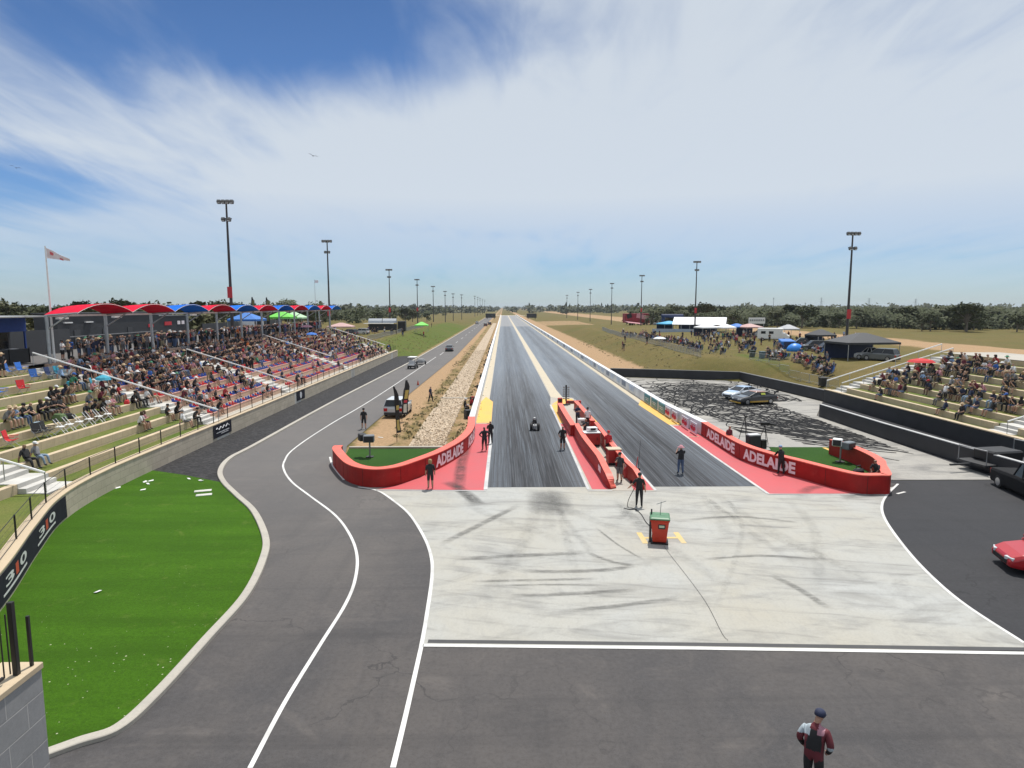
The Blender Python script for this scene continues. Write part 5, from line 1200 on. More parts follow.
# ------------------------------------------------------------------ vehicles
m_matte = M('matte_black_paint', (.012, .012, .013), .7, .2, 3, 0, .15); m_tyre = M('tyre_rubber', (.014, .014, .015), .8, .2); m_rim = M('alloy_rim', (.45, .46, .48), .3, .1, 3, .8); m_hl = M('headlamp_glass', (.62, .64, .66), .12, .05); m_tl = M('tail_lamp', (.40, .012, .012), .25, .1)
def paint(name, col):
    m = M(name, col, .28, .05, 1.5); b = m.node_tree.nodes['Principled BSDF']; b.inputs['Coat Weight'].default_value = .6; b.inputs['Coat Roughness'].default_value = .08; return m
def car(label, loc, rz, body_m, kind='sedan', L=4.6, W=1.82, Hh=1.45, roof_m=None, group=None, name='car', cat='car', wing=False, bonnet_m=None):
    t = thing(name, label, cat, loc, rz, group); hw = W / 2; l = L / 2
    def ring(y, w, zb, zm, zt, tw): return [(-w * .94, y, zb), (-w, y, zb + .14), (-w, y, zm), (-w * tw, y, zt), (w * tw, y, zt), (w, y, zm), (w, y, zb + .14), (w * .94, y, zb)]
    bz = {'sedan': (.74, 1.0, .98, .93, .80, .62), 'suv': (.85, 1.12, 1.12, 1.08, .98, .75), 'ute': (.85, 1.05, 1.1, 1.08, 1.0, .78)}[kind]
    mb = MB()
    mb.loft([ring(-l, hw * .86, .30, bz[0] - .12, bz[0], .94), ring(-l + .10, hw * .95, .24, bz[1] - .18, bz[1] - .05, .93), ring(-l * .62, hw, .2, bz[1] - .16, bz[1], .92), ring(0, hw, .2, bz[2] - .16, bz[2], .92), ring(l * .45, hw, .2, bz[3] - .16, bz[3], .9), ring(l * .8, hw * .97, .22, bz[4] - .14, bz[4], .88), ring(l * .96, hw * .88, .26, bz[5] - .1, bz[5] + .04, .86), ring(l, hw * .78, .3, bz[5] - .14, bz[5] - .06, .86)])
    mb.build('body', body_m, t, bevel=.03, smooth=False)
    y0, y1, y2, y3 = {'sedan': (-l * .80, -l * .40, l * .10, l * .48), 'suv': (-l * .96, -l * .84, l * .12, l * .46), 'ute': (-l * .12, -l * .02, l * .22, l * .5)}[kind]
    zb = bz[2] - .03; zr = Hh; wb, wt = hw * .90, hw * .70
    mb = MB(); mb.loft([[(-wb, y0, zb), (wb, y0, zb), (wb, y3, zb), (-wb, y3, zb)], [(-wt, y1, zr - .05), (wt, y1, zr - .05), (wt, y2, zr - .05), (-wt, y2, zr - .05)]]); mb.build('window', m_glassd, t, bevel=.02)
    mb = MB(); mb.loft([[(-wt - .02, y1 - .04, zr - .06), (wt + .02, y1 - .04, zr - .06), (wt + .02, y2 + .04, zr - .06), (-wt - .02, y2 + .04, zr - .06)], [(-wt + .04, y1 + .05, zr), (wt - .04, y1 + .05, zr), (wt - .04, y2 - .06, zr), (-wt + .04, y2 - .06, zr)]]); mb.build('roof', roof_m or body_m, t, bevel=.015)
    for s in (-1, 1):
        for (ya, yb) in ((y0, y1), (y3, y2), ((y0 + y3) / 2, (y1 + y2) / 2)): mb = MB(); mb.cyl((s * (wb + .007), ya, zb), (s * (wt + .015), yb, zr - .05), .035, .03, 5); mb.build('pillar', body_m, t)
    r = .33 if kind == 'sedan' else .37
    for sx_ in (-1, 1):
        for yy_ in (-l * .60, l * .62):
            mb = MB(); mb.cyl((sx_ * (hw - .21), yy_, r), (sx_ * (hw + .012), yy_, r), r, n=16); wv_ = mb.build('wheel', m_tyre, t, bevel=.02)
            mb = MB(); mb.cyl((sx_ * (hw + .0), yy_, r), (sx_ * (hw + .022), yy_, r), r * .62, n=12); mb.build('rim', m_rim, wv_)
        mb = MB(); mb.box((sx_ * hw * .64, l * .955, bz[5] - .05), (.40, .16, .15), rz=-sx_ * .35); mb.build('headlight', m_hl, t, bevel=.02)
        mb = MB(); mb.box((sx_ * hw * .72, -l + .02, bz[0] - .08), (.34, .08, .16 if kind == 'sedan' else .3)); mb.build('tail_light', m_tl, t, bevel=.015)
        mb = MB(); mb.box((sx_ * (hw + .09), l * .38, bz[2] + .05), (.17, .12, .13)); mb.build('wing_mirror', body_m, t, bevel=.02)
    mb = MB(); mb.box((0, l - .02, .42), (W * .62, .06, .17)); mb.build('grille', m_black, t)
    mb = MB(); mb.box((0, -l + .0, .40), (W * .86, .12, .28)); mb.build('rear_bumper', m_dark, t, bevel=.03)
    if bonnet_m: mb = MB(); mb.loft([[(-hw * .72, l * .5, bz[3] + .012), (hw * .72, l * .5, bz[3] + .012), (hw * .72, l * .5, bz[3] - .05), (-hw * .72, l * .5, bz[3] - .05)], [(-hw * .70, l * .80, bz[4] + .014), (hw * .70, l * .80, bz[4] + .014), (hw * .7, l * .8, bz[4] - .05), (-hw * .7, l * .8, bz[4] - .05)]]); mb.build('bonnet_panel', bonnet_m, t)
    if wing:
        mb = MB(); mb.box((0, -l + .12, bz[1] + .32), (W * .92, .34, .03), rx=.12)
        for s in (-1, 1): mb.box((s * W * .46, -l + .12, bz[1] + .32), (.02, .36, .2)); mb.box((s * .45, -l + .15, bz[1] + .14), (.04, .06, .34))
        mb.build('rear_wing', m_dark, t)
    return t
q = P(394.5, 418); car('silver wagon parked beside the road behind the black feather flags', (q.x, q.y + 2.3, 0), radians(-3), paint('silver_paint', (.46, .48, .50)), 'suv', 4.7, 1.95, 1.72, paint('white_car_paint', (.68, .70, .72)))
q = P(741, 398); c1 = car('white and blue drift car with a blue windscreen band on the skid pad', (q.x, q.y, .01), radians(118), paint('icy_white_paint', (.66, .72, .80)), 'sedan', 4.55, 1.85, 1.36, paint('pale_blue_paint', (.38, .52, .72)), bonnet_m=paint('bonnet_blue', (.36, .50, .74)), wing=True, group='drift cars on the skid pad')
q = P(754, 403.5); c2 = car('dark grey and gold drift car with a yellow race number on the skid pad', (q.x, q.y, .01), radians(104), paint('gunmetal_paint', (.045, .045, .05)), 'sedan', 4.6, 1.85, 1.36, paint('copper_paint', (.35, .16, .10)), bonnet_m=paint('steel_blue_paint', (.10, .13, .17)), wing=True, group='drift cars on the skid pad')
mb = MB(); mb.box((0, 2.32, .26), (1.86, .12, .12)); mb.build('front_splitter', paint('gold_paint', (.55, .33, .04)), c2)
for s in (-1, 1):
    mb = MB(); mb.box((s * .925, -.1, .34), (.02, 2.6, .16)); mb.build('gold_side_stripe', paint('gold_paint', (.55, .33, .04)), c2)
    mb = MB(); mb.box((s * .80, -.5, 1.12), (.03, .5, .22), ry=-s * .45); mb.build('race_number_panel', M('fluoro_yellow', (.55, .60, .08), .5), c2)
    mb = MB(); mb.box((s * .925, .2, .62), (.02, 1.5, .26)); mb.build('door_graphic', paint('bonnet_blue', (.36, .50, .74)), c1)
q = P(449.5, 351); car('grey car driving away far along the return road', (q.x, q.y, 0), radians(2), paint('slate_paint', (.10, .115, .13)), 'sedan', 4.5, 1.82, 1.45)
q = P(477, 324); car('white car far along the return road near the scoreboard', (q.x, q.y, 0), 0, paint('white_car_paint', (.68, .70, .72)), 'suv', 4.6, 1.9, 1.7)
for px, py, m_, lab in ((485.5, 326.2, paint('dark_car_paint', (.05, .05, .055)), 'tiny dark car on the road verge near the far scoreboard'), (489.5, 324.8, paint('dark_car_paint', (.05, .05, .055)), 'second tiny dark car on the verge by the far scoreboard')):
    q = P(px, py); car(lab, (q.x, q.y, 0), .1, m_, 'suv', 4.6, 1.9, 1.7)
# cars on the right hill
q = on_hill(774, 150); van = thing('motorhome', 'white motorhome with its cab facing right on the right hill', 'motorhome', q, radians(-118))
mb = MB(); mb.loft([[(-1.15, -3.3, .45), (-1.15, -3.3, 2.95), (1.15, -3.3, 2.95), (1.15, -3.3, .45)], [(-1.15, 1.6, .45), (-1.15, 2.2, 2.95), (1.15, 2.2, 2.95), (1.15, 1.6, .45)]]); mb.build('body', m_white, van, bevel=.12)
mb = MB(); mb.loft([[(-1.05, 1.5, .45), (-1.05, 1.5, 1.9), (1.05, 1.5, 1.9), (1.05, 1.5, .45)], [(-1.0, 2.9, .45), (-1.0, 2.5, 1.9), (1.0, 2.5, 1.9), (1.0, 2.9, .45)], [(-.95, 3.6, .45), (-.95, 3.55, 1.15), (.95, 3.55, 1.15), (.95, 3.6, .45)]]); cb = mb.build('cab', m_white, van, bevel=.05)
mb = MB(); mb.loft([[(-.9, 2.56, 1.85), (.9, 2.56, 1.85), (.9, 2.66, 1.85), (-.9, 2.66, 1.85)], [(-.92, 3.2, 1.28), (.92, 3.2, 1.28), (.92, 3.3, 1.28), (-.92, 3.3, 1.28)]]); mb.build('windscreen', m_glassd, cb)
for s in (-1, 1):
    for y in (-2.0, -.3): mb = MB(); mb.box((s * 1.16, y, 1.95), (.03, 1.0, .6)); mb.build('window', m_glassd, van, bevel=.008)
    for y in (-2.1, 2.5): mb = MB(); mb.cyl((s * .95, y, .36), (s * 1.17, y, .36), .36, n=14); w_ = mb.build('wheel', m_tyre, van); mb = MB(); mb.cyl((s * 1.15, y, .36), (s * 1.19, y, .36), .2, n=10); mb.build('rim', m_rim, w_)
    mb = MB(); mb.box((s * .7, 3.56, .85), (.3, .06, .18)); mb.build('headlight', m_hl, cb)
for px, Y, kind, col, lab, rz in ((775, 156, 'suv', (.05, .055, .07), 'dark four wheel drive beside the motorhome', 1.0), (803, 126, 'suv', (.03, .03, .034), 'black four wheel drive behind the dome tent', 1.3), (815, 116, 'suv', (.05, .05, .05), 'dark wagon with open tailgate shade right of the dome tent', 1.5), (884, 92, 'suv', (.12, .13, .13), 'grey four wheel drive at the right side of the black marquee', .6), (876, 94, 'ute', (.6, .6, .6), 'white ute half hidden behind the black marquee', .6), (845, 101, 'suv', (.02, .02, .022), 'black wagon parked under the black marquee', 1.4), (760, 168, 'suv', (.45, .46, .48), 'silver wagon behind the pink gazebo on the right hill', 1.4), (812, 140, 'ute', (.3, .03, .03), 'dark red ute far behind the dome tent', 1.2), (829, 112, 'suv', (.03, .05, .10), 'navy wagon left of the tall right light pole', 1.5), (658, 290, 'ute', (.65, .66, .68), 'white utility parked behind the red display trailer', 1.2)):
    q = on_hill(px, Y); car(lab, q, rz, paint('paint_%d' % px, col), kind, 4.7, 1.9, 1.8)
for px, Y, col, lab in ((350, 178, (.03, .03, .035), 'black wagon parked behind the end of the left stand'), (362, 185, (.5, .5, .5), 'silver wagon parked beside the pink topped gazebo'), (334, 170, (.05, .05, .06), 'dark wagon behind the back rows of the left stand')):
    q = on_hill(px, Y); car(lab, q, 1.2, paint('paint_%d' % px, col), 'suv', 4.7, 1.9, 1.75)
# pit vehicles on the right
q = P(1010, 572); rc = car('red car with a white ring on its roof at the right edge', (q.x + 2.0, q.y + .0, 0), radians(75), paint('bright_red_paint', (.42, .012, .018)), 'sedan', 4.2, 1.85, 1.38)
mb = MB(); mb.lathe([(.62, 1.385), (.62, 1.398), (.44, 1.398), (.44, 1.385)], (0, -.35, 0), 24, .9, 1.0); mb.build('white_ring', m_letter, rc)
mb = MB(); mb.box((0, -.35, 1.39), (.42, .10, .012)); mb.build('white_bar', m_letter, rc)
q = P(1003, 503); car('black ute parked nose out at the right edge behind the red car', (q.x + 2.6, q.y + 1.2, 0), radians(170), m_matte, 'ute', 5.2, 1.95, 1.85)
q = P(985, 478); tr = thing('car_trailer', 'dark open car trailer behind the black ute at the right edge', 'trailer', (q.x + 2.4, q.y + 2.0, 0), radians(100))
mb = MB(); mb.box((0, 0, .55), (2.1, 4.4, .12)); mb.box((0, 2.9, .5), (.12, 1.6, .1)); mb.build('deck', m_dark, tr)
mb = MB(); mb.tube([(-1, -2.1, .6), (-1, -2.1, 1.7), (1, -2.1, 1.7), (1, -2.1, .6)], .04, 5); mb.tube([(-1, 2.1, .6), (-1, 2.1, 1.5), (1, 2.1, 1.5), (1, 2.1, .6)], .04, 5); mb.build('frame', m_grey, tr)
for s in (-1, 1):
    for y in (-.45, .45): mb = MB(); mb.cyl((s * 1.06, y, .35), (s * 1.28, y, .35), .35, n=14); mb.build('wheel', m_tyre, tr)
mb = MB(); mb.box((0, .2, 1.0), (1.6, 2.2, .7)); mb.build('cargo', m_black, tr, bevel=.1)
# golf cart
q = P(412, 369); gc = thing('golf_cart', 'white golf cart with a roof driving along the return road', 'golf cart', (q.x, q.y + 1.0, 0), radians(-6))
mb = MB(); mb.box((0, 0, .5), (1.2, 2.3, .35)); mb.box((0, .95, .8), (1.1, .35, .5)); mb.build('body', m_dark, gc, bevel=.06)
mb = MB(); mb.box((0, -.15, .85), (1.1, .5, .14)); mb.box((0, -.42, 1.15), (1.1, .12, .5)); mb.build('seat', m_whitew, gc, bevel=.03)
mb = MB(); mb.box((0, -.9, .72), (1.05, .55, .3)); mb.build('rear_tray', m_white, gc, bevel=.03)
mb = MB(); mb.box((0, 0, 1.95), (1.3, 2.0, .09)); mb.build('roof', m_white, gc, bevel=.03)
for s in (-1, 1):
    for y in (-.9, .9): mb = MB(); mb.cyl((s * .56, y, .7), (s * .58, y * .95, 1.92), .025, n=5); mb.build('post', m_black, gc); mb = MB(); mb.cyl((s * .5, y * .85, .25), (s * .68, y * .85, .25), .25, n=12); mb.build('wheel', m_tyre, gc)
q2 = P(417.5, 366); tr = thing('cart_trailer', 'small pale trailer parked in front of the golf cart', 'trailer', (q2.x + .2, q2.y + 3.5, 0), radians(-6)); mb = MB(); mb.box((0, 0, .55), (1.1, 2.2, .4)); mb.build('tub', M('pale_grey_paint', (.25, .26, .27), .5), tr, bevel=.04)
mb = MB(); mb.box((0, 0, .85), (.9, 1.5, .25)); mb.build('load', M('pale_grey_paint'), tr, bevel=.08)
for s in (-1, 1): mb = MB(); mb.cyl((s * .72, 0, .3), (s * .88, 0, .3), .3, n=12); mb.build('wheel', m_tyre, tr)
# dragster in the left lane
q = P(535, 431.5); dg = thing('dragster', 'small open wheel dragster launching in the left lane', 'race car', (q.x, q.y + .4, .02), 0); dg.scale = (.56, .75, .76)
mb = MB(); 
def rr4(y, w, z0, z1): return [(-w, y, z0), (-w * .9, y, z1), (w * .9, y, z1), (w, y, z0)]
mb.loft([rr4(-.2, .26, .16, .55), rr4(.4, .30, .14, .66), rr4(.9, .28, .13, .55), rr4(2.2, .17, .12, .36), rr4(3.6, .09, .12, .22)]); mb.build('body', m_white, dg, bevel=.03)
for s in (-1, 1):
    mb = MB(); mb.cyl((s * .36, 0, .40), (s * .72, 0, .40), .40, n=18); w_ = mb.build('wheel', m_tyre, dg, bevel=.04); mb = MB(); mb.cyl((s * .70, 0, .40), (s * .735, 0, .40), .2, n=10); mb.build('rim', m_rim, w_)
    mb = MB(); mb.cyl((s * .32, 3.3, .22), (s * .38, 3.3, .22), .22, n=14); mb.build('wheel', m_tyre, dg)
    mb = MB(); mb.box((s * .2, -.25, .62), (.12, .3, .1)); mb.build('side_pod', m_white, dg, bevel=.02)
mb = MB(); mb.cyl((-.5, 0, .4), (.5, 0, .4), .05, n=6); mb.cyl((-.36, 3.3, .22), (.36, 3.3, .22), .025, n=5); mb.build('axle', m_grey, dg)
mb = MB(); mb.box((0, -.15, .42), (.42, .5, .34)); mb.cyl((0, -.15, .6), (0, -.15, .8), .08, n=8); mb.build('engine', m_grey, dg, bevel=.03)
mb = MB(); mb.tube([(-.3, .35, .5), (-.28, .3, 1.15), (-.12, .3, 1.32), (.12, .3, 1.32), (.28, .3, 1.15), (.3, .35, .5)], .03, 6); mb.tube([(-.28, .95, .5), (-.2, .5, 1.25)], .025, 5); mb.tube([(.28, .95, .5), (.2, .5, 1.25)], .025, 5); mb.build('roll_cage', m_black, dg)
mb = MB(); mb.box((0, .38, .88), (.46, .1, .5)); mb.build('headrest', m_black, dg, bevel=.03)
# ------------------------------------------------------------------ start line equipment
q = P(566, 405, 0.0)
ct = thing('starting_lights', 'black starting light tree on a stand at the head of the island', 'starting lights', (q.x, q.y, .03)); ct.scale = (.75, .75, .68)
mb = MB(); mb.box((0, 0, .06), (1.2, .6, .08)); mb.cyl((0, 0, .06), (0, 0, 1.0), .06, n=8); mb.build('base', m_dark, ct)
mb = MB(); mb.box((0, 0, 1.85), (.22, .16, 2.5)); mb.build('mast', m_black, ct, bevel=.02)
m_amb = M('amber_lens', (.25, .13, .02), .3); k = 0
for s in (-1, 1):
    for j in range(7):
        z_ = .95 + .30 * j; mb = MB(); mb.box((s * .31, 0, z_), (.30, .16, .12)); o = mb.build('lamp', m_black, ct, bevel=.02); mb = MB(); mb.cyl((s * .32, -.08, z_), (s * .32, -.12, z_), .05, n=8); mb.build('lens', m_amb, o)
t = thing('timing_board', 'low red timing box behind the starting lights', 'box', (q.x - .55, q.y + 1.0, .02)); mb = MB(); mb.box((0, 0, .3), (.5, .4, .6)); mb.build('case', M('red_gear', (.42, .03, .03), .5), t, bevel=.03); mb = MB(); mb.box((0, -.21, .35), (.36, .03, .3)); mb.build('front_panel', m_black, t)
t = thing('timing_board', 'long low red block across the head of the island', 'box', (q.x + .9, q.y + .9, .02)); mb = MB(); mb.box((0, 0, .18), (1.6, .3, .3)); mb.build('case', M('red_gear'), t, bevel=.03); mb = MB(); mb.box((0, -.16, .2), (1.2, .03, .12)); mb.build('front_panel', m_dark, t)
def cabinet(label, px, py, w_, d_, h_, top):
    q = P(px, py); t = thing('control_cabinet', label, 'cabinet', (q.x, q.y + d_ / 2, .02), radians(4)); mb = MB(); mb.box((0, 0, h_ / 2), (w_, d_, h_)); mb.build('case', M('red_gear'), t, bevel=.02)
    mb = MB(); mb.box((0, 0, h_ + .03), (w_ * 1.08, d_ * 1.08, .06)); mb.build('top', top, t, bevel=.01); mb = MB(); mb.box((0, -d_ / 2 - .01, .08), (w_ * .98, .03, .14)); mb.build('plinth', m_black, t)
    mb = MB(); mb.box((w_ * .3, -d_ / 2 - .015, h_ * .6), (.04, .04, .2)); mb.build('handle', m_black, t); return t
cabinet('tall red cabinet with a cream top on the starter island', 614.5, 465.5, .85, .75, 1.0, m_cream)
cb = cabinet('red control desk with white equipment on top on the starter island', 592, 447, 1.15, .8, 1.0, m_whitew)
t = thing('control_unit', 'white control unit with a black screen on the red control desk', 'equipment', cb.location + Vector((.05, .1, 1.08)), .2); mb = MB(); mb.box((0, 0, .16), (.75, .5, .3)); mb.build('case', m_white, t, bevel=.03); mb = MB(); mb.box((0, -.26, .17), (.4, .02, .16)); mb.build('screen', m_black, t)
q = P(582, 426); t = thing('cooler_box', 'white box with a dark handle near the starting lights', 'box', (q.x, q.y + .3, .02)); mb = MB(); mb.box((0, 0, .3), (.75, .6, .6)); mb.build('case', m_white, t, bevel=.04); mb = MB(); mb.box((.05, -.32, .34), (.28, .04, .1)); mb.build('handle', m_black, t)
q = P(626, 478); t = thing('fire_extinguisher', 'pair sized red extinguisher with a pale top by the island wall', 'extinguisher', (q.x, q.y, .02)); t['label'] = 'red fire extinguisher with a pale top by the right island wall'
mb = MB(); mb.lathe([(.14, 0), (.15, .04), (.15, .55), (.08, .66)], n=12); mb.build('cylinder', M('red_gear'), t, smooth=True); mb = MB(); mb.cyl((0, 0, .66), (0, 0, .76), .04, n=6); mb.box((.06, 0, .78), (.22, .05, .05)); mb.build('valve', m_white, t)
q = P(634, 483); t = thing('broom', 'leaning broom with a red handle at the end of the right island wall', 'broom', (q.x, q.y, .02)); mb = MB(); mb.cyl((0, 0, .1), (.25, .25, 1.5), .025, n=6); mb.build('handle', M('red_gear'), t); mb = MB(); mb.box((0, -.05, .07), (.5, .14, .14)); mb.build('head', m_black, t)
q = P(594, 470); t = thing('boundary_mast', 'thin mast by the cabinet', 'mast', (P(638, 470).x, P(638, 470).y, .02)); t['label'] = 'thin dark whip aerial standing by the right island wall'; mb = MB(); mb.cyl((0, 0, 0), (.12, 0, 1.9), .02, .008, 5); mb.build('whip', m_black, t); mb = MB(); mb.box((0, 0, .06), (.25, .25, .12)); mb.build('base', m_black, t)
# red wheelie bin
q = P(661.5, 545); t = thing('wheelie_bin', 'red wheelie bin with a green lid standing alone on the concrete apron', 'bin', (q.x, q.y + .42, .012), radians(-12))
def rq(z, w_, d_): return [(-w_, -d_, z), (w_, -d_, z), (w_, d_, z), (-w_, d_, z)]
mb = MB(); mb.loft([rq(.06, .29, .30), rq(.5, .33, .35), rq(1.02, .385, .41), rq(1.03, .42, .45), rq(1.09, .42, .45)]); mb.build('body', M('red_bin_plastic', (.50, .035, .012), .45), t, bevel=.02)
mb = MB(); mb.loft([rq(1.10, .43, .47), rq(1.16, .43, .47), rq(1.20, .36, .38)]); mb.build('lid', M('green_lid_plastic', (.085, .20, .11), .5), t, bevel=.015)
for s in (-1, 1): mb = MB(); mb.cyl((s * .25, .34, .1), (s * .32, .34, .1), .1, n=12); mb.build('wheel', m_black, t)
mb = MB(); mb.box((.08, -.40, .80), (.30, .02, .20), rx=-.08); o = mb.build('label_plate', m_black, t); mb = MB(); mb.box((.08, -.415, .81), (.22, .01, .10), rx=-.08); mb.build('label_print', M('pale_green_print', (.5, .55, .40)), o)
mb = MB(); mb.box((-.40, -.1, .55), (.10, .16, 1.2)); mb.build('hose_bracket', m_dark, t, bevel=.02); mb = MB(); mb.cyl((-.36, .1, 1.1), (-.36, .1, 1.42), .035, n=6); mb.build('handle', m_dark, t)
mb = MB(); mb.cyl((.02, .2, 1.18), (.05, .2, 1.75), .014, n=5); mb.cyl((-.15, .2, 1.62), (.25, .15, 1.8), .014, n=5); mb.build('spray_lance', m_grey, t); mb = MB(); mb.box((0, -.05, .03), (.75, .75, .04)); mb.build('tray', m_black, t)
m_cable = M('black_cable', (.015, .015, .016), .6)
def cable(label, pts, r=.015, cat='cable'):
    mb = MB(); mb.tube(smooth_path(pts, 8), r, 5); o = mb.build('cable', m_cable); tag(o, label, cat)
gz = .03
cable('black cable looping from the starter to the red bin', [P(634.5, 488, 1.0), P(628.5, 500, .35), P(628, 507, gz), P(634, 508.5, gz), P(641, 514, gz), P(646, 522, gz), P(652, 528, .04), P(656, 534, .05)], .018)
cable('thin black cable running from the red bin across the apron', [P(664, 546, gz), P(672, 557, gz), P(690, 580, gz), P(707, 604, gz), P(722, 633, gz), P(728, 640, gz)], .006)
cable('short cable lying behind the starter feet', [P(624, 508, gz), P(630, 509.5, gz), P(637, 509, gz)], .018)
# trackside lamps on the turf islands
def trackside(label, px, py, heads, grp, h=1.2):
    q = P(px, py); t = thing('trackside_lamp', label, 'floodlight', (q.x, q.y, .03), 0, grp); mb = MB(); mb.cyl((0, 0, 0), (0, 0, h), .06, n=8); mb.build('post', m_grey, t); mb = MB(); mb.box((0, 0, .03), (.5, .4, .05)); mb.build('base', m_dark, t)
    for (x, y, z, w_, m, rz) in heads:
        mb = MB(); mb.box((x, y, z), (w_, .5, .5), rz=rz); o = mb.build('head', m, t, bevel=.05); mb = MB(); mb.box((x - .27 * sin(rz) * -1, y - .27 * cos(rz), z), (w_ * .8, .04, .38), rz=rz); mb.build('lens', m_dark, o)
trackside('grey twin headed floodlight on a post on the left turf island', 370, 457.5, [(-.05, 0, 1.3, .75, M('grey_housing', (.16, .18, .20), .5), .1), (-.55, .25, 1.35, .5, m_dark, .5)], 'floodlights on the turf islands')
trackside('white and grey twin headed floodlight on the right turf island', 840, 462.5, [(-.15, .2, 1.3, .6, m_white, -.6), (.45, -.1, 1.15, .8, M('grey_housing'), .5)], 'floodlights on the turf islands')
q = P(766, 451); t = thing('equipment_case', 'dark equipment case with a pale lid behind the right red wall', 'case', (q.x - .6, q.y + .9, .02), .2); t.scale = (.62, .62, .9); mb = MB(); mb.box((0, 0, .55), (1.5, .9, 1.0)); mb.build('body', m_dark, t, bevel=.05); mb = MB(); mb.box((0, 0, 1.1), (1.4, .8, .14)); mb.build('lid', m_whitew, t, bevel=.04); mb = MB(); mb.box((1.15, -.2, .35), (.7, .6, .7)); mb.build('side_box', m_black, t, bevel=.04)
def tripod(label, px, py, h, big):
    q = P(px, py); t = thing('tripod_camera', label, 'camera', (q.x, q.y, .01), 0, 'cameras at the skid pad')
    for k in range(3): a = 2 * pi * k / 3 + .5; mb = MB(); mb.cyl((.45 * cos(a), .45 * sin(a), 0), (0, 0, h), .025, n=5); mb.build('leg', m_black, t)
    mb = MB(); mb.box((0, 0, h + .12), (.7 if big else .12, .25, .24)); mb.build('camera_body', m_black, t, bevel=.03); mb = MB(); mb.cyl((.3 if big else 0, -.1, h + .12), (.75 if big else 0, -.2, h + .05), .1, n=10); mb.build('camera_lens', m_black, t)
tripod('bulky black camera on a tripod at the edge of the skid pad', 764, 445, 1.5, True); tripod('thin pole camera on a stand behind the right red wall', 744, 443, 2.0, False)
for px, py, lab in ((468, 418, 'black speaker box behind the left white wall'), (473.5, 404, 'tyre stack behind the left white wall')):
    q = P(px, py); t = thing('speaker_box', lab.replace('tyre stack', 'second smaller black speaker box'), 'speaker', (q.x, q.y, -.02), .5, 'speaker boxes behind the left wall'); mb = MB(); mb.box((0, 0, .4), (.6, .6, .8)); mb.build('cabinet', m_dark, t, bevel=.03); mb = MB(); mb.box((0, -.31, .4), (.5, .03, .66)); mb.build('grille', m_black, t)
R_ = random.Random(8)
for i in range(11):
    Y = 72 + i * 13 + R_.uniform(-3, 3); t = thing('sensor_box', 'small dark sensor box on the stones behind the left white wall', 'sensor', (-3.25, Y, -.02), R_.uniform(-.4, .4), 'sensor boxes behind the left wall'); mb = MB(); mb.box((0, 0, .2), (.35, .3, .4)); mb.build('case', m_dark, t, bevel=.02); mb = MB(); mb.cyl((0, 0, .4), (0, 0, .65), .03, n=5); mb.build('aerial', m_black, t)
mb = MB(); q = P(452, 398); mb.box((0, 0, .03), (3.6, .35, .06)); o = mb.build('culvert_slab', m_conc); o.location = (q.x + .5, q.y, -.02); tag(o, 'thin pale concrete slab across the pale stone strip', 'slab')
t = thing('safety_cone', 'small red marker cone on the road edge beyond the feather flags', 'cone', (P(418, 385).x, P(418, 385).y, 0)); mb = MB(); mb.lathe([(.14, .04), (.04, .6)], n=10); mb.build('cone_body', M('orange_red_plastic', (.5, .06, .02), .5), t); mb = MB(); mb.box((0, 0, .02), (.36, .36, .04)); mb.build('base', m_black, t)
# pale litter on the lawn
R_ = random.Random(4)
for px, py, w_, lab in ((203, 491, 1.1, 'larger pale board lying on the lawn near the kerb'), (204, 495, 1.0, 'second pale board lying on the lawn near the kerb')):
    q = P(px, py, .03); mb = MB(); mb.box((0, 0, .015), (w_ * .8, .36, .03), rz=.35); o = mb.build('ground_board', M('weathered_board', (.50, .50, .46), .8, .3, 4)); o.location = q; tag(o, lab, 'board')
for px, py in ((145, 482), (151, 481), (148, 484), (118, 488), (143, 490), (189, 479), (200, 480.5), (202, 481), (98, 592)):
    q = P(px, py, .03); mb = MB()
    mb.loft([[(-.15, -.05, 0), (.12, -.08, .02), (.15, .06, .05), (-.1, .08, .02)], [(-.15, -.05, .01), (.12, -.08, .03), (.15, .06, .06), (-.1, .08, .03)]]); o = mb.build('paper_scrap', m_white); o.location = q; o.rotation_euler = (0, 0, R_.uniform(0, 6)); tag(o, 'scrap of white paper lying on the lawn', 'litter', 'paper scraps on the lawn')
# birds
for px, py, Y, lab, s in ((313, 156, 60, 'dark bird gliding above the middle of the sky', .8), (16, 168, 70, 'dark bird gliding at the left edge of the sky', 1.0)):
    p = PY(px, py, Y); mb = MB(); mb.loft([[(0, -.25, 0), (.02, -.25, .02), (-.02, -.25, .02)], [(.06, 0, -.04), (.06, 0, .05), (-.06, 0, .05)], [(.0, .22, 0), (.02, .22, .02), (-.02, .22, .02)]])
    for d in (-1, 1): mb.poly([(d * .04, -.06, .03), (d * .3, -.02, .14), (d * .62, -.16, .05), (d * .3, .12, .13), (d * .04, .1, .04)])
    o = mb.build('bird', m_black, solid=False); o.location = p; o.rotation_euler = (0, .25, .4); o.scale = (s,) * 3; tag(o, lab, 'bird')
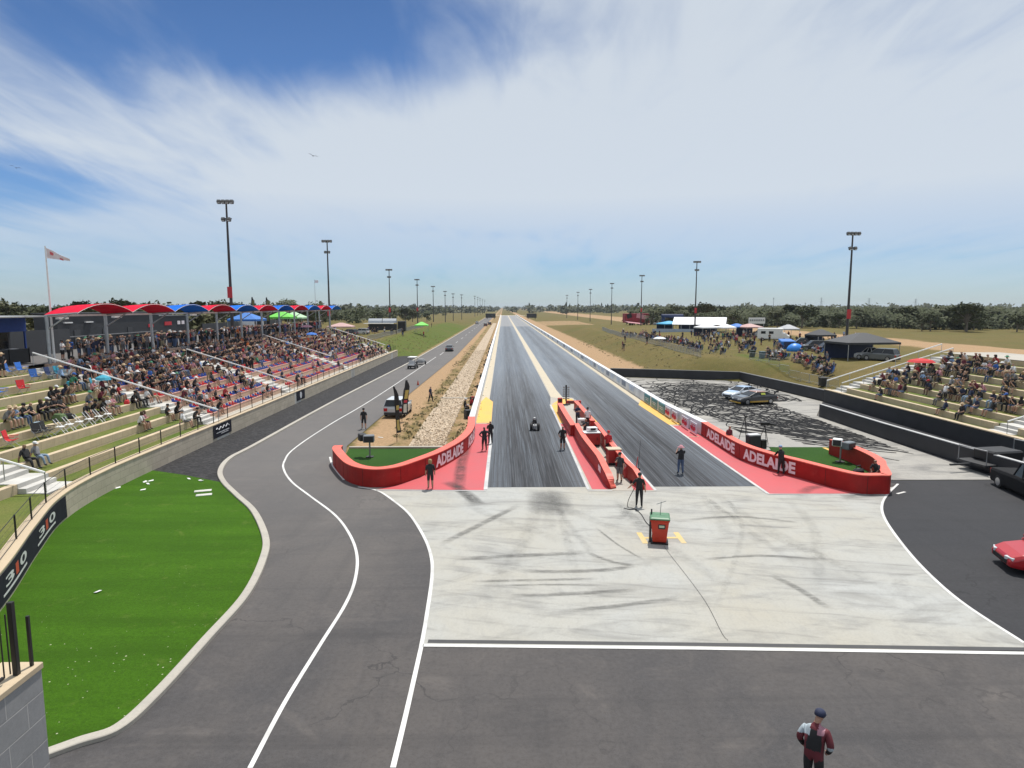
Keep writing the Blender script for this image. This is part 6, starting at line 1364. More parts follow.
# ------------------------------------------------------------------ people
RS_ = 1.24
def body_mesh(name, J, bones, rad, sub=2, fingers=None, face=True, hem=None, paintf=None):
    """one continuous skinned figure; bones: (a, b, slot)"""
    names = list(J); idx = {n: i for i, n in enumerate(names)}
    me = bpy.data.meshes.new('skel'); me.from_pydata([J[n] for n in names], [(idx[a], idx[b]) for a, b, s in bones], [])
    o = bpy.data.objects.new('skel', me); COL.objects.link(o)
    sk = o.modifiers.new('s', 'SKIN'); sk.use_smooth_shade = True; sk.branch_smoothing = .4
    for i, n in enumerate(names):
        v = me.skin_vertices[0].data[i]; r = rad[n]; r = r if hasattr(r, '__len__') else (r, r); f_ = RS_ if sub else 1.1; v.radius = (r[0] * f_, r[1] * f_); v.use_root = (i == 0)
    if sub: ss = o.modifiers.new('u', 'SUBSURF'); ss.levels = sub; ss.render_levels = sub
    dg = bpy.context.evaluated_depsgraph_get(); out = bpy.data.meshes.new_from_object(o.evaluated_get(dg)); bpy.data.objects.remove(o); bpy.data.meshes.remove(me)
    out.name = name; segs = [(Vector(J[a]), Vector(J[b]), s, a, b) for a, b, s in bones]
    def mr(n): r = rad[n]; return max(r) if hasattr(r, '__len__') else r
    for p in out.polygons:
        c = p.center; best = 1e9
        for a, b, s, na, nb in segs:
            d = b - a; t = max(0, min(1, (c - a).dot(d) / max(1e-9, d.length_squared))); q = (c - a - d * t).length / (mr(na) * (1 - t) + mr(nb) * t)
            if q < best: best = q; p.material_index = s
        if hem is not None and p.material_index in (1, 2): p.material_index = 1 if c.z > hem else 2
        if paintf: p.material_index = paintf(c, p.material_index)
        p.use_smooth = True
    bm = bmesh.new(); bm.from_mesh(out); mb = MB(); mb.bm.free(); mb.bm = bm
    hd = J['head']; top = J['crown']
    if fingers:
        for base, wrist, thumb_side in fingers:
            bse = Vector(base); d = (bse - Vector(wrist)).normalized(); side = Vector(thumb_side).normalized(); nrm = d.cross(side).normalized(); mb.mi = 0
            for k, (off, L_) in enumerate(((-.028, .062), (-.010, .074), (.010, .080), (.028, .072))):
                a = bse + side * off; m_ = a + d * L_ * .5 + nrm * .006; e = m_ + d * L_ * .42 + nrm * .022; mb.cyl(a - d * .02, m_, .0095, .009, 6); mb.cyl(m_, e, .009, .007, 6)
            a = bse - d * .05 + side * .03; m_ = a + side * .03 + d * .03; mb.cyl(a, m_, .012, .010, 6); mb.cyl(m_, m_ + d * .035 + side * .004, .010, .008, 6)
    if face:   # nose, ears, brow shadowless eyes
        f = Vector(J['face_dir']) if 'face_dir' in J else Vector((0, 1, 0))
    bm.to_mesh(out); bm.free(); return out
RAD = dict(pelvis=(.15, .115), spine=(.145, .11), chest=(.165, .12), collar=(.085, .075), neck=.052, jaw=(.066, .080), head=(.078, .094), crown=(.056, .068),
           sl=.068, sr=.068, el=.047, er=.047, wl=.033, wr=.033, hl=(.042, .026), hr=(.042, .026), pl=.098, pr=.098, kl=.064, kr=.064, al=.043, ar=.043, tl=(.042, .032), tr=(.042, .032), nose=.022)
BON = [('pelvis', 'spine', 1), ('spine', 'chest', 1), ('chest', 'collar', 1), ('collar', 'neck', 0), ('neck', 'jaw', 0), ('jaw', 'head', 0), ('head', 'crown', 5), ('jaw', 'nose', 0),
       ('chest', 'sl', 1), ('sl', 'el', 1), ('el', 'wl', 0), ('wl', 'hl', 0), ('chest', 'sr', 1), ('sr', 'er', 1), ('er', 'wr', 0), ('wr', 'hr', 0),
       ('pelvis', 'pl', 2), ('pl', 'kl', 2), ('kl', 'al', 3), ('al', 'tl', 4), ('pelvis', 'pr', 2), ('pr', 'kr', 2), ('kr', 'ar', 3), ('ar', 'tr', 4)]
def stand(arms='down', legs=.0, lean=.0, turn=0.0, w=1.0):
    J = dict(pelvis=(0, 0, .95), spine=(0, lean * .3, 1.12), chest=(0, lean * .7, 1.32), collar=(0, lean, 1.45), neck=(0, lean + .01, 1.52), jaw=(0, lean + .03, 1.585), head=(0, lean + .03, 1.655), crown=(0, lean + .02, 1.715), nose=(0, lean + .125, 1.615))
    J.update(pl=(-.095, 0, .90), pr=(.095, 0, .90), kl=(-.11 - legs * .2, .03 + legs, .49), kr=(.11 + legs * .2, .03 - legs * .6, .49), al=(-.12 - legs * .25, legs * 1.5 - .01, .085), ar=(.12 + legs * .25, -legs * 1.6 - .01, .085), tl=(-.14 - legs * .25, legs * 1.5 + .15, .035), tr=(.14 + legs * .25, -legs * 1.6 + .15, .035))
    J.update(sl=(-.185 * w, lean * .9, 1.40), sr=(.185 * w, lean * .9, 1.40))
    A = {'down': (((.24, -.02, 1.13), (.26, .06, .90), (.265, .09, .815)),) * 2, 'hips': (((.40, -.07, 1.20), (.22, .06, 1.03), (.16, .10, .99)),) * 2,
         'fold': (((.25, .07, 1.16), (.03, .21, 1.19), (-.06, .21, 1.21)), ((.25, .07, 1.14), (.05, .23, 1.15), (-.04, .24, 1.17))),
         'camera': (((.26, .14, 1.22), (.12, .27, 1.48), (.07, .28, 1.55)),) * 2, 'reach': (((.25, -.02, 1.14), (.30, .12, .93), (.31, .16, .86)), ((.34, .04, 1.18), (.50, .12, 1.02), (.56, .16, .97))),
         'pockets': (((.28, -.08, 1.15), (.22, .05, .95), (.19, .09, .89)),) * 2, 'phone': (((.24, -.02, 1.13), (.26, .06, .90), (.265, .09, .815)), ((.24, .08, 1.15), (.10, .30, 1.26), (.08, .33, 1.33))),
         'lean': (((.26, .16, 1.18), (.22, .40, 1.08), (.20, .47, 1.06)),) * 2}[arms]
    for s, sd, a in ((-1, 'l', A[0]), (1, 'r', A[1])):
        for n, p in zip(('e', 'w', 'h'), a): J[n + sd] = (s * p[0] * (w if n != 'h' else 1), p[1] + lean * .8, p[2])
    return J
def sit(arms='knees', lean=.1, spread=.0, recl=0.0, drop=.44):
    f = lean - recl
    J = dict(pelvis=(0, 0, .13), spine=(0, f * .3 - .01, .30), chest=(0, f * .75, .50), collar=(0, f * 1.05, .63), neck=(0, f * 1.1 + .015, .70), jaw=(0, f * 1.1 + .04, .765), head=(0, f * 1.1 + .04, .835), crown=(0, f * 1.1 + .03, .895), nose=(0, f * 1.1 + .135, .795))
    J.update(sl=(-.18, f, .58), sr=(.18, f, .58), pl=(-.10, .05, .10), pr=(.10, .05, .10), kl=(-.13 - spread, .43, .12 + recl * .1), kr=(.13 + spread, .43, .11), al=(-.13 - spread, .47 + recl * .6, -drop + .10), ar=(.13 + spread * .6, .45 + recl * .6, -drop + .10), tl=(-.15 - spread, .62 + recl * .6, -drop + .05), tr=(.15 + spread * .6, .60 + recl * .6, -drop + .05))
    A = {'knees': ((.25, .10 + f, .34), (.16, .32, .22), (.13, .40, .17)), 'lap': ((.25, .02 + f, .33), (.12, .24, .22), (.05, .28, .20)), 'fold': ((.25, .09 + f, .36), (.03, .24 + f, .38), (-.05, .24 + f, .40)),
         'chin': ((.22, .30, .24), (.08, .26 + f, .56), (.05, .24 + f, .64)), 'phone': ((.24, .10 + f, .34), (.09, .30 + f, .42), (.05, .32 + f, .48)), 'back': ((.27, -.14, .34), (.30, -.22, .12), (.31, -.20, .04))}[arms]
    for s, sd in ((-1, 'l'), (1, 'r')):
        for n, p in zip(('e', 'w', 'h'), A): J[n + sd] = (s * p[0], p[1], p[2])
    return J
def fing(J):
    out = []
    for sd, s in (('l', -1), ('r', 1)): out.append((J['h' + sd], J['w' + sd], Vector((-s * .5, .8, .2)) if True else 0))
    return out
def mkbody(name, J, detail): return body_mesh(name, J, BON, RAD, 2 if detail else 1, fing(J) if detail else None, hem=.90 if J['pelvis'][2] > .5 else None)
BODY = {}
for n, J in dict(down=stand(), hips=stand('hips', .03), fold=stand('fold'), camera=stand('camera', .03), reach=stand('reach', .04), walk=stand('down', .14), pockets=stand('pockets'), phone=stand('phone'), lean=stand('lean', .05, .16), bow=stand('down', .05, .10, w=1.05)).items(): BODY[n] = mkbody('standing_figure_' + n, J, True)
for n, J in dict(s_knees=sit(), s_lap=sit('lap', .02), s_fold=sit('fold', .05, .04), s_chin=sit('chin', .26, .05), s_phone=sit('phone', .12, .02), s_back=sit('back', -.02, .05, .12), s_lean=sit('knees', .22, .06)).items(): BODY[n] = mkbody('seated_figure_' + n, J, True)
def cm(n, c, r=.8): return M(n, c, r, .15, 6)
SHIRT = {'black': cm('black_cotton', (.014, .014, .016)), 'white': cm('white_cotton', (.70, .70, .70)), 'red': cm('red_cotton', (.42, .025, .03)), 'navy': cm('navy_cotton', (.018, .025, .06)), 'grey': cm('grey_cotton', (.20, .20, .21)), 'light blue': cm('light_blue_cotton', (.24, .36, .55)),
         'pink': cm('pink_cotton', (.55, .26, .30)), 'green': cm('green_cotton', (.05, .22, .12)), 'orange': cm('orange_cotton', (.62, .15, .03)), 'tan': cm('tan_cotton', (.45, .33, .20)), 'maroon': cm('maroon_cotton', (.14, .02, .035)), 'charcoal': cm('charcoal_cotton', (.04, .04, .044)), 'purple': cm('purple_cotton', (.12, .06, .20)), 'blue': cm('blue_cotton', (.03, .12, .42))}
PANT = {'black': cm('black_denim', (.016, .016, .018)), 'blue jeans': cm('blue_denim', (.07, .11, .20)), 'pale jeans': cm('pale_denim', (.22, .30, .40)), 'khaki': cm('khaki_drill', (.30, .24, .15)), 'grey': cm('grey_drill', (.13, .13, .135))}
SKIN = [cm('skin_light', (.50, .30, .215), .55), cm('skin_tan', (.38, .21, .14), .55), cm('skin_brown', (.16, .085, .055), .55)]
HAIR = [cm('dark_hair', (.02, .015, .012)), cm('brown_hair', (.07, .04, .02)), cm('fair_hair', (.32, .21, .10)), cm('grey_hair', (.30, .29, .28))]
SHOE = [cm('black_shoes', (.015, .015, .016)), cm('white_shoes', (.6, .6, .6))]
mb = MB(); mb.lathe([(.105, -.01), (.108, .03), (.098, .08), (.06, .115), (.005, .125)], n=12, sy=1.12); mb.loft([[(-.085, .08, -.005), (.085, .08, -.005), (.085, .08, .01), (-.085, .08, .01)], [(-.06, .20, -.02), (.06, .20, -.02), (.06, .20, -.008), (-.06, .20, -.008)]]); o = mb.build('cap', SHIRT['black'], smooth=True); CAP = o.data; bpy.data.objects.remove(o)
mb = MB(); mb.lathe([(.21, -.02), (.215, -.005), (.115, .02), (.105, .09), (.06, .125), (.005, .13)], n=14, sy=1.1); o = mb.build('sun_hat', SHIRT['tan'], smooth=True); HAT = o.data; bpy.data.objects.remove(o)
mb = MB(); mb.lathe([(.10, -.17), (.118, -.10), (.115, .0), (.105, .05), (.07, .09), (.005, .10)], (0, -.03, 0), 12, 1, 1.05); o = mb.build('hair', HAIR[0], smooth=True); LONG = o.data; bpy.data.objects.remove(o)
def obmat(o, mats):
    if not o.data.materials:
        for _ in mats: o.data.materials.append(None)
    for i, m in enumerate(mats): o.material_slots[i].link = 'OBJECT'; o.material_slots[i].material = m
for m_ in BODY.values():
    for _ in range(6): m_.materials.append(None)
for m_ in (CAP, HAT, LONG): m_.materials.clear(); m_.materials.append(None)
HEADP = {n: None for n in BODY}
HJ = dict(down=stand(), hips=stand('hips', .03), fold=stand('fold'), camera=stand('camera', .03), reach=stand('reach', .04), walk=stand('down', .14), pockets=stand('pockets'), phone=stand('phone'), lean=stand('lean', .05, .16), bow=stand('down', .05, .10),
          s_knees=sit(), s_lap=sit('lap', .02), s_fold=sit('fold', .05, .04), s_chin=sit('chin', .26, .05), s_phone=sit('phone', .12, .02), s_back=sit('back', -.02, .05, .12), s_lean=sit('knees', .22, .06))
PR = random.Random(77)
def person(pose, loc, rz, shirt, pants, hat=None, label=None, group=None, shorts=False, skin=None, hair=None, sleeves=False, scale=1.0, sm=None, hatm=None, shoes=0):
    o = bpy.data.objects.new('person', BODY[pose]); COL.objects.link(o); o.location = loc; o.rotation_euler = (0, 0, rz); o.scale = (scale,) * 3
    sk = SKIN[skin if skin is not None else PR.choices((0, 1, 2), (6, 3, 1))[0]]; hr = HAIR[hair if hair is not None else PR.choices((0, 1, 2, 3), (5, 4, 2, 2))[0]]
    obmat(o, [sk, sm or SHIRT[shirt], PANT[pants], sk if shorts else PANT[pants], SHOE[shoes], hr])
    if hat:
        kind, hc = hat; c = bpy.data.objects.new({'cap': 'cap', 'hat': 'sun_hat', 'long': 'hair'}[kind], {'cap': CAP, 'hat': HAT, 'long': LONG}[kind]); COL.objects.link(c); c.parent = o; h = HJ[pose]['head']; c.location = (h[0], h[1], h[2] + .015)
        obmat(c, [hatm or (HAIR[hc] if kind == 'long' else SHIRT[hc])])
    tag(o, label, 'person', group); return o
# --- officials and crew around the start line
G = 'officials and crew at the start line'
def at_px(pose, px, py, rz, *a, z=.03, **k):
    q = P(px, py, 0); return person(pose, (q.x, q.y, z), radians(rz), *a, group=G, **k)
at_px('reach', 639, 506.5, 168, 'black', 'black', ('cap', 'black'), 'starter in black with a black cap holding a cable near the red bin', skin=1)
at_px('camera', 680.5, 474, 10, 'black', 'blue jeans', ('hat', 'pink'), 'photographer in black top and blue jeans with a pale hat in the right lane', skin=0)
at_px('phone', 619.5, 482, 150, 'charcoal', 'grey', ('cap', 'black'), 'person in dark grey shirt and shorts beside the tall red cabinet', shorts=True)
at_px('down', 608, 456, 190, 'red', 'black', ('cap', 'red'), 'person in red shirt and red cap standing against the right island wall', sm=SHIRT['red'])
at_px('fold', 577.5, 424.5, 200, 'navy', 'black', None, 'person in dark navy standing near the starting lights behind the left wall', skin=1)
at_px('down', 587.5, 428, 160, 'white', 'black', ('cap', 'black'), 'person in white and red top standing beside the white box on the island')
at_px('phone', 585.5, 441, 180, 'charcoal', 'grey', None, 'person in faded grey standing behind the left island wall by the desk')
at_px('pockets', 562.5, 450, 185, 'black', 'black', None, 'person in black shorts standing alone on the left lane edge', shorts=True)
at_px('hips', 484.5, 451, 20, 'black', 'black', None, 'person in black shorts with hands on hips on the left red paint', shorts=True, hair=0)
at_px('fold', 490.5, 444, 15, 'black', 'black', None, 'person in long black trousers behind the one with hands on hips', hair=0)
at_px('down', 430.5, 489, 10, 'black', 'black', ('long', 2), 'fair haired person in a black outfit in front of the left ADELAIDE lettering', shorts=True, hair=2, scale=.97)
at_px('walk', 364, 429, 190, 'black', 'black', ('cap', 'black'), 'person in black shirt and shorts walking on the return road', shorts=True)
at_px('walk', 430.5, 402.5, 250, 'navy', 'black', None, 'person in dark clothing walking by the pale stone strip')
at_px('lean', 781, 474.5, 10, 'black', 'black', ('cap', 'light blue'), 'photographer in black with a blue cap in front of the right ADELAIDE lettering')
q = P(720, 452); person('down', (q.x + .9, q.y + .8, .02), radians(200), 'maroon', 'black', None, 'person in dark red standing behind the right red wall', G)
q = P(881, 490); person('s_lean', (q.x + .3, q.y + .95, .66), radians(120), 'charcoal', 'black', None, 'person in dark clothes sitting inside the end of the right red wall', G)
q = P(870, 484); t = thing('camera_bag', 'dark camera bag beside the person sitting in the right turf island', 'bag', (q.x, q.y + 1.3, .04), .4); mb = MB(); mb.box((0, 0, .3), (.7, .4, .5)); mb.build('bag_body', m_black, t, bevel=.1); mb = MB(); mb.tube([(-.25, 0, .5), (-.15, 0, .75), (.15, 0, .75), (.25, 0, .5)], .03, 5); mb.build('strap', m_dark, t)
q = P(880, 489); t = thing('folding_stool', 'small black stool under the person in the right turf island', 'stool', (q.x + .3, q.y + .75, .03)); mb = MB(); mb.box((0, 0, .57), (.42, .42, .06)); mb.build('seat', m_black, t, bevel=.02)
for a in (-1, 1):
    for b in (-1, 1): mb = MB(); mb.cyl((a * .17, b * .17, 0), (a * .15, b * .15, .55), .02, n=5); mb.build('leg', m_grey, t)
q = P(477, 410); person('s_lean', (-3.4, q.y + 1, .30), radians(270), 'red', 'black', ('cap', 'red'), 'person in red top crouched behind the left white wall', G)
q = P(471.5, 410.5); person('s_knees', (-3.9, q.y, .30), radians(270), 'black', 'black', ('cap', 'white'), 'person in black with a white cap crouched behind the left white wall', G)
for px, py, lab in ((477, 417, 'low folding bench behind the left white wall'),):
    t = thing('bench', lab, 'bench', (-3.7, P(477, 410).y + .5, -.02), radians(90)); mb = MB(); mb.box((0, 0, .38), (2.0, .35, .05)); mb.build('seat', m_grey, t)
    for s in (-.8, .8): mb = MB(); mb.box((s, 0, .18), (.05, .3, .36)); mb.build('leg', m_black, t)
# driver of the dragster
q = dg.location; person('s_lap', (q.x, q.y + .44, .33), 0, 'black', 'black', None, 'driver in black sitting in the small dragster', G, scale=.72); 
hb = bpy.data.objects[-1] if False else None
drv = [o for o in COL.objects if o.get('label', '').startswith('driver')][0]
mb = MB(); mb.lathe([(.07, -.16), (.125, -.12), (.145, 0), (.12, .10), (.06, .15), (.005, .16)], n=14, sy=1.15); o = mb.build('helmet', m_white, drv, smooth=True); h = HJ['s_lap']['head']; o.location = (h[0], h[1], h[2] + .01)
# the near figure in racing colours
hp = P(817, 719, 1.70); 
Jr = stand('pockets', .04, .13, w=1.08); Jr['jaw'] = (.02, .20, 1.57); Jr['head'] = (.03, .225, 1.635); Jr['crown'] = (.025, .215, 1.695); Jr['nose'] = (.05, .325, 1.585); Jr['kl'] = (-.11, .06, .49); HJ['racer'] = Jr
def race_paint(c, s):
    if s == 0 and c.z < 1.44 and c.z > 0.95 and abs(c.x) > .16: s = 1
    if s in (1, 2) and c.z > .86: s = 1
    if s == 1:
        if c.x < -.10 and c.z > 1.27 + .25 * (c.x + .25): return 6
        if .05 < c.x < .17 and c.z > 1.36: return 7
        if c.x > .24 and 1.08 < c.z < 1.16: return 6
        if c.y < .06 and abs(c.x + .0) < .135 - .10 * max(0, c.z - 1.22) and 1.04 < c.z < 1.42: return 8
        if abs(c.x) > .19 and c.z < 1.1: return 8
    return s
RR = dict(RAD); RR.update(pelvis=(.165, .13), spine=(.165, .13), chest=(.185, .14), el=.058, er=.058, wl=.042, wr=.042, sl=.078, sr=.078)
BODY['racer'] = body_mesh('racing_jacket_figure', Jr, BON, RR, 3, fing(Jr), paintf=race_paint)
rm = [SKIN[1], cm('race_red_cloth', (.12, .018, .026)), PANT['black'], PANT['black'], SHOE[1], HAIR[0], cm('pale_blue_white_cloth', (.38, .44, .48)), cm('pale_pink_cloth', (.36, .18, .22)), SHIRT['black']]
rsuit = bpy.data.objects.new('person', BODY['racer']); COL.objects.link(rsuit); rsuit.location = (hp.x - .05, hp.y - .05, 0); rsuit.rotation_euler = (0, 0, radians(-38)); rsuit.scale = (1.04,) * 3
for m_ in rm: BODY['racer'].materials.append(m_)
tag(rsuit, 'person in a red white and black racing jacket and dark cap in the foreground', 'person', G)
c = bpy.data.objects.new('cap', CAP.copy()); COL.objects.link(c); c.parent = rsuit; c.location = (.03, .225, 1.652); c.rotation_euler = (-.22, 0, -.2); c.data.materials.clear(); c.data.materials.append(SHIRT['navy'])
# --- spectators
people = []      # (dist, pose, loc, rz, shirt, pants, shorts, hat, zone, row)
SH_W = (('black', 40), ('navy', 12), ('charcoal', 14), ('white', 7), ('grey', 8), ('red', 4), ('light blue', 3), ('pink', 4), ('green', 1), ('orange', 1), ('tan', 3), ('maroon', 6), ('purple', 2), ('blue', 2))  # dark clothes dominate; they also stand in for missing shade under the roofs
SEATED = ('s_knees', 's_lap', 's_fold', 's_chin', 's_phone', 's_back', 's_lean'); STANDING = ('down', 'hips', 'fold', 'pockets', 'phone')
ROW = ['front row', 'second row up', 'third row up', 'fourth row up', 'fifth row up', 'sixth row up', 'seventh row up', 'eighth row up', 'ninth row up', 'back row']
def pick(R):
    s = R.choices([a for a, b in SH_W], [b for a, b in SH_W])[0]; p = R.choices(list(PANT), (8, 5, 1, 3, 4))[0]; h = None; r = R.random()
    if r < .25: h = ('cap', R.choices(('black', 'white', 'red', 'navy', 'grey', 'blue'), (6, 4, 2, 3, 2, 1))[0])
    elif r < .42: h = ('hat', R.choices(('tan', 'white', 'navy', 'green'), (6, 3, 1, 1))[0])
    elif r < .58: h = ('long', R.choice((0, 1, 2)))
    return s, p, R.random() < .5, h
R_ = random.Random(99)
def add(pose, loc, rz, zone, row=None, shirt=None, pants=None, hat=0, shorts=None):
    s, p, so, h = pick(R_); people.append((hypot(loc[0], loc[1]), pose, loc, rz + R_.uniform(-.25, .25), shirt or s, pants or p, so if shorts is None else shorts, h if hat == 0 else hat, zone, row))
# left grass terraces: placed one by one
def lipseat(px, k, shirt=None, pants=None, hat=0, shorts=None, pose=None):
    X = lipx(k) - .14; Y = X * 650 / (px - 503); add(pose or R_.choice(SEATED), (X, Y, lipz(k) + .015), -pi / 2, 'grass terraces', k, shirt, pants, hat, shorts)
for a in ((3, 5, 'grey', 'khaki', ('hat', 'tan'), True), (12, 5, 'light blue', 'pale jeans', ('hat', 'tan')), (20, 5, 'black', 'blue jeans', ('cap', 'black')), (29, 5, 'black', 'black', None, True), (38, 5, 'black', 'black', ('long', 1)), (45, 5, 'black', 'grey', ('cap', 'white'), True), (52, 5, 'black', 'black', None, True), (59, 5, 'charcoal', 'black', ('long', 0), True),
          (84, 4, 'black', 'black', None, True), (90, 4, 'black', 'black', ('cap', 'black'), True), (99, 4, 'black', 'black', ('long', 1)), (105, 4, 'white', 'khaki', ('long', 2), True), (111, 4, 'pink', 'grey', None, True),
          (86, 5, 'grey', 'blue jeans', ('hat', 'green')), (92, 6, 'pink', 'khaki', ('cap', 'white'), True), (98, 5, 'maroon', 'black', ('long', 0)), (104, 6, 'maroon', 'black', None), (112, 5, 'black', 'grey', ('cap', 'navy')), (118, 5, 'red', 'blue jeans', ('long', 1)),
          (50, 6, 'black', 'black', ('long', 1), True), (56, 6, 'black', 'grey', ('cap', 'white'), True), (62, 6, 'navy', 'khaki', ('long', 0), True), (67, 6, 'tan', 'pale jeans', ('cap', 'black')),
          (64, 8, 'light blue', 'black', ('hat', 'tan')), (71, 8, 'white', 'black', ('cap', 'grey')), (78, 7, 'black', 'blue jeans', ('long', 0)), (86, 7, 'black', 'khaki', None, True), (72, 7, 'green', 'black', ('cap', 'blue')),
          (136, 2, 'white', 'khaki', ('long', 1), True, 's_lean'), (140, 2, 'pink', 'black', ('long', 1), True), (165, 2, 'black', 'khaki', ('cap', 'black'), True), (173, 2, 'black', 'black', ('long', 0), True), (182, 1, 'white', 'grey', ('cap', 'grey')), (192, 1, 'charcoal', 'black', ('cap', 'black')),
          (131, 4, 'black', 'black', ('cap', 'black')), (138, 4, 'black', 'black', None), (145, 4, 'white', 'black', ('cap', 'black')), (151, 4, 'black', 'khaki', None, True), (33, 2, 'grey', 'pale jeans', ('cap', 'white'), False, 's_back'), (22, 2, 'black', 'black', None, False, 's_back'),
          (96, 8, 'red', 'black', ('long', 0)), (92, 9, 'pink', 'blue jeans', None), (87, 9, 'black', 'black', ('cap', 'black'))): lipseat(*a)
X = lipx(9) - .7; add('hips', (X, X * 650 / (5 - 503), lipz(9)), -pi / 2, 'grass terraces', 9, 'black', 'black', ('hat', 'tan'), True)
for px, sh, pt in ((66, 'white', 'black'), (72, 'tan', 'black')): X = -37.6; add('fold', (X, X * 650 / (px - 503), zc), -pi / 2, 'concourse', 9, sh, pt, ('hat', 'tan') if sh == 'tan' else ('cap', 'black'))
# seats: dense under the roofs, sparse below
for (k, y) in seat_list:
    blk = 0 if y < 70 else 1 if y < 96 else 2
    d = {9: .93, 8: .93, 7: .92, 6: .86, 5: (.60, .30, .50)[blk], 4: (.24, .06, .30)[blk], 3: (.22, .09, .14)[blk], 2: (.22, .10, .10)[blk], 1: (.12, .12, .10)[blk]}[k]
    if blk == 2 and y > 108: d = max(d, .5 if k > 2 else .3)
    if blk == 0 and y > 60 and k == 5: d = .2
    if R_.random() < d: add(R_.choice(SEATED), (lipx(k) - .20, y, lipz(k) + .08), -pi / 2, ('first', 'second', 'third')[blk] + ' seat block', k)
for y, k, sh, pt in ((63.5, 4, 'tan', 'khaki'), (73, 4, 'black', 'black'), (74.5, 4, 'black', 'black'), (71.8, 5, 'navy', 'grey'), (98, 2, 'white', 'grey'), (90, 3, 'black', 'blue jeans')): add(R_.choice(STANDING), (lipx(k) - .95, y, lipz(k)), -pi / 2 + R_.uniform(-1, 1), 'first seat block' if y < 70 else 'second seat block', k, sh, pt, ('hat', 'white') if sh == 'tan' else 0)
for i in range(270):
    y = 58 + 76 * R_.random(); add(R_.choice(STANDING), (-36.7 - abs(R_.gauss(0, 1.3)), y, zc), -pi / 2 + R_.uniform(-.9, .9), 'concourse', None)
people = [p if not (p[1] == 's_lap' and p[8] == 'concourse') else (p[0], 'fold') + p[2:] for p in people]
for k in range(1, 10):
    y = 110 + R_.random()
    while y < 136.5:
        if R_.random() < (.55 if k > 2 else .4) and abs(y - 130) > 1.4 and y > 122 - k * 1.2: add(R_.choice(SEATED), (lipx(k) - .16, y, lipz(k) + .015), -pi / 2, 'far end', k)
        y += R_.uniform(.6, .9)
# right hill along the fences and camps
def hillp(px, Y, pose, zone, rz=None, **kw):
    q = on_hill(px, Y); add(pose, (q.x, q.y, q.z + (.44 if pose.startswith('s_') else .02)), rz if rz is not None else pi / 2 + R_.uniform(-.5, .5), zone, **kw)
sit_hill = []
for i in range(78):
    t_ = R_.random(); px = 622 + 80 * t_; Y = (175 - 62 * t_) * R_.uniform(1.0, 1.07); sit_hill.append((px, Y))
for i in range(52):
    t_ = R_.random(); px = 768 + 70 * t_; Y = (97 - 17 * t_) * R_.uniform(1.01, 1.08); sit_hill.append((px, Y))
for i in range(52): sit_hill.append((R_.choice((713, 720, 728, 752, 744, 786, 806, 822, 850, 862)) + R_.gauss(0, 3), R_.uniform(104, 140)))
for i in range(70): hillp(R_.uniform(700, 858), R_.uniform(118, 168), R_.choice(STANDING), 'right hill', rz=R_.uniform(0, 6))
for px, Y in sit_hill: hillp(px, Y, R_.choice(SEATED) if R_.random() < .82 else R_.choice(STANDING), 'right hill')
for i in range(26): hillp(R_.uniform(680, 765), R_.uniform(150, 172), R_.choice(STANDING), 'marquees', rz=R_.uniform(0, 6))
for i in range(14): hillp(R_.uniform(622, 662), R_.uniform(130, 180), R_.choice(STANDING), 'right hill', rz=R_.uniform(0, 6))
for i in range(12): hillp(R_.uniform(365, 405), R_.uniform(185, 200), R_.choice(STANDING), 'left hill', rz=R_.uniform(0, 6))
for px, Y in ((432, 260), (424, 200), (417, 250)): hillp(px, Y, 'fold', 'left hill')
# right stand
for k in range(1, 9):
    y = 22 + R_.random()
    while y < 67.5:
        if R_.random() < (.62 if k > 2 else .28) and not 44.4 < y < 47.6: add(R_.choice(SEATED), (RX + TR * k + .14, y, ZW + RI * k + .015), pi / 2, 'right stand', k)
        y += R_.uniform(.55, .85)
# nearest 300 in view become individuals, the others one crowd
def inview(p):
    x, y, z = p[2]
    px = 503 + x / max(y, 1) * 650
    return -12 < px < 1036
people = sorted([p for p in people if inview(p)], key=lambda p: p[0]); n_ind = 300 - 21
def hatword(h):
    if not h: return 'bare head'
    if h[0] == 'cap': return h[1] + ' cap'
    if h[0] == 'hat': return h[1] + ' sun hat'
    return ('long dark hair', 'long brown hair', 'long fair hair')[h[1]]
ZL = {'grass terraces': 'on the grass terraces', 'right stand': 'of the right stand', 'concourse': 'on the walkway behind the seats', 'right hill': 'on the right hill', 'far end': 'at the far end of the left stand', 'marquees': 'by the marquees', 'left hill': 'on the left hill'}
ZG = {'right stand': 'spectators in the right stand', 'right hill': 'spectators on the right hill'}
for d, pose, loc, rz, sh, pt, so, hat, zone, row in people[:n_ind]:
    r = (ROW[row - (0 if zone == 'grass terraces' and False else 1)] + ' ') if row and zone != 'concourse' else ''
    wh = ZL.get(zone, 'of the ' + zone)
    lo = ('denim' if 'jeans' in pt else pt) + ' shorts' if so else pt + ('' if 'jeans' in pt else ' trousers')
    lab = 'person, %s top, %s, %s, %s%s' % (sh, lo, hatword(hat), r.replace(' up', ''), wh.replace('of the ', '').replace('at the far end of the left stand', 'far end of left stand').replace('on the ', '').replace('by the ', 'by '))
    person(pose, loc, rz, sh, pt, hat, lab, ZG.get(zone, 'spectators in the left stand'), so, scale=R_.uniform(.93, 1.06))
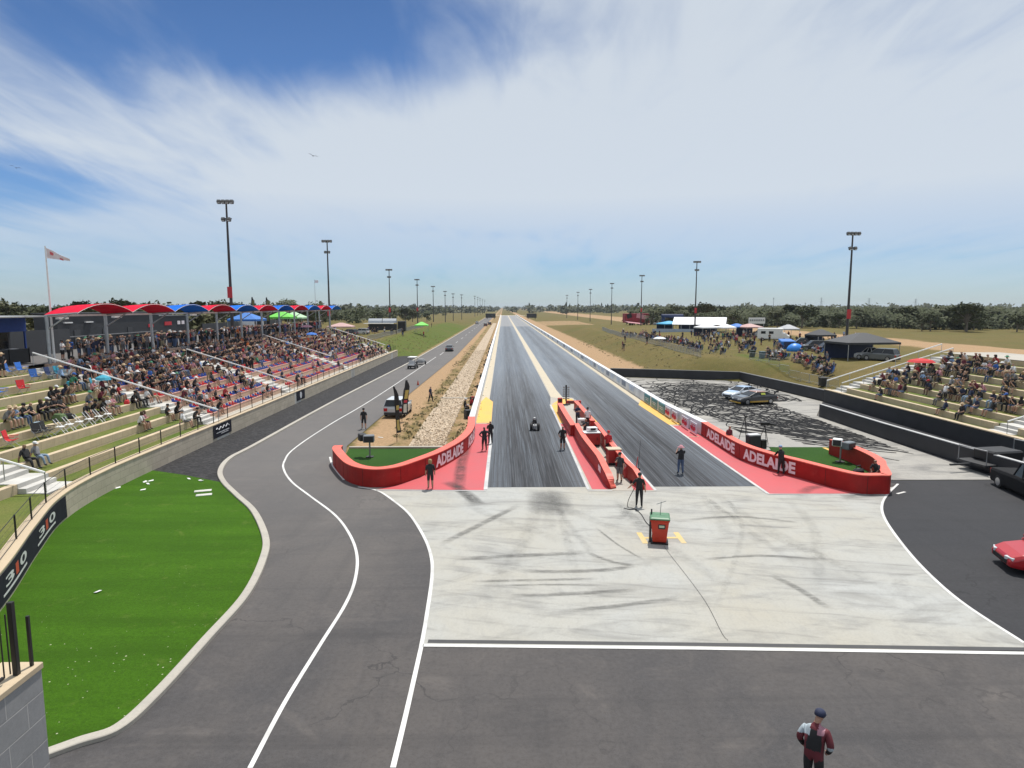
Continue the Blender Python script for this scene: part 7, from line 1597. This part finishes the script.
# the crowd: merged simple figures
SIM = {}
for n in SEATED + STANDING:
    SIM[n] = body_mesh('sim_' + n, HJ[n], BON, RAD, 0)
cms = []; ci = {}
def cidx(m):
    if m.name not in ci: ci[m.name] = len(cms); cms.append(m)
    return ci[m.name]
V_ = []; F_ = []; MI = []
for d, pose, loc, rz, sh, pt, so, hat, zone, row in people[n_ind:]:
    me = SIM[pose]; sc = R_.uniform(.93, 1.06); c_, s_ = cos(rz), sin(rz); b0 = len(V_)
    sk = SKIN[R_.choices((0, 1, 2), (6, 3, 1))[0]]; hair = HAIR[R_.choices((0, 1, 2, 3), (5, 4, 2, 2))[0]]
    if hat: hair = SHIRT[hat[1]] if hat[0] != 'long' else HAIR[hat[1]]
    mm = [cidx(m) for m in (sk, SHIRT[sh], PANT[pt], sk if so else PANT[pt], SHOE[0], hair)]
    for v in me.vertices: x, y, z = v.co * sc; V_.append((loc[0] + x * c_ - y * s_, loc[1] + x * s_ + y * c_, loc[2] + z))
    for p in me.polygons: F_.append([b0 + i for i in p.vertices]); MI.append(mm[p.material_index])
    if hat and hat[0] == 'hat':
        hp_ = Vector(HJ[pose]['head']) * sc; b0 = len(V_); hx = loc[0] + hp_.x * c_ - hp_.y * s_; hy = loc[1] + hp_.x * s_ + hp_.y * c_
        for r_, z_ in ((.23, .02), (.10, .05), (.09, .12)):
            for k in range(6): V_.append((hx + r_ * cos(k * pi / 3), hy + r_ * sin(k * pi / 3), loc[2] + hp_.z + z_))
        for j in range(2):
            for k in range(6): F_.append([b0 + j * 6 + k, b0 + j * 6 + (k + 1) % 6, b0 + j * 6 + 6 + (k + 1) % 6, b0 + j * 6 + 6 + k]); MI.append(cidx(SHIRT[hat[1]]))
        F_.append([b0 + 12 + k for k in range(6)]); MI.append(cidx(SHIRT[hat[1]]))
me = bpy.data.meshes.new('crowd'); me.from_pydata(V_, [], F_)
for m_ in cms: me.materials.append(m_)
me.polygons.foreach_set('material_index', MI); o = bpy.data.objects.new('crowd', me); COL.objects.link(o); tag(o, 'remaining crowd of spectators in the stands and on the hills', 'crowd', kind='stuff')
print('people', len(people))
# ------------------------------------------------------------------ chairs, bags, umbrellas
def camp_chair(m, label, loc, rz, grp='folding camp chairs'):
    t = thing('camp_chair', label, 'camp chair', loc, rz, grp)
    mb = MB(); mb.loft([[(-.26, -.2, .40), (.26, -.2, .40), (.26, -.2, .43), (-.26, -.2, .43)], [(-.26, .02, .36), (.26, .02, .36), (.26, .02, .39), (-.26, .02, .39)], [(-.27, .25, .42), (.27, .25, .42), (.27, .25, .45), (-.27, .25, .45)]]); mb.build('seat', m, t)
    mb = MB(); mb.loft([[(-.26, -.22, .42), (.26, -.22, .42), (.26, -.19, .42), (-.26, -.19, .42)], [(-.28, -.36, .95), (.28, -.36, .95), (.28, -.33, .95), (-.28, -.33, .95)]]); mb.build('backrest', m, t)
    for s in (-1, 1):
        mb = MB(); mb.box((s * .31, .02, .62), (.09, .46, .03)); mb.build('armrest', m, t)
        for a, b in (((s * .3, .28, 0), (s * .26, -.24, .5)), ((s * .3, -.28, 0), (s * .26, .26, .62))): mb = MB(); mb.cyl(a, b, .014, n=5); mb.build('leg', m_galv, t)
        mb = MB(); mb.cyl((s * .29, -.22, .4), (s * .29, -.37, .97), .014, n=5); mb.build('back_post', m_galv, t)
    return t
CH = {'blue': M('blue_canvas', (.03, .12, .38), .8), 'red': M('red_canvas', (.52, .02, .025), .8), 'navy': M('navy_canvas', (.02, .04, .12), .8), 'black': M('black_canvas', (.016, .016, .018), .8), 'bright': M('bright_blue_canvas', (.03, .16, .55), .8), 'green': M('green_canvas', (.10, .16, .06), .8), 'teal': M('teal_canvas', (.04, .30, .42), .8)}
def tread_at(px, k, off=.75):
    X = lipx(k) - off; return Vector((X, X * 650 / (px - 503), lipz(k) - .045))
for px, k, c, lab in ((14, 9, 'blue', 'blue camp chair near the standing person on the upper grass terrace'), (25, 9, 'bright', 'bright blue camp chair beside the blue one on the upper grass terrace'), (25, 7, 'red', 'red camp chair in the middle of the grass terraces'), (38, 8, 'blue', 'blue camp chair behind the red one on the grass terraces'), (53, 8, 'navy', 'navy camp chair right of the blue one on the grass terraces'), (62, 8, 'teal', 'teal camp chair next to the navy one on the grass terraces'), (3, 7, 'bright', 'bright blue camp chair at the left edge of the photo'), (8, 3, 'red', 'red camp chair low on the grass terraces at the left edge'), (37, 3, 'black', 'black camp chair at the end of the white folding chair row'), (46, 3, 'black', 'second black camp chair beside the white folding chairs'), (96, 6, 'teal', 'teal covered chair by the first long handrail'), (203, 1, 'black', 'black pram like camp chair behind the black script banner')):
    camp_chair(CH[c], lab, tread_at(px, k), radians(-90 + R_.uniform(-20, 20)))
fc = None
for i, px in enumerate((58, 67, 77, 87, 97, 106)):
    loc = tread_at(px, 3, .6); lab = ['first white folding chair from the black camp chairs', 'second white folding chair from the black camp chairs', 'third white folding chair from the black camp chairs', 'third white folding chair from the right end', 'second white folding chair from the right end', 'white folding chair at the right end of its row'][i]
    if fc is None:
        fc = t = thing('folding_chair', lab, 'folding chair', loc, radians(-75), 'row of white folding chairs')
        mb = MB(); mb.box((0, 0, .45), (.44, .42, .04)); mb.build('seat', m_white, t, bevel=.01); mb = MB(); mb.box((0, -.27, .80), (.44, .03, .26), rx=.2); mb.build('backrest', m_black, t, bevel=.01)
        for s in (-1, 1): mb = MB(); mb.cyl((s * .22, .34, 0), (s * .22, -.30, .93), .022, n=5); mb.build('leg', m_white, t); mb = MB(); mb.cyl((s * .20, -.32, 0), (s * .20, .18, .45), .022, n=5); mb.build('leg', m_white, t)
    else: dup(fc, loc, radians(-75 + R_.uniform(-6, 6)), lab)
def bag(px, k, m, label, s=1.0):
    q = tread_at(px, k, .35); t = thing('bag', label, 'bag', q, R_.uniform(0, 3)); mb = MB(); mb.loft([[(-.26, -.15, 0), (.26, -.15, 0), (.26, .15, 0), (-.26, .15, 0)], [(-.29, -.18, .16), (.29, -.18, .16), (.29, .18, .16), (-.29, .18, .16)], [(-.2, -.1, .36), (.2, -.1, .36), (.2, .1, .36), (-.2, .1, .36)]]); mb.build('bag_body', m, t, bevel=.04); mb = MB(); mb.tube([(-.14, 0, .34), (-.08, 0, .46), (.08, 0, .46), (.14, 0, .34)], .02, 5); mb.build('strap', m_black, t); t.scale = (s,) * 3
bag(58, 4, CH['green'], 'green patterned bag on the terrace step in front of the black shirted group', 1.5); bag(66, 4, CH['black'], 'black bag beside the green patterned one', 1.2); bag(36, 4, M('pale_blue_nylon', (.3, .42, .5)), 'pale blue cooler bag at the feet of the seated group'); bag(72, 7, CH['teal'], 'teal bag beside the navy camp chair', 1.1); bag(126, 4, CH['red'], 'red bag lying near the first long handrail'); bag(212, 1, M('pale_blue_nylon'), 'pale blue bag near the foot of the longest handrail')
def umbrella(label, loc, m, r=1.1, h=2.0):
    t = thing('umbrella', label, 'umbrella', loc, R_.uniform(0, 3), 'open sun umbrellas'); mb = MB(); mb.lathe([(r, h - .35), (r * .8, h - .15), (r * .4, h - .02), (.02, h + .05), (.02, h + .03), (r * .4, h - .05), (r * .8, h - .18)], n=10); mb.build('canopy', m, t); mb = MB(); mb.cyl((0, 0, 0), (0, 0, h), .02, n=5); mb.build('pole', m_galv, t)
umbrella('red sun umbrella in the middle of the right stand', (RX + TR * 5.5, (RX + TR * 5.5) * 650 / (926 - 503), ZW + RI * 5), CH['red'], 1.3, 1.5)
umbrella('teal umbrella near the first long handrail of the left stand', tread_at(104, 6, .3), CH['teal'], .6, 1.1)
umbrella('bright blue umbrella far along the left stand', (lipx(7) - .8, 112, lipz(7)), CH['bright'], 1.0, 1.5); umbrella('pink umbrella among the far back rows of the left stand', (lipx(9) - .6, 118, lipz(9)), M('pink_canvas', (.62, .30, .35)), 1.1, 1.7)
q = on_hill(660, 132); umbrella('white umbrella over people by the right hill fence', q, m_tw, 1.3, 1.7)
# simple camp chairs under the hill people and crates by the fences
pr = None
for i, (px, Y) in enumerate(sit_hill):
    q = on_hill(px, Y); c = ('black', 'navy', 'blue', 'green')[i % 4]
    if pr is None or i < 4: camp_chair(CH[c], c + ' camp chair under a spectator on the right hill', q + Vector((0, 0, .0)), pi / 2 + R_.uniform(-.4, .4), 'camp chairs on the right hill'); pr = pr or {}; pr[c] = [o for o in COL.objects if o.get('label', '').startswith(c + ' camp chair under')][0]
    else: dup(pr[c], q, pi / 2 + R_.uniform(-.4, .4))

# ------------------------------------------------------------------ air
mb = MB(); mb.box((0, 4200, 19.0), (15000, 9300, 42)); m, nt, b = node_mat('pale_air'); nt.nodes.remove(b)
pv = N(nt, 'ShaderNodeVolumePrincipled'); pv.inputs['Density'].default_value = .00008; pv.inputs['Color'].default_value = (.78, .88, 1.0, 1); pv.inputs['Anisotropy'].default_value = .3
nt.links.new(pv.outputs[0], nt.nodes['Material Output'].inputs['Volume']); o = mb.build('haze', m); o['kind'] = 'stuff'
